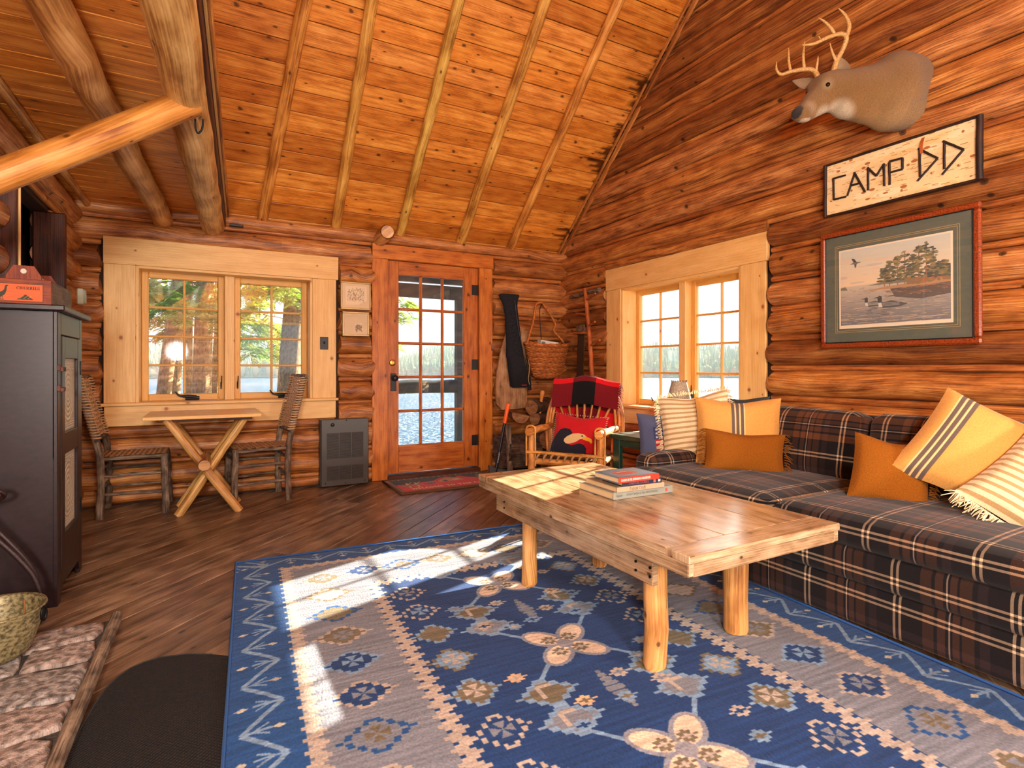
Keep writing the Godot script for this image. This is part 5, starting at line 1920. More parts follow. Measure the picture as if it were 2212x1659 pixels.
func ribbon(b: MB, pts: Array, side: Vector3, hw: float) -> void:
	for k in pts.size() - 1:
		var a: Vector3 = pts[k]
		var c: Vector3 = pts[k + 1]
		var nn := side.cross(c - a).normalized()
		if nn.y < 0:
			nn = -nn
		b.quad(a - side * hw, c - side * hw, c + side * hw, a + side * hw, nn, Vector2(k * 0.02, 0), Vector2(k * 0.02 + 0.02, 0), Vector2(k * 0.02 + 0.02, 0.02), Vector2(k * 0.02, 0.02))

func twig_chair() -> Node3D:
	# faces +x; bark posts, splint seat and back
	var t := thing("twig_chair", "", "chair")
	var fz := 0.185
	for s in [-1.0, 1.0]:
		bar(t, "leg", pick(M.bark), Vector3(0.195, 0, s * fz), Vector3(0.185, 0.43, s * fz), 0.025, 0.023, 12, 0.004)
		var k := mb()
		k.tube(smooth([Vector3(-0.20, 0, s * fz), Vector3(-0.19, 0.25, s * fz), Vector3(-0.205, 0.48, s * fz), Vector3(-0.275, 0.78, s * fz), Vector3(-0.325, 1.0, s * fz)]), smoothf([0.026, 0.024, 0.024, 0.021, 0.018]), 12)
		part(k, "back_post", pick(M.bark), t)
		for y in [0.16, 0.30]:
			bar(t, "stretcher", pick(M.bark), Vector3(-0.195, y + R(-0.01, 0.01), s * fz), Vector3(0.19, y, s * fz), 0.0115, 0.013, 8, 0.003)
	for y in [0.2, 0.34]:
		bar(t, "stretcher", pick(M.bark), Vector3(0.19, y, -fz), Vector3(0.19, y, fz), 0.0115, -1, 8, 0.003)
		bar(t, "stretcher", pick(M.bark), Vector3(-0.195, y, -fz), Vector3(-0.195, y, fz), 0.0115, -1, 8, 0.003)
	for s in [-1.0, 1.0]:
		bar(t, "seat_rail", pick(M.bark), Vector3(-0.2, 0.415, s * fz), Vector3(0.2, 0.415, s * fz), 0.014, -1, 8, 0.002)
	bar(t, "seat_rail", pick(M.bark), Vector3(0.187, 0.415, -fz - 0.02), Vector3(0.187, 0.415, fz + 0.02), 0.014, -1, 8, 0.002)
	bar(t, "seat_rail", pick(M.bark), Vector3(-0.2, 0.415, -fz), Vector3(-0.2, 0.415, fz), 0.014, -1, 8, 0.002)
	var spl := mat("splint weave", Color(0.86, 0.76, 0.64), 0.75, T.table, Vector2(6, 10))
	var sw := mb()
	sw.xf = Transform3D(Basis(), Vector3(-0.005, 0.43, 0))
	woven(sw, 0.40, 0.39, 13, 13, 0.004)
	part(sw, "seat", spl, t).set_meta("kind", "stuff")
	var bw := mb()
	var dir := Vector3(-0.115, 0.45, 0).normalized()
	bw.xf = Transform3D(Basis(dir, Vector3(dir.y, -dir.x, 0), Vector3.BACK), Vector3(-0.263, 0.775, 0))
	woven(bw, 0.42, 0.39, 14, 12, 0.004)
	var gs := mat("grey splint weave", Color(1.0, 0.97, 0.92), 0.75, T.table, Vector2(6, 10))
	part(bw, "backrest", gs, t).set_meta("kind", "stuff")
	for s in [-1.0, 1.0]:
		# splints wrapped round the posts
		var wr := mb()
		for k in 22:
			var e := k / 21.0
			var p := Vector3(-0.218, 0.565, s * fz).lerp(Vector3(-0.318, 0.975, s * fz), e)
			var lp := []
			for a in 9:
				lp.append(p + Vector3(cos(TAU * a / 8) * 0.026, R(-0.002, 0.002), sin(TAU * a / 8) * 0.026))
			wr.tube(lp, [0.0065], 5, false)
		part(wr, "wrapping", gs, t).set_meta("kind", "stuff")
	bar(t, "top_stick", pick(M.bark), Vector3(-0.322, 0.985, -fz - 0.05), Vector3(-0.322, 0.985, fz + 0.05), 0.014, 0.012, 8, 0.003)
	bar(t, "low_stick", pick(M.bark), Vector3(-0.21, 0.55, -fz - 0.06), Vector3(-0.21, 0.55, fz + 0.06), 0.014, 0.012, 8, 0.003)
	return t

func window_corner() -> void:
	var c := twig_chair()
	c.position = Vector3(-3.915, 0, 0.19)
	c.set_meta("label", "grey twig chair with woven splint seat beside the cupboard")
	c.set_meta("group", "twig chairs at the window table")
	var d: Node3D = c.duplicate()
	d.name = numbered("twig_chair")
	add_child(d)
	d.position = Vector3(-3.105, 0, 0.225)
	d.rotation.y = PI + 0.1
	d.set_meta("label", "grey twig chair facing left between the window table and the wall heater")
	var t := thing("window_table", "small pine table on crossed pole legs under the left window", "table", Vector3(-3.475, 0, 0.375))
	var wm := tints("table top pine", Color(1.0, 0.9, 0.74), 0.3, T.pine, Vector2(0.8, 1.5), 0.02, 0.06)
	for k in 3:
		pbox(t, "top_board", wm[k + 1], Vector3(0, 0.706, -0.2 + k * 0.2), Vector3(0.735, 0.026, 0.199), 0.004)
	for z in [-0.16, 0.13]:
		bar(t, "leg", M.peel[3], Vector3(-0.165, 0.0, z + 0.02), Vector3(0.27, 0.69, z + 0.02), 0.031, 0.028, 14, 0.002)
		bar(t, "leg", M.peel[2], Vector3(0.225, 0.0, z + 0.07), Vector3(-0.235, 0.69, z + 0.07), 0.031, 0.028, 14, 0.002)
		pbox(t, "cleat", M.dark, Vector3(0.01, 0.683, z + 0.045), Vector3(0.6, 0.022, 0.08), 0.003)
	bar(t, "stretcher_log", M.peel[0], Vector3(0.0, 0.365, -0.2), Vector3(0.0, 0.365, 0.30), 0.038, -1, 16, 0.002)
	# wall heater
	var hm := mat("brown enamel steel", Color(0.30, 0.29, 0.275), 0.38)
	hm.metallic = 0.3
	var h := thing("wall_heater", "dark grey louvred wall heater between the chair and the door", "heater", Vector3(-2.387, 0.012, 0.0))
	pbox(h, "body", hm, Vector3(-0.006, 0.295, 0.05), Vector3(0.41, 0.585, 0.09), 0.004)
	pbox(h, "front_plate", hm, Vector3(0, 0.295, 0.099), Vector3(0.412, 0.588, 0.014), 0.006)
	var dk := mat("heater dark", Color(0.10, 0.07, 0.06), 0.5)
	for row in [[0.355, 0.225, 23], [0.115, 0.125, 13]]:
		for cl in 3:
			var p := mb()
			p.box(Vector3(-0.107 + cl * 0.107, row[0], 0.1065), Vector3(0.1, row[1], 0.002), 0.0)
			var g := part(p, "grille", dk, h)
			var lv := mb()
			for k in row[2]:
				lv.box(Vector3(-0.107 + cl * 0.107, row[0] - row[1] / 2 + (k + 0.5) * row[1] / row[2], 0.109), Vector3(0.1, row[1] / row[2] * 0.5, 0.005), 0.001, Basis(Vector3.RIGHT, 0.6))
			part(lv, "louvres", hm, g).set_meta("kind", "stuff")
	var kn := mb()
	kn.xf = Transform3D(Basis(Vector3.RIGHT, PI / 2), Vector3(-0.11, 0.54, 0.105))
	kn.lathe([Vector2(0.016, 0), Vector2(0.016, 0.012), Vector2(0.01, 0.018), Vector2(0, 0.018)], 14)
	part(kn, "dial", M.black, h)
	for q in [Vector2(0.01, 0.575), Vector2(0.0, 0.02), Vector2(-0.17, 0.03), Vector2(0.17, 0.03)]:
		var sc := mb()
		sc.xf = Transform3D(Basis(Vector3.RIGHT, PI / 2), Vector3(q.x, q.y, 0.105))
		sc.lathe([Vector2(0.006, 0), Vector2(0.005, 0.003), Vector2(0, 0.004)], 8)
		part(sc, "screw", M.iron, h)
	# small framed engravings
	var fm := mat("silver gilt frame", Color(0.72, 0.62, 0.42), 0.35)
	fm.metallic = 0.6
	for q in [["framed_engraving", "small framed forest engraving hung by the door, the upper one", -2.284, 1.70, 0.27, 0.25, 1], ["framed_engraving", "smaller framed engraving with wide mount below the forest one", -2.284, 1.447, 0.24, 0.22, 2]]:
		var f := thing(q[0], q[1], "picture", Vector3(q[2], q[3], 0.055), 0.0, "framed engravings by the door")
		frame_bars(f, fm, q[4], q[5], 0.016, 0.018)
		var pm := mb(false)
		rect_uv(pm, Vector3(-q[4] / 2 + 0.01, -q[5] / 2 + 0.01, 0.004), Vector3(q[4] - 0.02, 0, 0), Vector3(0, q[5] - 0.02, 0))
		part(pm, "print", mat("engraving print", Color.WHITE, 0.7, engraving_texture(q[6])), f)
		pbox(f, "glazing", M.glass, Vector3(0, 0, 0.009), Vector3(q[4] - 0.022, q[5] - 0.022, 0.002), 0.0)
	var sw := thing("light_switch", "black light switch on the right casing of the left window", "switch", Vector3(-2.549, 1.27, 0.0))
	pbox(sw, "plate", M.black, Vector3(0, 0, 0.004), Vector3(0.07, 0.112, 0.006), 0.002)
	pbox(sw, "toggle", M.black, Vector3(0, 0.005, 0.012), Vector3(0.01, 0.022, 0.014), 0.002, Basis(Vector3.RIGHT, -0.4))

func frame_bars(f: Node3D, m: Material, w: float, h: float, bw: float, dp: float) -> void:
	for s in [-1.0, 1.0]:
		pbox(f, "frame_bar", m, Vector3(0, s * (h / 2 - bw / 2), 0), Vector3(w, bw, dp), bw * 0.25)
		pbox(f, "frame_bar", m, Vector3(s * (w / 2 - bw / 2), 0, 0), Vector3(bw, h - 2 * bw + 0.001, dp), bw * 0.25)

# ---------- right-hand wall: deer, sign, print ----------
func deer() -> void:
	var o := thing("deer_mount", "mounted buck deer head with branching antlers high on the log wall", "deer mount", Vector3(0, 2.58, 3.42))
	var base := Vector3(0, 2.58, 3.42)
	var pr := []
	for q in [[[-0.03, 2.655, 3.455], [-0.10, 2.655, 3.44], 0.135, 0.14], [[-0.03, 2.50, 3.44], [-0.12, 2.49, 3.42], 0.115, 0.115], [[-0.10, 2.60, 3.43], [-0.25, 2.595, 3.33], 0.155, 0.118], [[-0.22, 2.60, 3.35], [-0.37, 2.615, 3.255], 0.122, 0.092], [[-0.16, 2.45, 3.40], [-0.33, 2.52, 3.29], 0.06, 0.07], [[-0.36, 2.645, 3.25], [-0.42, 2.635, 3.225], 0.070, 0.060], [[-0.42, 2.605, 3.225], [-0.475, 2.545, 3.205], 0.060, 0.048], [[-0.475, 2.545, 3.205], [-0.555, 2.467, 3.182], 0.050, 0.036], [[-0.39, 2.555, 3.24], [-0.52, 2.452, 3.193], 0.055, 0.026], [[-0.555, 2.468, 3.168], [-0.556, 2.466, 3.197], 0.030, 0.030], [[-0.435, 2.655, 3.262], [-0.455, 2.64, 3.25], 0.022, 0.02], [[-0.435, 2.655, 3.188], [-0.455, 2.64, 3.18], 0.022, 0.02]]:
		pr.append([Vector3(q[0][0], q[0][1], q[0][2]) - base, Vector3(q[1][0], q[1][1], q[1][2]) - base, q[2], q[3]])
	var b := mb(false)
	net(b, Vector3(-0.63, 2.33, 3.04) - base, Vector3(-0.02, 2.86, 3.64) - base, 0.0105, pr, 0.035)
	# coat colours: pale throat, muzzle sides, eye rings; dark nose and brow
	var cols := PackedColorArray()
	var brown := Color(0.27, 0.14, 0.038)
	for k in b.v.size():
		var p := b.v[k] + base
		var c := brown.lerp(Color(0.36, 0.215, 0.085), clampf((2.62 - p.y) / 0.2, 0, 1) * clampf((p.x + 0.3) / 0.12, 0, 1))
		var thr := clampf(1.0 - p.distance_to(Vector3(-0.37, 2.47, 3.29)) / 0.09, 0, 1)
		thr = maxf(thr, clampf(1.0 - p.distance_to(Vector3(-0.44, 2.475, 3.22)) / 0.07, 0, 1))
		c = c.lerp(Color(0.55, 0.46, 0.32), smoothstep(0.0, 0.5, thr))
		var eye := clampf(1.0 - p.distance_to(Vector3(-0.452, 2.612, 3.272)) / 0.045, 0, 1)
		c = c.lerp(Color(0.42, 0.30, 0.15), smoothstep(0.0, 0.6, eye) * 0.8)
		var mz := clampf(1.0 - p.distance_to(Vector3(-0.525, 2.49, 3.21)) / 0.05, 0, 1)
		c = c.lerp(Color(0.52, 0.36, 0.2), smoothstep(0.0, 0.6, mz) * 0.7)
		if p.distance_to(Vector3(-0.535, 2.432, 3.19)) < 0.03:
			c = Color(0.66, 0.55, 0.4)
		if p.distance_to(Vector3(-0.578, 2.47, 3.182)) < 0.036:
			c = Color(0.02, 0.018, 0.018)
		cols.append(c)
	b.c = cols
	var fur := mat("deer fur", Color(1, 1, 1), 0.9, plain_noise(Color8(236, 232, 226), 81, 0.5, 256, 0.12), Vector2(1, 1))
	fur.vertex_color_use_as_albedo = true
	fur.uv1_triplanar = true
	fur.uv1_scale = Vector3(3, 11, 11)
	fur.heightmap_enabled = true
	fur.heightmap_texture = plain_noise(Color8(128, 128, 128), 83, 0.9, 256, 0.3)
	fur.heightmap_scale = 0.5
	fur.rim_enabled = true
	fur.rim = 0.3
	part(b, "head_and_neck", fur, o)
	var horn := mat("antler", Color(0.80, 0.64, 0.42), 0.5, plain_noise(Color8(235, 225, 205), 85, 0.25), Vector2(4, 4))
	var A := func(arr): 
		var r := []
		for q in arr:
			r.append(Vector3(q[0], q[1], q[2]) - base)
		return r
	var near := mb(false)
	near.tube(smooth(A.call([[-0.385, 2.70, 3.265], [-0.375, 2.76, 3.275], [-0.36, 2.815, 3.30], [-0.365, 2.868, 3.325], [-0.40, 2.885, 3.318], [-0.46, 2.868, 3.285], [-0.52, 2.838, 3.24], [-0.575, 2.832, 3.205]])), smoothf([0.017, 0.014, 0.0125, 0.013, 0.012, 0.0105, 0.0085, 0.003]), 10)
	near.tube(smooth(A.call([[-0.365, 2.872, 3.322], [-0.355, 2.93, 3.335], [-0.375, 2.99, 3.325], [-0.40, 3.035, 3.302]])), smoothf([0.012, 0.0115, 0.0085, 0.0025]), 8)
	near.tube(smooth(A.call([[-0.43, 2.88, 3.30], [-0.455, 2.91, 3.295], [-0.48, 2.95, 3.275], [-0.50, 2.98, 3.251]])), smoothf([0.010, 0.0095, 0.007, 0.0025]), 8)
	near.tube(smooth(A.call([[-0.49, 2.855, 3.26], [-0.505, 2.875, 3.255]])), [0.008, 0.003], 8)
	near.tube(smooth(A.call([[-0.378, 2.765, 3.275], [-0.405, 2.80, 3.272], [-0.42, 2.855, 3.266]])), smoothf([0.010, 0.007, 0.0025]), 8)
	part(near, "antler", horn, o)
	var far := mb(false)
	far.tube(smooth(A.call([[-0.42, 2.69, 3.20], [-0.435, 2.735, 3.185], [-0.46, 2.755, 3.15], [-0.50, 2.76, 3.09], [-0.53, 2.757, 3.045], [-0.55, 2.785, 3.03], [-0.55, 2.83, 3.03]])), smoothf([0.016, 0.0135, 0.012, 0.0105, 0.009, 0.007, 0.0025]), 10)
	far.tube(smooth(A.call([[-0.50, 2.76, 3.085], [-0.51, 2.82, 3.08], [-0.51, 2.898, 3.079]])), smoothf([0.009, 0.0075, 0.0025]), 8)
	far.tube(smooth(A.call([[-0.465, 2.757, 3.145], [-0.475, 2.83, 3.145], [-0.47, 2.91, 3.151]])), smoothf([0.010, 0.008, 0.0025]), 8)
	far.tube(smooth(A.call([[-0.43, 2.73, 3.19], [-0.44, 2.76, 3.205], [-0.44, 2.805, 3.211]])), smoothf([0.010, 0.007, 0.0025]), 8)
	part(far, "antler", horn, o)
	# ears
	for q in [[Vector3(-0.35, 2.672, 3.305), Vector3(-0.372, 2.800, 3.268), Vector3(-0.75, 0.1, 0.65)], [Vector3(-0.40, 2.665, 3.175), Vector3(-0.44, 2.735, 3.055), Vector3(-0.7, 0.3, 0.5)]]:
		var e := mb(false)
		var ax: Vector3 = q[1] - q[0]
		var fr: Vector3 = (q[2] - ax.normalized() * q[2].dot(ax.normalized())).normalized()
		var sd := ax.cross(fr).normalized()
		var bs: Vector3 = q[0] - base
		var cc := PackedColorArray()
		for lay in 2:
			e.grid(8, 10, func(u, v):
				var wd := 0.038 * sin(PI * pow(0.12 + 0.88 * v, 0.75)) + 0.004
				var x: float = u * 2.0 - 1.0
				return bs + ax * v + sd * x * wd - fr * (0.02 * (1.0 - x * x)) * sin(PI * minf(v + 0.15, 1.0)) + fr * (0.004 if lay == 0 else 0.0), 1, 1)
			for k in 99:
				cc.append(Color(0.42, 0.28, 0.15) if lay == 0 else Color(0.2, 0.11, 0.05))
		e.c = cc
		part(e, "ear", fur, o)
	var ey := mat("glass eye", Color(0.015, 0.01, 0.008), 0.05)
	for q in [Vector3(-0.458, 2.608, 3.277), Vector3(-0.457, 2.612, 3.165)]:
		var e := mb(false)
		sphere(e, q - base, 0.0155)
		part(e, "eye", ey, o)

func sphere(b: MB, c: Vector3, r: float, n := 12, sc := Vector3.ONE) -> void:
	var pr := []
	for k in n + 1:
		pr.append(Vector2(sin(PI * k / n) * r, -cos(PI * k / n) * r))
	var keep := b.xf
	b.xf = b.xf * Transform3D(Basis.from_scale(sc), c)
	b.lathe(pr, n * 2)
	b.xf = keep

func net(b: MB, lo: Vector3, hi: Vector3, cell: float, pr: Array, kk: float) -> void:
	# smooth union of tapered capsules meshed as surface nets
	var nx := int((hi.x - lo.x) / cell) + 2
	var ny := int((hi.y - lo.y) / cell) + 2
	var nz := int((hi.z - lo.z) / cell) + 2
	var f := PackedFloat32Array()
	f.resize(nx * ny * nz)
	f.fill(1.0)
	for q in pr:
		var a: Vector3 = q[0]
		var c: Vector3 = q[1]
		var ra: float = q[2]
		var rb: float = q[3]
		var pad := maxf(ra, rb) + 0.05
		var p0 := (a.min(c) - Vector3.ONE * pad - lo) / cell
		var p1 := (a.max(c) + Vector3.ONE * pad - lo) / cell
		var ba := c - a
		var bb := maxf(ba.length_squared(), 1e-9)
		for z in range(maxi(int(p0.z), 0), mini(int(p1.z) + 1, nz)):
			for y in range(maxi(int(p0.y), 0), mini(int(p1.y) + 1, ny)):
				for x in range(maxi(int(p0.x), 0), mini(int(p1.x) + 1, nx)):
					var p := lo + Vector3(x, y, z) * cell
					var t := clampf((p - a).dot(ba) / bb, 0.0, 1.0)
					var d := (p - a - ba * t).length() - lerpf(ra, rb, t)
					var ix := (z * ny + y) * nx + x
					var e := f[ix]
					var h := maxf(kk - absf(e - d), 0.0) / kk
					f[ix] = minf(e, d) - h * h * kk * 0.25
	var id := {}
	for z in nz - 1:
		for y in ny - 1:
			for x in nx - 1:
				var i0 := (z * ny + y) * nx + x
				var neg := 0
				for k in 8:
					if f[i0 + (k & 1) + ((k >> 1) & 1) * nx + ((k >> 2) & 1) * nx * ny] < 0.0:
						neg += 1
				if neg == 0 or neg == 8:
					continue
				var s := Vector3.ZERO
				var w := 0
				for k in 8:
					for ax in 3:
						var m := k | (1 << ax)
						if m == k:
							continue
						var ca := Vector3(k & 1, (k >> 1) & 1, (k >> 2) & 1)
						var cb := Vector3(m & 1, (m >> 1) & 1, (m >> 2) & 1)
						var fa := f[i0 + int(ca.x) + int(ca.y) * nx + int(ca.z) * nx * ny]
						var fb := f[i0 + int(cb.x) + int(cb.y) * nx + int(cb.z) * nx * ny]
						if (fa < 0.0) != (fb < 0.0):
							s += ca.lerp(cb, fa / (fa - fb))
							w += 1
				var p := lo + (Vector3(x, y, z) + s / w) * cell
				var g := Vector3(f[i0 + 1] - f[i0], f[i0 + nx] - f[i0], f[i0 + nx * ny] - f[i0])
				id[i0] = b.vert(p, g.normalized(), Vector2(p.x, p.y))
	for key in id:
		var i0: int = key
		for ax in 3:
			var st: int = [1, nx, nx * ny][ax]
			var u: int = [nx, nx * ny, 1][ax]
			var v: int = [nx * ny, 1, nx][ax]
			if (f[i0] < 0.0) != (f[i0 + st] < 0.0) and id.has(i0 - u) and id.has(i0 - v) and id.has(i0 - u - v):
				b.tri(id[i0], id[i0 - u], id[i0 - u - v])
				b.tri(id[i0], id[i0 - u - v], id[i0 - v])
	# even out the normals
	var acc := PackedVector3Array()
	acc.resize(b.v.size())
	for k in range(0, b.i.size(), 3):
		var g := -(b.v[b.i[k + 1]] - b.v[b.i[k]]).cross(b.v[b.i[k + 2]] - b.v[b.i[k]])
		for j in 3:
			acc[b.i[k + j]] += g
	for k in acc.size():
		if acc[k].length() > 1e-12:
			b.n[k] = acc[k].normalized()

func wall_pieces() -> void:
	var wb := Basis(Vector3(0, 0, 1), Vector3.UP, Vector3(-1, 0, 0))
	# birch bark sign with twig letters
	var s := thing("birch_sign", "birch bark sign with twig letters below the deer head", "sign", Vector3(-0.062, 2.1535, 3.4155))
	s.basis = wb
	var fm := mat("twig frame", Color(0.34, 0.19, 0.11), 0.6, T.bark, Vector2(2, 4))
	var bk := mb(false)
	rect_uv(bk, Vector3(-0.395, -0.155, 0.0), Vector3(0.79, 0, 0), Vector3(0, 0.31, 0))
	part(bk, "bark_sheet", mat("birch bark", Color.WHITE, 0.6, birch_texture()), s)
	pbox(s, "backing", M.dark, Vector3(0, 0, -0.008), Vector3(0.80, 0.315, 0.012), 0.002)
	for q in [-1.0, 1.0]:
		bar(s, "frame_twig", fm, Vector3(q * 0.397, -0.162, 0.003), Vector3(q * 0.397, 0.162, 0.003), 0.011 if q < 0 else 0.016, -1, 8, 0.002)
		bar(s, "frame_twig", fm, Vector3(-0.4, q * 0.159, 0.002), Vector3(0.4, q * 0.159, 0.002), 0.008, -1, 8, 0.001)
	var tw := mat("letter twigs", Color(0.30, 0.16, 0.09), 0.7, T.bark, Vector2(3, 6))
	var L := {
		"letter_c": [[-0.346, 0.065, -0.269, 0.063], [-0.344, 0.067, -0.34, -0.068], [-0.34, -0.065, -0.266, -0.067]],
		"letter_a": [[-0.214, 0.06, -0.258, -0.065], [-0.217, 0.064, -0.156, -0.068], [-0.235, -0.008, -0.183, -0.009]],
		"letter_m": [[-0.138, 0.064, -0.137, -0.065], [-0.141, 0.068, -0.093, 0.005], [-0.093, 0.005, -0.052, 0.061], [-0.052, 0.063, -0.049, -0.065]],
		"letter_p": [[-0.022, 0.064, -0.021, -0.066], [-0.022, 0.066, 0.045, 0.063], [0.045, 0.063, 0.045, 0.001], [0.045, 0.001, -0.015, 0.002]],
		"letter_d": [[0.13, 0.081, 0.132, -0.066], [0.124, 0.088, 0.215, 0.005], [0.215, 0.005, 0.12, -0.086]],
		"letter_d_001": [[0.246, 0.076, 0.245, -0.061], [0.239, 0.087, 0.33, 0.012], [0.33, 0.012, 0.235, -0.087]]}
	for k in L:
		var g := Node3D.new()
		g.name = k
		s.add_child(g, true)
		for q in L[k]:
			bar(g, "twig", tw, Vector3(q[0], q[1], 0.006), Vector3(q[2], q[3], 0.006), 0.0062, 0.0055, 7, 0.0008)
	for q in [Vector3(0.189, -0.064, 0.004), Vector3(0.31, -0.061, 0.004)]:
		var d := mb()
		sphere(d, q, 0.007, 6)
		part(d, "peg", M.peel[1], s)
	var pe := mb(false)
	pe.grid(3, 6, func(u, v): return Vector3(0.138 + u * 0.016 - 0.004 * v, 0.14 - v * 0.085, 0.004 + 0.016 * sin(v * 2.6)), 1, 1)
	part(pe, "peeled_curl", mat("inner bark", Color(0.68, 0.34, 0.14), 0.7), s)
	# framed lake print
	var p := thing("framed_print", "framed print of loons on a lake in a wide green mount", "picture", Vector3(-0.075, 1.5265, 3.412))
	p.basis = wb * Basis(Vector3.RIGHT, 0.012)
	var red := mat("red burl frame", Color(0.62, 0.30, 0.14), 0.3, plain_noise(Color8(220, 200, 190), 91, 0.45), Vector2(5, 5))
	frame_bars(p, red, 0.825, 0.713, 0.034, 0.028)
	var ins := mat("black slip", Color(0.05, 0.05, 0.05), 0.4)
	frame_bars(p, ins, 0.762, 0.65, 0.006, 0.02)
	var mt := mb(false)
	rect_uv(mt, Vector3(-0.38, -0.325, 0.002), Vector3(0.76, 0, 0), Vector3(0, 0.65, 0))
	part(mt, "mount", mat("green mount board", Color(0.30, 0.34, 0.24), 0.85, plain_noise(Color8(235, 235, 230), 93, 0.06), Vector2(1, 1)), p)
	var gold := mat("gilt line", Color(0.66, 0.54, 0.28), 0.5)
	for k in 2:
		var w: float = [0.642, 0.622][k]
		var h: float = [0.525, 0.506][k]
		for q in [-1.0, 1.0]:
			pbox(p, "gilt_line", gold, Vector3(0, q * h / 2, 0.003), Vector3(w, 0.003, 0.001), 0.0)
			pbox(p, "gilt_line", gold, Vector3(q * w / 2, 0, 0.003), Vector3(0.003, h, 0.001), 0.0)
	pbox(p, "print_margin", mat("print margin", Color(0.92, 0.86, 0.74), 0.8), Vector3(-0.003, -0.003, 0.003), Vector3(0.59, 0.474, 0.001), 0.0)
	var ar := mb(false)
	rect_uv(ar, Vector3(-0.288, -0.22, 0.0042), Vector3(0.57, 0, 0), Vector3(0, 0.444, 0))
	part(ar, "print", mat("lake print", Color.WHITE, 0.7, loon_texture()), p)
	pbox(p, "glazing", M.glass, Vector3(0, 0, 0.0085), Vector3(0.755, 0.643, 0.002), 0.0)

# ---------- back right corner ----------
func corner_things() -> void:
	# long-bladed wooden board leaning on the wall
	var bo := thing("wooden_paddle", "broad grey-brown wooden paddle blade leaning by the door casing", "paddle", Vector3(-0.68, 0.62, 0.085))
	var ol := []
	for q in [[-0.13, 0.0], [0.13, 0.01], [0.165, 0.05], [0.165, 0.4], [0.15, 0.62], [0.19, 0.78], [0.13, 0.845], [-0.02, 0.84], [-0.075, 0.8], [-0.14, 0.62], [-0.185, 0.4], [-0.2, 0.22], [-0.19, 0.06]]:
		ol.append(Vector2(q[0], q[1]))
	var pb := mb()
	pb.prism(ol, 0.022, 1)
	part(pb, "blade", mat("weathered paddle wood", Color(0.86, 0.78, 0.70), 0.6, T.table, Vector2(0.8, 1.6), 0.03), bo)
	bar(bo, "shaft", M.bark[3], Vector3(0.0, 0.82, -0.012), Vector3(0.02, 1.2, -0.03), 0.016)
	# black rod bag
	var bg := thing("rod_bag", "long black cloth rod bag hanging beside the door", "bag", Vector3(-0.66, 0.85, 0.12))
	var bm := cloth("black nylon", Color(0.17, 0.175, 0.19), plain_noise(Color8(220, 222, 230), 95, 0.25), Vector2(3, 3))
	var secs := [[0.31, -0.02, 0.100, 0.045], [0.36, -0.025, 0.095, 0.04], [0.45, -0.03, 0.088, 0.035], [0.6, -0.045, 0.082, 0.033], [0.75, -0.06, 0.076, 0.03], [0.84, -0.075, 0.08, 0.028], [0.90, -0.085, 0.098, 0.03], [0.94, -0.09, 0.118, 0.032], [0.955, -0.085, 0.11, 0.026], [0.93, -0.06, 0.05, 0.012]]
	part(oval_loft(secs), "sleeve", bm, bg)
	part(oval_loft([[0.0, 0.03, 0.085, 0.02], [0.012, 0.03, 0.104, 0.05], [0.1, 0.022, 0.108, 0.06], [0.22, 0.005, 0.106, 0.06], [0.31, -0.015, 0.1, 0.055], [0.325, -0.02, 0.09, 0.04]], 0.01), "pocket", bm, bg)
	var zp := mb()
	zp.tube(smooth([Vector3(0.09, 0.05, 0.055), Vector3(0.06, 0.3, 0.06), Vector3(0.0, 0.6, 0.04), Vector3(-0.045, 0.9, 0.038)]), [0.004], 5, false)
	part(zp, "zip", mat("zip", Color(0.16, 0.16, 0.17), 0.4), bg)
	pbox(bg, "strap", bm, Vector3(0.125, 0.04, 0.04), Vector3(0.05, 0.14, 0.008), 0.003, Basis(Vector3.BACK, 0.08))
	var pu := mb()
	pu.tube(smooth([Vector3(0.1, 0.3, 0.062), Vector3(0.115, 0.2, 0.068), Vector3(0.1, 0.09, 0.07), Vector3(0.115, 0.03, 0.068)]), [0.003], 5)
	part(pu, "pull_cord", mat("pale cord", Color(0.75, 0.7, 0.55), 0.8), bg)
	pbox(bg, "maker_mark", mat("red print", Color(0.75, 0.12, 0.08), 0.6), Vector3(0.05, 0.025, 0.072), Vector3(0.06, 0.009, 0.001), 0.0)
	# wicker basket
	var ba := thing("wicker_basket", "brown wicker wall basket with a looped twig handle in the corner", "basket", Vector3(-0.335, 0.93, 0.185))
	var wk := tints("wicker", Color(0.84, 0.62, 0.40), 0.75, T.peel, Vector2(6, 10), 0.05, 0.14)
	var rr := func(v: float) -> Vector2: return Vector2(lerpf(0.13, 0.25, pow(v, 0.55)), lerpf(0.07, 0.125, pow(v, 0.55)))
	for g in 4:
		var wv := mb()
		for k in range(g, 26, 4):
			var v := k / 25.0
			var r: Vector2 = rr.call(v)
			var lp := []
			for a in 40:
				var an := TAU * a / 40
				var wob := 0.004 * (1.0 if (a / 2 + k) % 2 == 0 else -1.0)
				lp.append(Vector3(cos(an) * (r.x + wob), 0.02 + v * 0.34 + 0.05 * (cos(an) * 0.0 + sin(an) * -0.35) * v + R(-0.003, 0.003), sin(an) * (r.y + wob)))
			wv.tube(lp, [0.0082], 6, false, 1.0, true)
		part(wv, "weave", wk[g], ba).set_meta("kind", "stuff")
	var stk := mb()
	for a in 20:
		var an := TAU * a / 20
		var pts := []
		for k in 5:
			var r: Vector2 = rr.call(k / 4.0)
			pts.append(Vector3(cos(an) * r.x, 0.02 + k / 4.0 * 0.35, sin(an) * r.y))
		stk.tube(pts, [0.005], 5, false)
	part(stk, "stakes", wk[1], ba).set_meta("kind", "stuff")
	var bt := mb()
	bt.lathe([Vector2(0.0, 0.0), Vector2(0.1, 0.005), Vector2(0.125, 0.03)], 20)
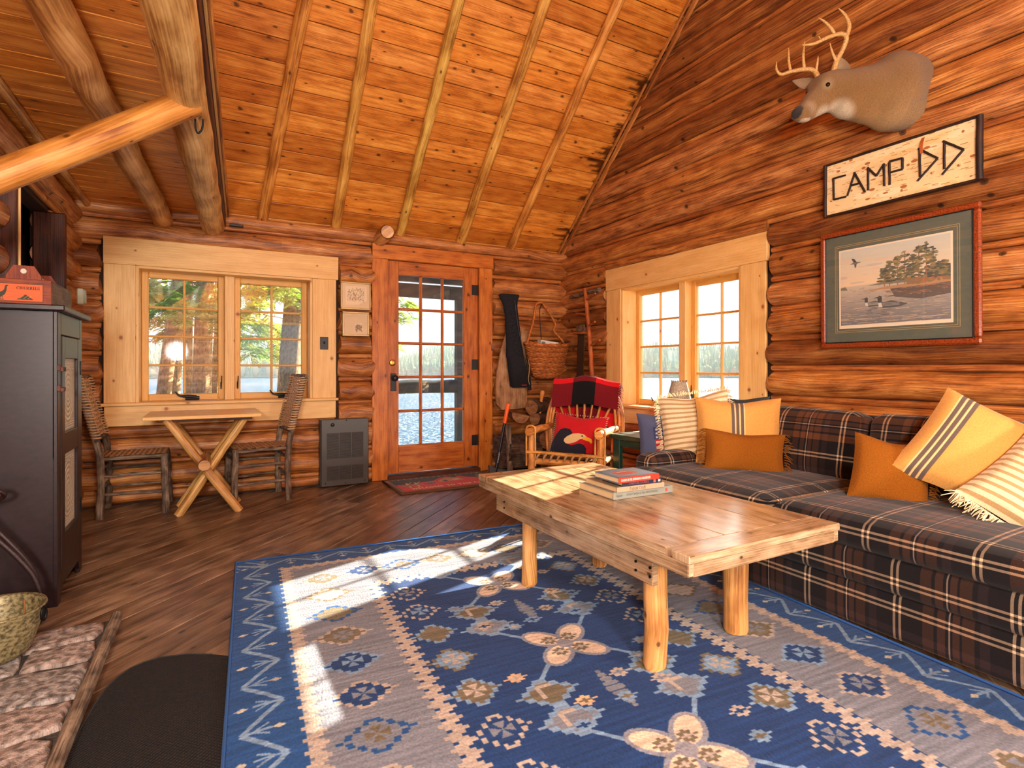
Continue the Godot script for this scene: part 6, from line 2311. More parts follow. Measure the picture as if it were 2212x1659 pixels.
	part(bt, "bottom", wk[0], ba).scale = Vector3(1, 1, 0.55)
	var rim := mb()
	var lp := []
	for a in 60:
		var an := TAU * a / 60
		lp.append(Vector3(cos(an) * 0.255 + 0.006 * cos(a * 2.1), 0.372 - 0.018 * sin(an) + 0.006 * sin(a * 2.1), sin(an) * 0.13))
	rim.tube(lp, [0.013], 7, false, 1.0, true)
	part(rim, "rim", wk[3], ba)
	var hd := mb()
	hd.tube(smooth([Vector3(-0.25, 0.33, 0.0), Vector3(-0.2, 0.44, -0.03), Vector3(-0.12, 0.62, -0.07), Vector3(-0.08, 0.78, -0.09), Vector3(-0.02, 0.815, -0.09), Vector3(0.05, 0.76, -0.09), Vector3(0.15, 0.6, -0.07), Vector3(0.13, 0.52, -0.06), Vector3(0.21, 0.42, -0.03), Vector3(0.25, 0.34, 0.0)]), smoothf([0.012, 0.014, 0.013, 0.013, 0.014, 0.013, 0.012, 0.013, 0.012, 0.012]), 8)
	part(hd, "handle", wk[2], ba)
	var tie := mb()
	tie.tube(smooth([Vector3(-0.01, 0.80, -0.075), Vector3(-0.05, 0.72, -0.06), Vector3(-0.03, 0.5, -0.07), Vector3(0.0, 0.36, -0.1)]), [0.005], 5)
	tie.tube(smooth([Vector3(0.02, 0.3, 0.02), Vector3(0.12, 0.37, 0.07), Vector3(0.24, 0.4, 0.08)]), [0.004], 5)
	part(tie, "strap", M.black, ba)
	var bx := thing("white_box", "small white card box lying in the wicker basket", "box", Vector3(-0.345, 1.30, 0.225), -0.05)
	pbox(bx, "carton", mat("white card", Color(0.82, 0.8, 0.76), 0.6), Vector3.ZERO, Vector3(0.21, 0.058, 0.08), 0.003, Basis(Vector3.BACK, -0.12))
	pbox(bx, "label_panel", mat("grey print", Color(0.45, 0.44, 0.42), 0.6), Vector3(-0.075, 0.008, 0.041), Vector3(0.045, 0.028, 0.001), 0.0, Basis(Vector3.BACK, -0.12))
	# peg stick and saw
	var rk := thing("peg_stick", "reddish twig coat stick with peg branches leaning by the right window", "coat stick", Vector3(-0.115, 0.0, 0.56))
	var tm := mat("peeled twig", Color(0.80, 0.52, 0.32), 0.6, T.peel, Vector2(2, 5), 0.04)
	var kp := mb()
	kp.tube(smooth([Vector3(0, 0.0, 0.16), Vector3(0, 0.5, 0.145), Vector3(0, 0.95, 0.118), Vector3(0.0, 1.4, 0.07), Vector3(0, 1.855, 0.0)]), smoothf([0.026, 0.025, 0.024, 0.021, 0.02]), 12)
	part(kp, "pole", tm, rk)
	for q in [[1.69, 0.02, -0.21, 1.70], [1.585, 0.04, -0.11, 1.61], [1.47, 0.06, 0.205, 1.50], [1.40, 0.075, -0.14, 1.412], [1.27, 0.085, 0.28, 1.318], [1.73, 0.02, 0.21, 1.775]]:
		bar(rk, "peg", tm, Vector3(0, q[0], q[1]), Vector3(-0.03, q[3], q[2]), 0.012, 0.0105, 8, 0.001)
	bar(rk, "cross_stick", M.bark[2], Vector3(0.025, 1.80, -0.29), Vector3(0.02, 1.815, 0.21), 0.02, 0.024, 10, 0.004)
	var sw := thing("old_saw", "rusty old saw blade leaning in the dark corner behind the stick", "saw", Vector3(-0.075, 0.0, 0.40))
	var so := mb()
	so.xf = Transform3D(Basis(Vector3(0, 0, 1), Vector3.UP, Vector3(-1, 0, 0)), Vector3.ZERO)
	so.prism([Vector2(-0.07, 0.55), Vector2(0.06, 0.55), Vector2(0.09, 1.4), Vector2(-0.02, 1.42)], 0.006, 1)
	part(so, "blade", mat("rusty steel", Color(0.22, 0.16, 0.12), 0.6), sw)
	pbox(sw, "handle", M.bark[1], Vector3(0.0, 1.445, 0.03), Vector3(0.02, 0.1, 0.14), 0.006)
	pbox(sw, "frame", M.bark[0], Vector3(0.0, 0.3, 0.0), Vector3(0.02, 0.6, 0.05), 0.004)
	firewood()
	rocker()
	side_table()

func oval_loft(secs: Array, zoff := 0.0) -> MB:
	# rows of [y, centre x, half width, half depth]
	var b := mb()
	b.grid(24, secs.size() - 1, func(u, v):
		var k := mini(int(v * (secs.size() - 1) + 0.001), secs.size() - 1)
		var s: Array = secs[k]
		var an: float = u * TAU
		var cx := signf(cos(an)) * pow(absf(cos(an)), 0.6)
		var cz := signf(sin(an)) * pow(absf(sin(an)), 0.8)
		return Vector3(s[1] + cx * s[2], s[0], zoff + cz * s[3]), 0.5, 1.0, true)
	for q in [0, secs.size() - 1]:
		var st := b.v.size()
		var s: Array = secs[q]
		var nn := Vector3.DOWN if q == 0 else Vector3.UP
		var ce := b.vert(Vector3(s[1], s[0], zoff), nn, Vector2.ZERO)
		for k in 25:
			b.vert(b.v[(q * 25) + k], nn, Vector2.ZERO)
		for k in 24:
			b.tri(ce, ce + 1 + k, ce + 2 + k)
	return b

func firewood() -> void:
	var rough := tints("firewood bark", Color(0.72, 0.64, 0.56), 0.95, T.bark, Vector2(2.4, 3.4), 0.5, 0.2)
	var cut := mat("split wood", Color(0.74, 0.62, 0.5), 0.8, T.table, Vector2(1.5, 2.5), 0.08)
	var grp := "firewood stacked in the corner"
	# [label, a, b, radius, share of the round]
	var list := [
		["big dark half-log of weathered firewood at the front of the stack", Vector3(-0.95, 0.30, 0.34), Vector3(-0.62, 0.28, 0.36), 0.235, 0.58, 0.12],
		["pale split wedge of firewood lying on the big half-log", Vector3(-0.80, 0.60, 0.46), Vector3(-0.70, 0.60, 0.20), 0.085, 0.5, 0.2],
		["rough barked log on top of the stack behind the rocking chair", Vector3(-0.66, 0.66, 0.42), Vector3(-0.40, 0.68, 0.30), 0.075, 1.0, 0.0],
		["thin barked log lying across the middle of the stack", Vector3(-0.64, 0.55, 0.45), Vector3(-0.36, 0.52, 0.28), 0.06, 1.0, 0.0],
		["split log with a brown face low behind the rocker arm", Vector3(-0.50, 0.13, 0.50), Vector3(-0.46, 0.13, 0.18), 0.11, 0.6, 0.5],
		["round log seen end-on beside the rocker hoop", Vector3(-0.52, 0.345, 0.50), Vector3(-0.48, 0.345, 0.18), 0.095, 1.0, 0.0],
		["dark round log behind the rocker spokes, upper of two", Vector3(-0.34, 0.46, 0.42), Vector3(-0.30, 0.46, 0.14), 0.11, 1.0, 0.0],
		["dark round log behind the rocker spokes, lower of two", Vector3(-0.33, 0.20, 0.42), Vector3(-0.29, 0.20, 0.14), 0.12, 1.0, 0.0],
		["short split stick of firewood at the wall end of the stack", Vector3(-0.20, 0.58, 0.40), Vector3(-0.40, 0.60, 0.20), 0.06, 0.5, 0.3],
		["low split log on the floor between the axe and the chair", Vector3(-0.86, 0.03, 0.55), Vector3(-0.60, 0.03, 0.52), 0.045, 0.5, 0.4]]
	for q in list:
		var a: Vector3 = q[1]
		var e: Vector3 = q[2]
		var t := thing("firewood_log", q[0], "firewood", (a + e) / 2, 0.0, grp)
		var L := a.distance_to(e)
		var x := (e - a).normalized()
		var z := x.cross(Vector3.UP).normalized()
		t.basis = Basis(x, z.cross(x), z)
		var r: float = q[3]
		var n := 18
		var ol := []
		for k in n + 1:
			var an: float = PI * 1.5 - PI * q[4] + TAU * q[4] * k / n + q[5]
			if q[4] >= 1.0 and k == n:
				break
			ol.append(Vector2(cos(an), sin(an)) * r * R(0.93, 1.05))
		if q[4] < 1.0 and q[4] > 0.55:
			pass
		var b := mb()
		b.xf = Transform3D(Basis(Vector3(0, 0, -1), Vector3.UP, Vector3(1, 0, 0)), Vector3(L / 2, 0, 0))
		# bark side
		for k in ol.size() - (0 if q[4] >= 1.0 else 1):
			var p: Vector2 = ol[k]
			var p2: Vector2 = ol[(k + 1) % ol.size()]
			var i0 := b.vert(Vector3(p.x, p.y, 0), Vector3(p.x, p.y, 0), Vector2(0, k * 0.03))
			var i1 := b.vert(Vector3(p2.x, p2.y, 0), Vector3(p2.x, p2.y, 0), Vector2(0, k * 0.03 + 0.03))
			var i2 := b.vert(Vector3(p2.x, p2.y, -L), Vector3(p2.x, p2.y, 0), Vector2(L, k * 0.03 + 0.03))
			var i3 := b.vert(Vector3(p.x, p.y, -L), Vector3(p.x, p.y, 0), Vector2(L, k * 0.03))
			b.tri(i0, i1, i2)
			b.tri(i0, i2, i3)
		part(b, "bark", pick(rough), t)
		var c := mb()
		c.xf = b.xf
		var sm := []
		for p in ol:
			sm.append(p * 0.985)
		c.prism(sm, L)
		part(c, "split_faces", pick(rough) if q[3] > 0.2 else cut, t)
	# axe with an orange grip
	var ax := thing("axe", "axe with black shaft and orange grip standing by the door casing", "axe", Vector3(-0.98, 0.0, 0.42))
	bar(ax, "shaft", M.black, Vector3(-0.075, 0.05, -0.01), Vector3(0.024, 0.53, 0.0), 0.016, 0.015, 10)
	var gm := mat("orange grip", Color(0.95, 0.38, 0.06), 0.5)
	var gk := mb()
	gk.tube(smooth([Vector3(0.022, 0.52, 0), Vector3(0.038, 0.6, 0), Vector3(0.052, 0.67, 0), Vector3(0.062, 0.705, 0)]), smoothf([0.017, 0.018, 0.021, 0.026]), 10)
	part(gk, "grip", gm, ax)
	var hk := mb()
	hk.prism([Vector2(-0.13, 0.0), Vector2(0.01, 0.02), Vector2(0.06, 0.0), Vector2(0.07, 0.07), Vector2(-0.05, 0.09), Vector2(-0.14, 0.13)], 0.03)
	part(hk, "axe_head", mat("axe steel", Color(0.3, 0.3, 0.31), 0.4), ax)
	lettering(ax, "shaft_print", "FISKARS", mat("white print", Color(0.85, 0.85, 0.85), 0.6), Vector3(-0.05, 0.20, 0.014), Basis(Vector3.BACK, PI / 2 - 0.2), 0.014, 0.1)
	var st := thing("grey_stick", "upright weathered grey stick between the axe and the big half-log", "stick", Vector3(-0.945, 0.0, 0.50))
	bar(st, "stake", M.bark[3], Vector3(0.0, 0.0, 0), Vector3(-0.015, 0.51, 0), 0.03, 0.026, 8, 0.004)
	var ha := thing("hatchet", "hatchet with yellow wooden handle stuck in the firewood", "hatchet", Vector3(-0.545, 0.60, 0.42))
	var hh := mb()
	hh.tube(smooth([Vector3(-0.02, -0.06, 0), Vector3(-0.015, 0.05, 0), Vector3(0.0, 0.14, 0), Vector3(0.012, 0.2, 0), Vector3(0.012, 0.225, 0)]), smoothf([0.012, 0.013, 0.016, 0.023, 0.018]), 10)
	part(hh, "handle", mat("yellow handle", Color(0.86, 0.60, 0.26), 0.5), ha)
	pbox(ha, "hatchet_head", M.iron, Vector3(-0.01, -0.04, 0.0), Vector3(0.09, 0.04, 0.022), 0.004)

func rocker() -> void:
	var t := thing("rocking_chair", "bentwood twig rocking chair with spoked hoop back in the corner", "rocking chair", Vector3(-0.90, 0, 1.50))
	t.basis = Basis(Vector3(0.62, 0, 0.78).normalized(), Vector3.UP, Vector3(-0.78, 0, 0.62).normalized())
	var wm := tints("peeled twig wood", Color(0.98, 0.80, 0.58), 0.5, T.peel, Vector2(1.5, 4), 0.04, 0.08)
	for s in [-1.0, 1.0]:
		bar(t, "front_post", wm[2], Vector3(s * 0.27, 0.03, 0.25), Vector3(s * 0.27, 0.54, 0.25), 0.03, 0.029, 12, 0.002)
		bar(t, "back_post", wm[1], Vector3(s * 0.26, 0.03, -0.2), Vector3(s * 0.27, 0.54, -0.22), 0.026, -1, 12, 0.002)
		bar(t, "arm", wm[3], Vector3(s * 0.27, 0.562, 0.315), Vector3(s * 0.285, 0.562, -0.26), 0.031, 0.026, 14, 0.002)
		bar(t, "side_rail", wm[2], Vector3(s * 0.27, 0.345, 0.27), Vector3(s * 0.265, 0.335, -0.23), 0.021, -1, 10, 0.002)
		bar(t, "side_rail", wm[1], Vector3(s * 0.27, 0.16, 0.25), Vector3(s * 0.265, 0.16, -0.22), 0.018, -1, 10, 0.002)
		var rk := []
		for k in 11:
			var z := lerpf(-0.62, 0.42, k / 10.0)
			rk.append(Vector3(s * 0.27, 0.022 + 0.25 * (z + 0.02) * (z + 0.02), z))
		var rb := mb()
		rb.tube(rk, [0.022], 10)
		part(rb, "rocker", wm[1], t)
		var ln := mb()
		ln.tube(smooth([Vector3(s * 0.27 - 0.036, 0.3, 0.27), Vector3(s * 0.27 - 0.036, 0.52, 0.272), Vector3(s * 0.27 - 0.03, 0.598, 0.27), Vector3(s * 0.27 + 0.03, 0.598, 0.27), Vector3(s * 0.27 + 0.036, 0.52, 0.272), Vector3(s * 0.27 + 0.036, 0.3, 0.27)]), [0.008], 7)
		part(ln, "bent_twig", wm[4], t)
	bar(t, "front_rail", wm[2], Vector3(-0.27, 0.335, 0.25), Vector3(0.27, 0.335, 0.25), 0.024, -1, 12, 0.003)
	bar(t, "front_rail", wm[4], Vector3(-0.31, 0.405, 0.268), Vector3(0.30, 0.395, 0.268), 0.014, -1, 8, 0.002)
	bar(t, "front_rail", wm[1], Vector3(-0.27, 0.16, 0.25), Vector3(0.27, 0.16, 0.25), 0.018, -1, 10, 0.002)
	bar(t, "rear_rail", wm[2], Vector3(-0.3, 0.5, -0.24), Vector3(0.3, 0.5, -0.24), 0.018, -1, 10, 0.002)
	bar(t, "rear_rail", wm[2], Vector3(-0.28, 0.34, -0.23), Vector3(0.28, 0.34, -0.23), 0.02, -1, 10, 0.002)
	var lac := mb()
	for k in 9:
		var x := -0.22 + k * 0.055
		lac.tube(smooth([Vector3(x, 0.35, 0.285), Vector3(x + 0.015, 0.385, 0.29), Vector3(x + 0.035, 0.40, 0.25), Vector3(x + 0.05, 0.36, 0.225)]), [0.008], 6)
	part(lac, "lacing", cloth("rope", Color(0.66, 0.52, 0.36)), t).set_meta("kind", "stuff")
	var se := mb()
	se.xf = Transform3D(Basis(), Vector3(0, 0.365, 0.01))
	woven(se, 0.52, 0.46, 12, 11, 0.004)
	part(se, "seat", mat("splint weave", Color(0.86, 0.70, 0.5), 0.75, T.bark, Vector2(6, 10)), t).set_meta("kind", "stuff")
	var hoop := func(w: float, top: float, dz: float) -> Array: return smooth([Vector3(-w * 0.86, 0.15, -0.2 + dz), Vector3(-w * 0.98, 0.42, -0.235 + dz), Vector3(-w, 0.62, -0.265 + dz), Vector3(-w * 0.86, 0.80, -0.295 + dz), Vector3(-w * 0.5, top - 0.05, -0.325 + dz), Vector3(0, top, -0.335 + dz), Vector3(w * 0.5, top - 0.05, -0.325 + dz), Vector3(w * 0.86, 0.80, -0.295 + dz), Vector3(w, 0.62, -0.265 + dz), Vector3(w * 0.98, 0.42, -0.235 + dz), Vector3(w * 0.86, 0.15, -0.2 + dz)])
	for q in [[0.325, 0.975, -0.012], [0.298, 0.952, 0.0], [0.27, 0.928, 0.012]]:
		var hb := mb()
		hb.tube(hoop.call(q[0], q[1], q[2]), [0.0125], 9)
		part(hb, "hoop", wm[rng.randi_range(1, 4)], t)
	for k in 7:
		var x := (k - 3) / 3.0
		bar(t, "spoke", wm[rng.randi_range(1, 4)], Vector3(x * 0.11, 0.48, -0.235), Vector3(x * 0.25, 0.90 - 0.09 * x * x, -0.315), 0.0115, 0.0095, 8, 0.003)
	# blanket over the hoop
	var bl := thing("throw_blanket", "red and black checked wool blanket folded over the rocker back", "blanket", t.position)
	bl.basis = t.basis
	var bb := mb(false)
	var path := [Vector2(0.745, -0.232), Vector2(0.83, -0.252), Vector2(0.92, -0.278), Vector2(0.978, -0.305), Vector2(0.99, -0.34), Vector2(0.965, -0.372), Vector2(0.86, -0.38), Vector2(0.74, -0.37), Vector2(0.62, -0.352)]
	for lay in 2:
		bb.grid(30, 32, func(u, v):
			var x: float = lerpf(-0.275, 0.29, u)
			var f: float = v * (path.size() - 1)
			var k := mini(int(f), path.size() - 2)
			var p: Vector2 = path[k].lerp(path[k + 1], f - k)
			var drop: float = 0.36 * x * x + 0.012 * sin(u * 9.0) * (1.0 - absf(v - 0.45))
			var hem: float = 0.05 * u * v
			return Vector3(x, p.x - drop - hem + (0.006 if lay == 1 else 0.0) * 0.0, p.y + 0.006 * sin(u * 11.0 + v * 4.0) - (0.016 if lay == 1 else 0.0) * (1.0 if v < 0.5 else -1.0)), 1.43, 1.7)
	part(bb, "cloth", cloth("checked wool", Color(1, 1, 1), buffalo_texture()), bl)
	get_node(NodePath(bl.name + "/cloth")).material_override.uv1_offset = Vector3(0.057, 0.5, 0)
	var fr := mb(false)
	for k in 34:
		var v := k / 33.0
		var f := v * (path.size() - 1)
		var kk := mini(int(f), path.size() - 2)
		var p: Vector2 = path[kk].lerp(path[kk + 1], f - kk)
		var a := Vector3(0.288, p.x - 0.052 - 0.05 * v, p.y)
		fr.tube([a, a + Vector3(0.018, R(-0.015, 0.0), R(-0.01, 0.01)), a + Vector3(0.024, R(-0.035, -0.02), R(-0.01, 0.01))], [0.0025, 0.002, 0.001], 4, false)
	part(fr, "fringe", cloth("wool thread", Color(0.7, 0.5, 0.5)), bl).set_meta("kind", "stuff")
	# eagle cushion
	var em := cloth("red felt", Color(1, 1, 1), eagle_texture())
	var loc := t.transform * Vector3(-0.005, 0.505, -0.12)
	var ep := pillow("eagle_pillow", "red felt pillow with a white-headed eagle on the rocking chair", loc, t.basis.z + Vector3(0.0, 0.35, 0.0), -0.07, 0.45, 0.34, 0.13, em, null)
	var stt := mb(false)
	for s in 4:
		for k in 22:
			var f := -0.5 + k / 21.0
			var p: Vector3 = [Vector3(f * 0.44, -0.16, 0), Vector3(0.213, f * 0.33, 0), Vector3(f * 0.44, 0.16, 0), Vector3(-0.213, f * 0.33, 0)][s]
			stt.tube([p + Vector3(0, 0, 0.008), p * 1.05, p + Vector3(0, 0, -0.008)], [0.0022], 4, false)
	part(stt, "blanket_stitch", cloth("cream stitch", Color(0.9, 0.84, 0.74)), ep).set_meta("kind", "stuff")

func side_table() -> void:
	var gm := mat("worn green paint", Color(0.10, 0.25, 0.21), 0.4, plain_noise(Color8(230, 235, 230), 97, 0.3), Vector2(2, 2))
	var rm := mat("red brown paint", Color(0.27, 0.10, 0.07), 0.5)
	var t := thing("side_table", "worn green painted side table between the rocker and sofa", "table", Vector3(-0.535, 0, 2.025))
	pbox(t, "top", gm, Vector3(0, 0.534, 0), Vector3(0.46, 0.034, 0.54), 0.006)
	for sx in [-1.0, 1.0]:
		for sz in [-1.0, 1.0]:
			pbox(t, "leg", gm if sx < 0 else rm, Vector3(sx * 0.185, 0.258, sz * 0.215), Vector3(0.035, 0.516, 0.075), 0.004)
		pbox(t, "apron", gm, Vector3(sx * 0.19, 0.49, 0), Vector3(0.02, 0.055, 0.43), 0.003)
	for sz in [-1.0, 1.0]:
		pbox(t, "apron", rm, Vector3(0, 0.49, sz * 0.225), Vector3(0.36, 0.055, 0.02), 0.003)
	# lamp
	var l := thing("table_lamp", "small table lamp with a pale bark cone shade before the window", "lamp", Vector3(-0.37, 0.551, 2.09))
	var sh := mb()
	sh.lathe([Vector2(0.092, 0.245), Vector2(0.054, 0.40), Vector2(0.052, 0.40), Vector2(0.090, 0.245)], 24)
	var sm := mat("bark lamp shade", Color(0.78, 0.74, 0.68), 0.8, plain_noise(Color8(220, 215, 205), 99, 0.35), Vector2(4, 4))
	sm.backlight_enabled = true
	sm.backlight = Color(0.5, 0.45, 0.38)
	part(sh, "lamp_shade", sm, l)
	for y in [0.245, 0.40]:
		var lc := mb()
		var r := 0.092 if y < 0.3 else 0.054
		for k in 18:
			var an := TAU * k / 18
			lc.tube([Vector3(cos(an) * r, y - 0.008, sin(an) * r), Vector3(cos(an + 0.15) * (r + 0.002), y + 0.008, sin(an + 0.15) * (r + 0.002))], [0.002], 4, false)
		part(lc, "lacing", M.dark, l).set_meta("kind", "stuff")
	var bs := mb()
	bs.lathe([Vector2(0.0, 0.0), Vector2(0.06, 0.0), Vector2(0.062, 0.012), Vector2(0.03, 0.03), Vector2(0.035, 0.09), Vector2(0.028, 0.17), Vector2(0.012, 0.2), Vector2(0.01, 0.33)], 18)
	part(bs, "base", M.bark[3], l)
	var cu := thing("wood_block", "small pale bark-sided log block on the green side table", "wood block", Vector3(-0.43, 0.552, 1.83))
	var cb := mb()
	cb.box(Vector3(0, 0.036, 0), Vector3(0.075, 0.072, 0.07), 0.008)
	part(cb, "block", mat("pale bark", Color(0.80, 0.72, 0.58), 0.8, plain_noise(Color8(225, 215, 195), 101, 0.4), Vector2(6, 6)), cu)
	var pp := thing("paper_sheets", "loose pale papers lying by the wood block on the side table", "paper", Vector3(-0.46, 0.552, 1.83))
	for k in 2:
		pbox(pp, "sheet", mat("paper", Color(0.85, 0.83, 0.78), 0.8), Vector3(-0.01, 0.0012 + k * 0.0016, 0.0), Vector3(0.15, 0.001, 0.11), 0.0, Basis(Vector3.UP, 0.3 * k))
	var co := mb()
	co.tube(smooth([Vector3(-0.52, 0.50, 2.22), Vector3(-0.56, 0.42, 2.27), Vector3(-0.64, 0.30, 2.28), Vector3(-0.70, 0.2, 2.26), Vector3(-0.68, 0.05, 2.3)]), [0.004], 6)
	one(co, "lamp_cord", mat("cream cord", Color(0.8, 0.72, 0.5), 0.6), "cream lamp cord hanging below the green side table", "cord")

# ---------- left side: cupboard, hearth ----------
func left_side() -> void:
	var pm := mat("dark plum paint", Color(0.15, 0.085, 0.095), 0.36, plain_noise(Color8(226, 222, 226), 111, 0.25), Vector2(2, 1))
	pm.metallic_specular = 0.5
	var t := thing("pie_cupboard", "tall dark plum cupboard with two punched tin door panels", "cupboard", Vector3(-4.15, 0, 1.76))
	# local: front faces +x at 0.11, z from -0.26 to 0.26
	pbox(t, "side_panel", pm, Vector3(0.0, 0.65, 0.255), Vector3(0.215, 1.30, 0.02), 0.003)
	pbox(t, "side_panel", pm, Vector3(0.0, 0.65, -0.255), Vector3(0.215, 1.30, 0.02), 0.003)
	pbox(t, "back_panel", pm, Vector3(-0.1, 0.68, 0), Vector3(0.012, 1.22, 0.49), 0.0)
	pbox(t, "bottom_shelf", pm, Vector3(0.0, 0.1, 0), Vector3(0.2, 0.02, 0.49), 0.0)
	pbox(t, "top_board", pm, Vector3(0.015, 1.312, 0), Vector3(0.27, 0.024, 0.62), 0.004)
	pbox(t, "face_stile", pm, Vector3(0.108, 0.65, 0.235), Vector3(0.02, 1.30, 0.06), 0.003)
	pbox(t, "face_stile", pm, Vector3(0.108, 0.65, -0.235), Vector3(0.02, 1.30, 0.06), 0.003)
	pbox(t, "face_rail", pm, Vector3(0.108, 1.25, 0), Vector3(0.02, 0.10, 0.41), 0.003)
	var foot := mb()
	foot.xf = Transform3D(Basis(Vector3(0, 0, -1), Vector3.UP, Vector3(1, 0, 0)), Vector3(0.118, 0, 0))
	foot.prism([Vector2(-0.205, 0.13), Vector2(0.205, 0.13), Vector2(0.205, 0.02), Vector2(0.17, 0.07), Vector2(-0.17, 0.07), Vector2(-0.205, 0.02)], 0.02)
	part(foot, "face_rail", pm, t)
	var d := Node3D.new()
	d.name = "door"
	t.add_child(d, true)
	d.position = Vector3(0.112, 0, 0)
	for s in [-1.0, 1.0]:
		pbox(d, "stile", pm, Vector3(0, 0.663, s * 0.172), Vector3(0.02, 1.065, 0.062), 0.003)
	for q in [[1.145, 0.1], [0.703, 0.1], [0.215, 0.165]]:
		pbox(d, "rail", pm, Vector3(0, q[0], 0), Vector3(0.019, q[1], 0.284), 0.003)
	var tin := mat("punched tin", Color(0.80, 0.76, 0.66), 0.45)
	tin.metallic = 0.25
	tin.heightmap_enabled = true
	tin.heightmap_texture = tin_relief()
	tin.heightmap_scale = 0.5
	for q in [[0.755, 1.095], [0.298, 0.652]]:
		var tp := mb(false)
		rect_uv(tp, Vector3(-0.004, q[0] - 0.01, 0.145), Vector3(0, 0, -0.29), Vector3(0, q[1] - q[0] + 0.02, 0))
		part(tp, "tin_panel", tin, d, "punched tin panel")
	for q in [[1.045, 0.25, 0.03], [0.955, 0.25, 0.06]]:
		var lt := mb()
		lt.box(Vector3(0.022, q[0], q[1]), Vector3(0.014, 0.02, 0.05), 0.002, Basis(Vector3.UP, q[2]))
		lt.box(Vector3(0.012, q[0] + 0.006, q[1] + 0.02), Vector3(0.014, 0.026, 0.018), 0.002)
		part(lt, "turn_latch", M.dark, d)
	for y in [1.05, 0.35]:
		var hg := mb()
		hg.box(Vector3(0.011, y, -0.204), Vector3(0.004, 0.07, 0.02), 0.001)
		part(hg, "hinge", M.iron, d)
	# crate with a goose label
	var cm := mat("orange crate wood", Color(0.62, 0.40, 0.24), 0.6, T.board, Vector2(1.2, 2.0), 0.02)
	var gm := mat("grey crate wood", Color(0.74, 0.70, 0.68), 0.6, T.floor, Vector2(1.0, 2.0), 0.03)
	var c := thing("fruit_crate", "orange wooden crate with a goose label on top of the cupboard", "crate", Vector3(-4.165, 1.325, 1.80))
	pbox(c, "front_board", cm, Vector3(0.0, 0.055, 0.20), Vector3(0.215, 0.11, 0.014), 0.002)
	pbox(c, "rear_board", cm, Vector3(0.0, 0.055, -0.20), Vector3(0.215, 0.11, 0.014), 0.002)
	pbox(c, "side_board", gm, Vector3(0.102, 0.055, 0.0), Vector3(0.012, 0.11, 0.388), 0.002)
	pbox(c, "side_board", gm, Vector3(-0.102, 0.055, 0.0), Vector3(0.012, 0.11, 0.388), 0.002)
	pbox(c, "bottom_board", cm, Vector3(0.0, 0.005, 0.0), Vector3(0.2, 0.01, 0.386), 0.0)
	var lb := mb(false)
	rect_uv(lb, Vector3(-0.105, 0.012, 0.2078), Vector3(0.185, 0, 0), Vector3(0, 0.078, 0))
	part(lb, "paper_label", mat("crate label print", Color.WHITE, 0.7, crate_texture()), c)
	lettering(c, "label_text", "CHERRIES", mat("label ink", Color(0.12, 0.1, 0.06), 0.7), Vector3(0.029, 0.071, 0.2085), Basis(), 0.012, 0.078, "Droid Serif", true)
	var ca := thing("tool_caddy", "small wooden carrier with a pale dowel handle standing in the crate", "carrier", Vector3(-4.165, 1.337, 1.79))
	for s in [-1.0, 1.0]:
		var e := mb()
		e.xf = Transform3D(Basis(), Vector3(0, 0, s * 0.15 + 0.006))
		e.prism([Vector2(-0.06, 0), Vector2(0.06, 0), Vector2(0.06, 0.12), Vector2(0.035, 0.165), Vector2(-0.035, 0.165), Vector2(-0.06, 0.12)], 0.012, 1)
		part(e, "end_board", cm, ca)
	bar(ca, "dowel", mat("pale dowel", Color(0.82, 0.76, 0.68), 0.5), Vector3(0, 0.14, -0.155), Vector3(0, 0.14, 0.16), 0.011)
	pbox(ca, "tray", cm, Vector3(0, 0.006, 0), Vector3(0.12, 0.012, 0.28), 0.0)
	# wall control box
	var th := thing("thermostat", "small ivory thermostat box on the dark log wall beside the post", "thermostat", Vector3(-4.215, 1.53, 0.46))
	pbox(th, "case", mat("ivory plastic", Color(0.72, 0.72, 0.62), 0.5), Vector3(0.012, 0, 0), Vector3(0.035, 0.105, 0.07), 0.006)
	pbox(th, "cover", mat("grey green plastic", Color(0.55, 0.6, 0.52), 0.45), Vector3(0.032, 0, 0.0), Vector3(0.014, 0.09, 0.054), 0.004)
	# store room things
	var sb := thing("grey_carton", "grey panelled box standing in the dark doorway", "box", Vector3(-4.95, 0, 0.95))
	pbox(sb, "carton", mat("grey board", Color(0.56, 0.53, 0.46), 0.8, T.bark, Vector2(1, 1)), Vector3(0, 0.82, 0), Vector3(0.4, 1.64, 0.4), 0.006)
	var yc := mb()
	yc.tube(smooth([Vector3(-5.1, 1.92, 0.5), Vector3(-4.95, 1.87, 0.75), Vector3(-4.8, 1.86, 1.0), Vector3(-4.7, 1.9, 1.3)]), [0.007], 6)
	one(yc, "yellow_cord", mat("yellow cord", Color(0.75, 0.6, 0.12), 0.6), "yellow cord slung across the dark doorway", "cord")
	hearth()
	var lp := mb()
	lp.tube(smooth([Vector3(-0.662, 3.02, 0.75), Vector3(-0.655, 2.96, 0.735), Vector3(-0.64, 2.92, 0.73), Vector3(-0.63, 2.90, 0.735), Vector3(-0.648, 2.885, 0.735), Vector3(-0.662, 2.905, 0.735)]), [0.003], 5)
	one(lp, "wire_hook", M.iron, "thin black wire loop hanging from the last rafter", "hook")
	var hk := mb()
	hk.tube(smooth([Vector3(-3.50, 2.15, 2.36), Vector3(-3.50, 2.10, 2.34), Vector3(-3.49, 2.08, 2.33), Vector3(-3.475, 2.10, 2.335), Vector3(-3.47, 2.14, 2.345)]), [0.004], 6)
	one(hk, "iron_hook", M.iron, "small bent iron hook under the loft beam joint", "hook")

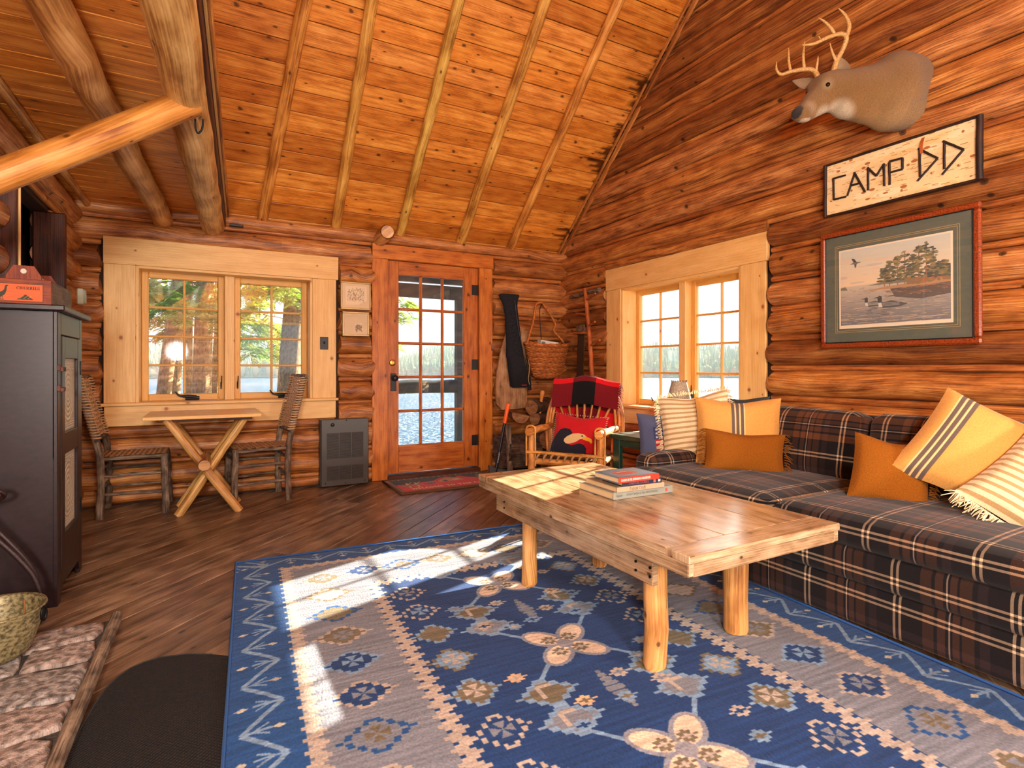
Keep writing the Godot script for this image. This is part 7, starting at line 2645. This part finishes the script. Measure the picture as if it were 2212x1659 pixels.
func hearth() -> void:
	var h := thing("stone_hearth", "rough pinkish-grey stone hearth slab with a pole edge", "hearth", Vector3(-3.79, 0, 2.37))
	# local x from 0 (pole) to -0.5, z from 0 to 2.4
	pbox(h, "mortar_bed", mat("mortar", Color(0.30, 0.28, 0.26), 0.95, plain_noise(Color8(210, 208, 204), 121, 0.4), Vector2(4, 4)), Vector3(-0.235, 0.014, 1.2), Vector3(0.45, 0.028, 2.4), 0.004)
	var st := []
	for k in 3:
		var m := mat("hearth stone", [Color(0.66, 0.645, 0.635), Color(0.6, 0.59, 0.59), Color(0.68, 0.63, 0.60)][k], 0.85, plain_noise(Color8(214, 206, 200), 123 + k, 0.5, 256, 0.035), Vector2(3, 3))
		m.heightmap_enabled = true
		m.heightmap_texture = plain_noise(Color8(128, 128, 128), 131 + k, 0.95, 256, 0.03)
		m.heightmap_scale = 0.6
		st.append(m)
	var zs := [0.02, 0.2, 0.37, 0.62, 0.80, 1.05, 1.3, 1.6, 2.0, 2.36]
	for r in zs.size() - 1:
		var cut := [-0.45, R(-0.30, -0.14), -0.012] if r % 2 == 1 or r > 3 else [-0.45, -0.012]
		for c in cut.size() - 1:
			var x0: float = cut[c] + 0.012
			var x1: float = cut[c + 1] - 0.012
			var z0: float = zs[r] + 0.012
			var z1: float = zs[r + 1] - 0.012
			var ol := []
			for q in [[0, 0], [0.35, -0.02], [0.75, 0.02], [1, 0.05], [1.0, 0.5], [0.98, 0.95], [0.6, 1.02], [0.25, 0.98], [0.02, 1.0], [-0.02, 0.5]]:
				ol.append(Vector2(lerpf(x0, x1, q[0]) + R(-0.012, 0.012), lerpf(z0, z1, q[1]) + R(-0.012, 0.012)))
			var b := mb()
			var ce := Vector2.ZERO
			for p in ol:
				ce += p / ol.size()
			# rings from the bed up to a bumpy crown
			var n := ol.size()
			var rows := [[1.0, 0.02], [0.99, 0.036], [0.93, 0.043], [0.55, 0.045], [0.0, 0.046]]
			b.grid(n * 2, rows.size() - 1, func(u, v):
				var f: float = u * n
				var k := int(f) % n
				var p: Vector2 = ol[k].lerp(ol[(k + 1) % n], f - int(f))
				var row: Array = rows[int(v * (rows.size() - 1) + 0.01)]
				var q := ce.lerp(p, row[0])
				return Vector3(q.x, row[1] + 0.004 * sin(q.x * 37.0 + q.y * 21.0) * (1.0 if row[0] < 0.95 else 0.0), q.y), 0.5, 0.3, true)
			for k in b.t.size():
				b.t[k] = Vector2(b.v[k].x, b.v[k].z) + b.off
				if b.n[k].y < 0:
					b.n[k] = -b.n[k]
			var old := b.i
			b.i = PackedInt32Array()
			for k in range(0, old.size(), 3):
				b.tri(old[k], old[k + 1], old[k + 2])
			part(b, "hearth_stone", pick(st), h)
	bar(h, "edge_pole", M.bark[4], Vector3(0.01, 0.032, -0.02), Vector3(-0.03, 0.032, 2.4), 0.021, -1, 12, 0.0015)
	# kettle
	var bm := mat("tarnished brass", Color(0.62, 0.58, 0.46), 0.5, plain_noise(Color8(220, 215, 190), 141, 0.55), Vector2(3, 3))
	bm.metallic = 0.35
	var k := thing("brass_kettle", "old brass kettle pail with kindling standing on the hearth", "kettle", Vector3(-4.10, 0.048, 2.61))
	var kb := mb()
	kb.lathe([Vector2(0.0, 0.0), Vector2(0.07, 0.003), Vector2(0.105, 0.03), Vector2(0.128, 0.1), Vector2(0.14, 0.165), Vector2(0.148, 0.17), Vector2(0.146, 0.178), Vector2(0.134, 0.172), Vector2(0.122, 0.1), Vector2(0.1, 0.035), Vector2(0.0, 0.012)], 28)
	part(kb, "bowl", bm, k)
	for s in [0.0, PI]:
		var ear := mb()
		var lp := []
		for a in 12:
			lp.append(Vector3(cos(0.3 + s) * 0.155, 0.15 + sin(TAU * a / 12) * 0.024, sin(0.3 + s) * 0.155) + Vector3(-sin(0.3 + s), 0, cos(0.3 + s)) * cos(TAU * a / 12) * 0.014)
		ear.tube(lp, [0.004], 6, false, 1.0, true)
		part(ear, "ear_ring", M.iron, k)
	var w := mb()
	w.tube(smooth([Vector3(0.02, 0.05, 0.02), Vector3(0.08, 0.12, 0.0), Vector3(0.09, 0.2, 0.02)]), [0.0025], 5)
	part(w, "wire", mat("copper wire", Color(0.6, 0.4, 0.25), 0.4), k)
	var kw := thing("kindling_stick", "orange stick of kindling lying in the brass kettle", "kindling", Vector3(-4.10, 0.10, 2.61))
	bar(kw, "stick", mat("fresh wood", Color(0.80, 0.46, 0.2), 0.6), Vector3(-0.05, 0.02, -0.02), Vector3(0.06, 0.06, 0.05), 0.02, 0.016, 6)
	# iron tongs
	var tg := thing("iron_tongs", "old curved iron tongs leaning against the plum cupboard", "tongs", Vector3(-4.1, 0.0, 2.2))
	var im := mat("rusty iron", Color(0.20, 0.13, 0.13), 0.45, plain_noise(Color8(220, 205, 205), 143, 0.4), Vector2(4, 4))
	im.metallic = 0.4
	for q in [[0.0, 1.0], [0.035, 0.93]]:
		var a := mb()
		var pts := []
		for p in [[-0.15, 0.50], [-0.105, 0.425], [-0.035, 0.325], [0.02, 0.225], [0.045, 0.12], [0.05, 0.05], [0.035, 0.004]]:
			pts.append(Vector3(p[0] + q[0] * 0.3, maxf(p[1] * q[1], 0.012), q[0]))
		a.tube(smooth(pts), smoothf([0.012, 0.016, 0.017, 0.015, 0.013, 0.012, 0.009]), 8, true, 0.6)
		part(a, "arm", im, tg)
	var ft := mb()
	ft.tube([Vector3(0.035, 0.01, 0.0), Vector3(-0.02, 0.012, 0.01)], [0.009, 0.005], 6)
	part(ft, "point", im, tg)
	var lo := mb()
	var lp2 := []
	for a in 16:
		lp2.append(Vector3(-0.11 + cos(TAU * a / 16) * 0.05, 0.548 + sin(TAU * a / 16) * 0.024, 0.03 + 0.01 * sin(TAU * a / 16)))
	lo.tube(lp2, [0.009], 8, false, 1.0, true)
	part(lo, "handle_loop", im, tg)

func furniture() -> void:
	rng.seed = 100
	rugs()
	coffee_table()
	sofa()
	books()
	window_corner()
	deer()
	print("deer ", Time.get_ticks_msec())
	wall_pieces()
	corner_things()
	left_side()
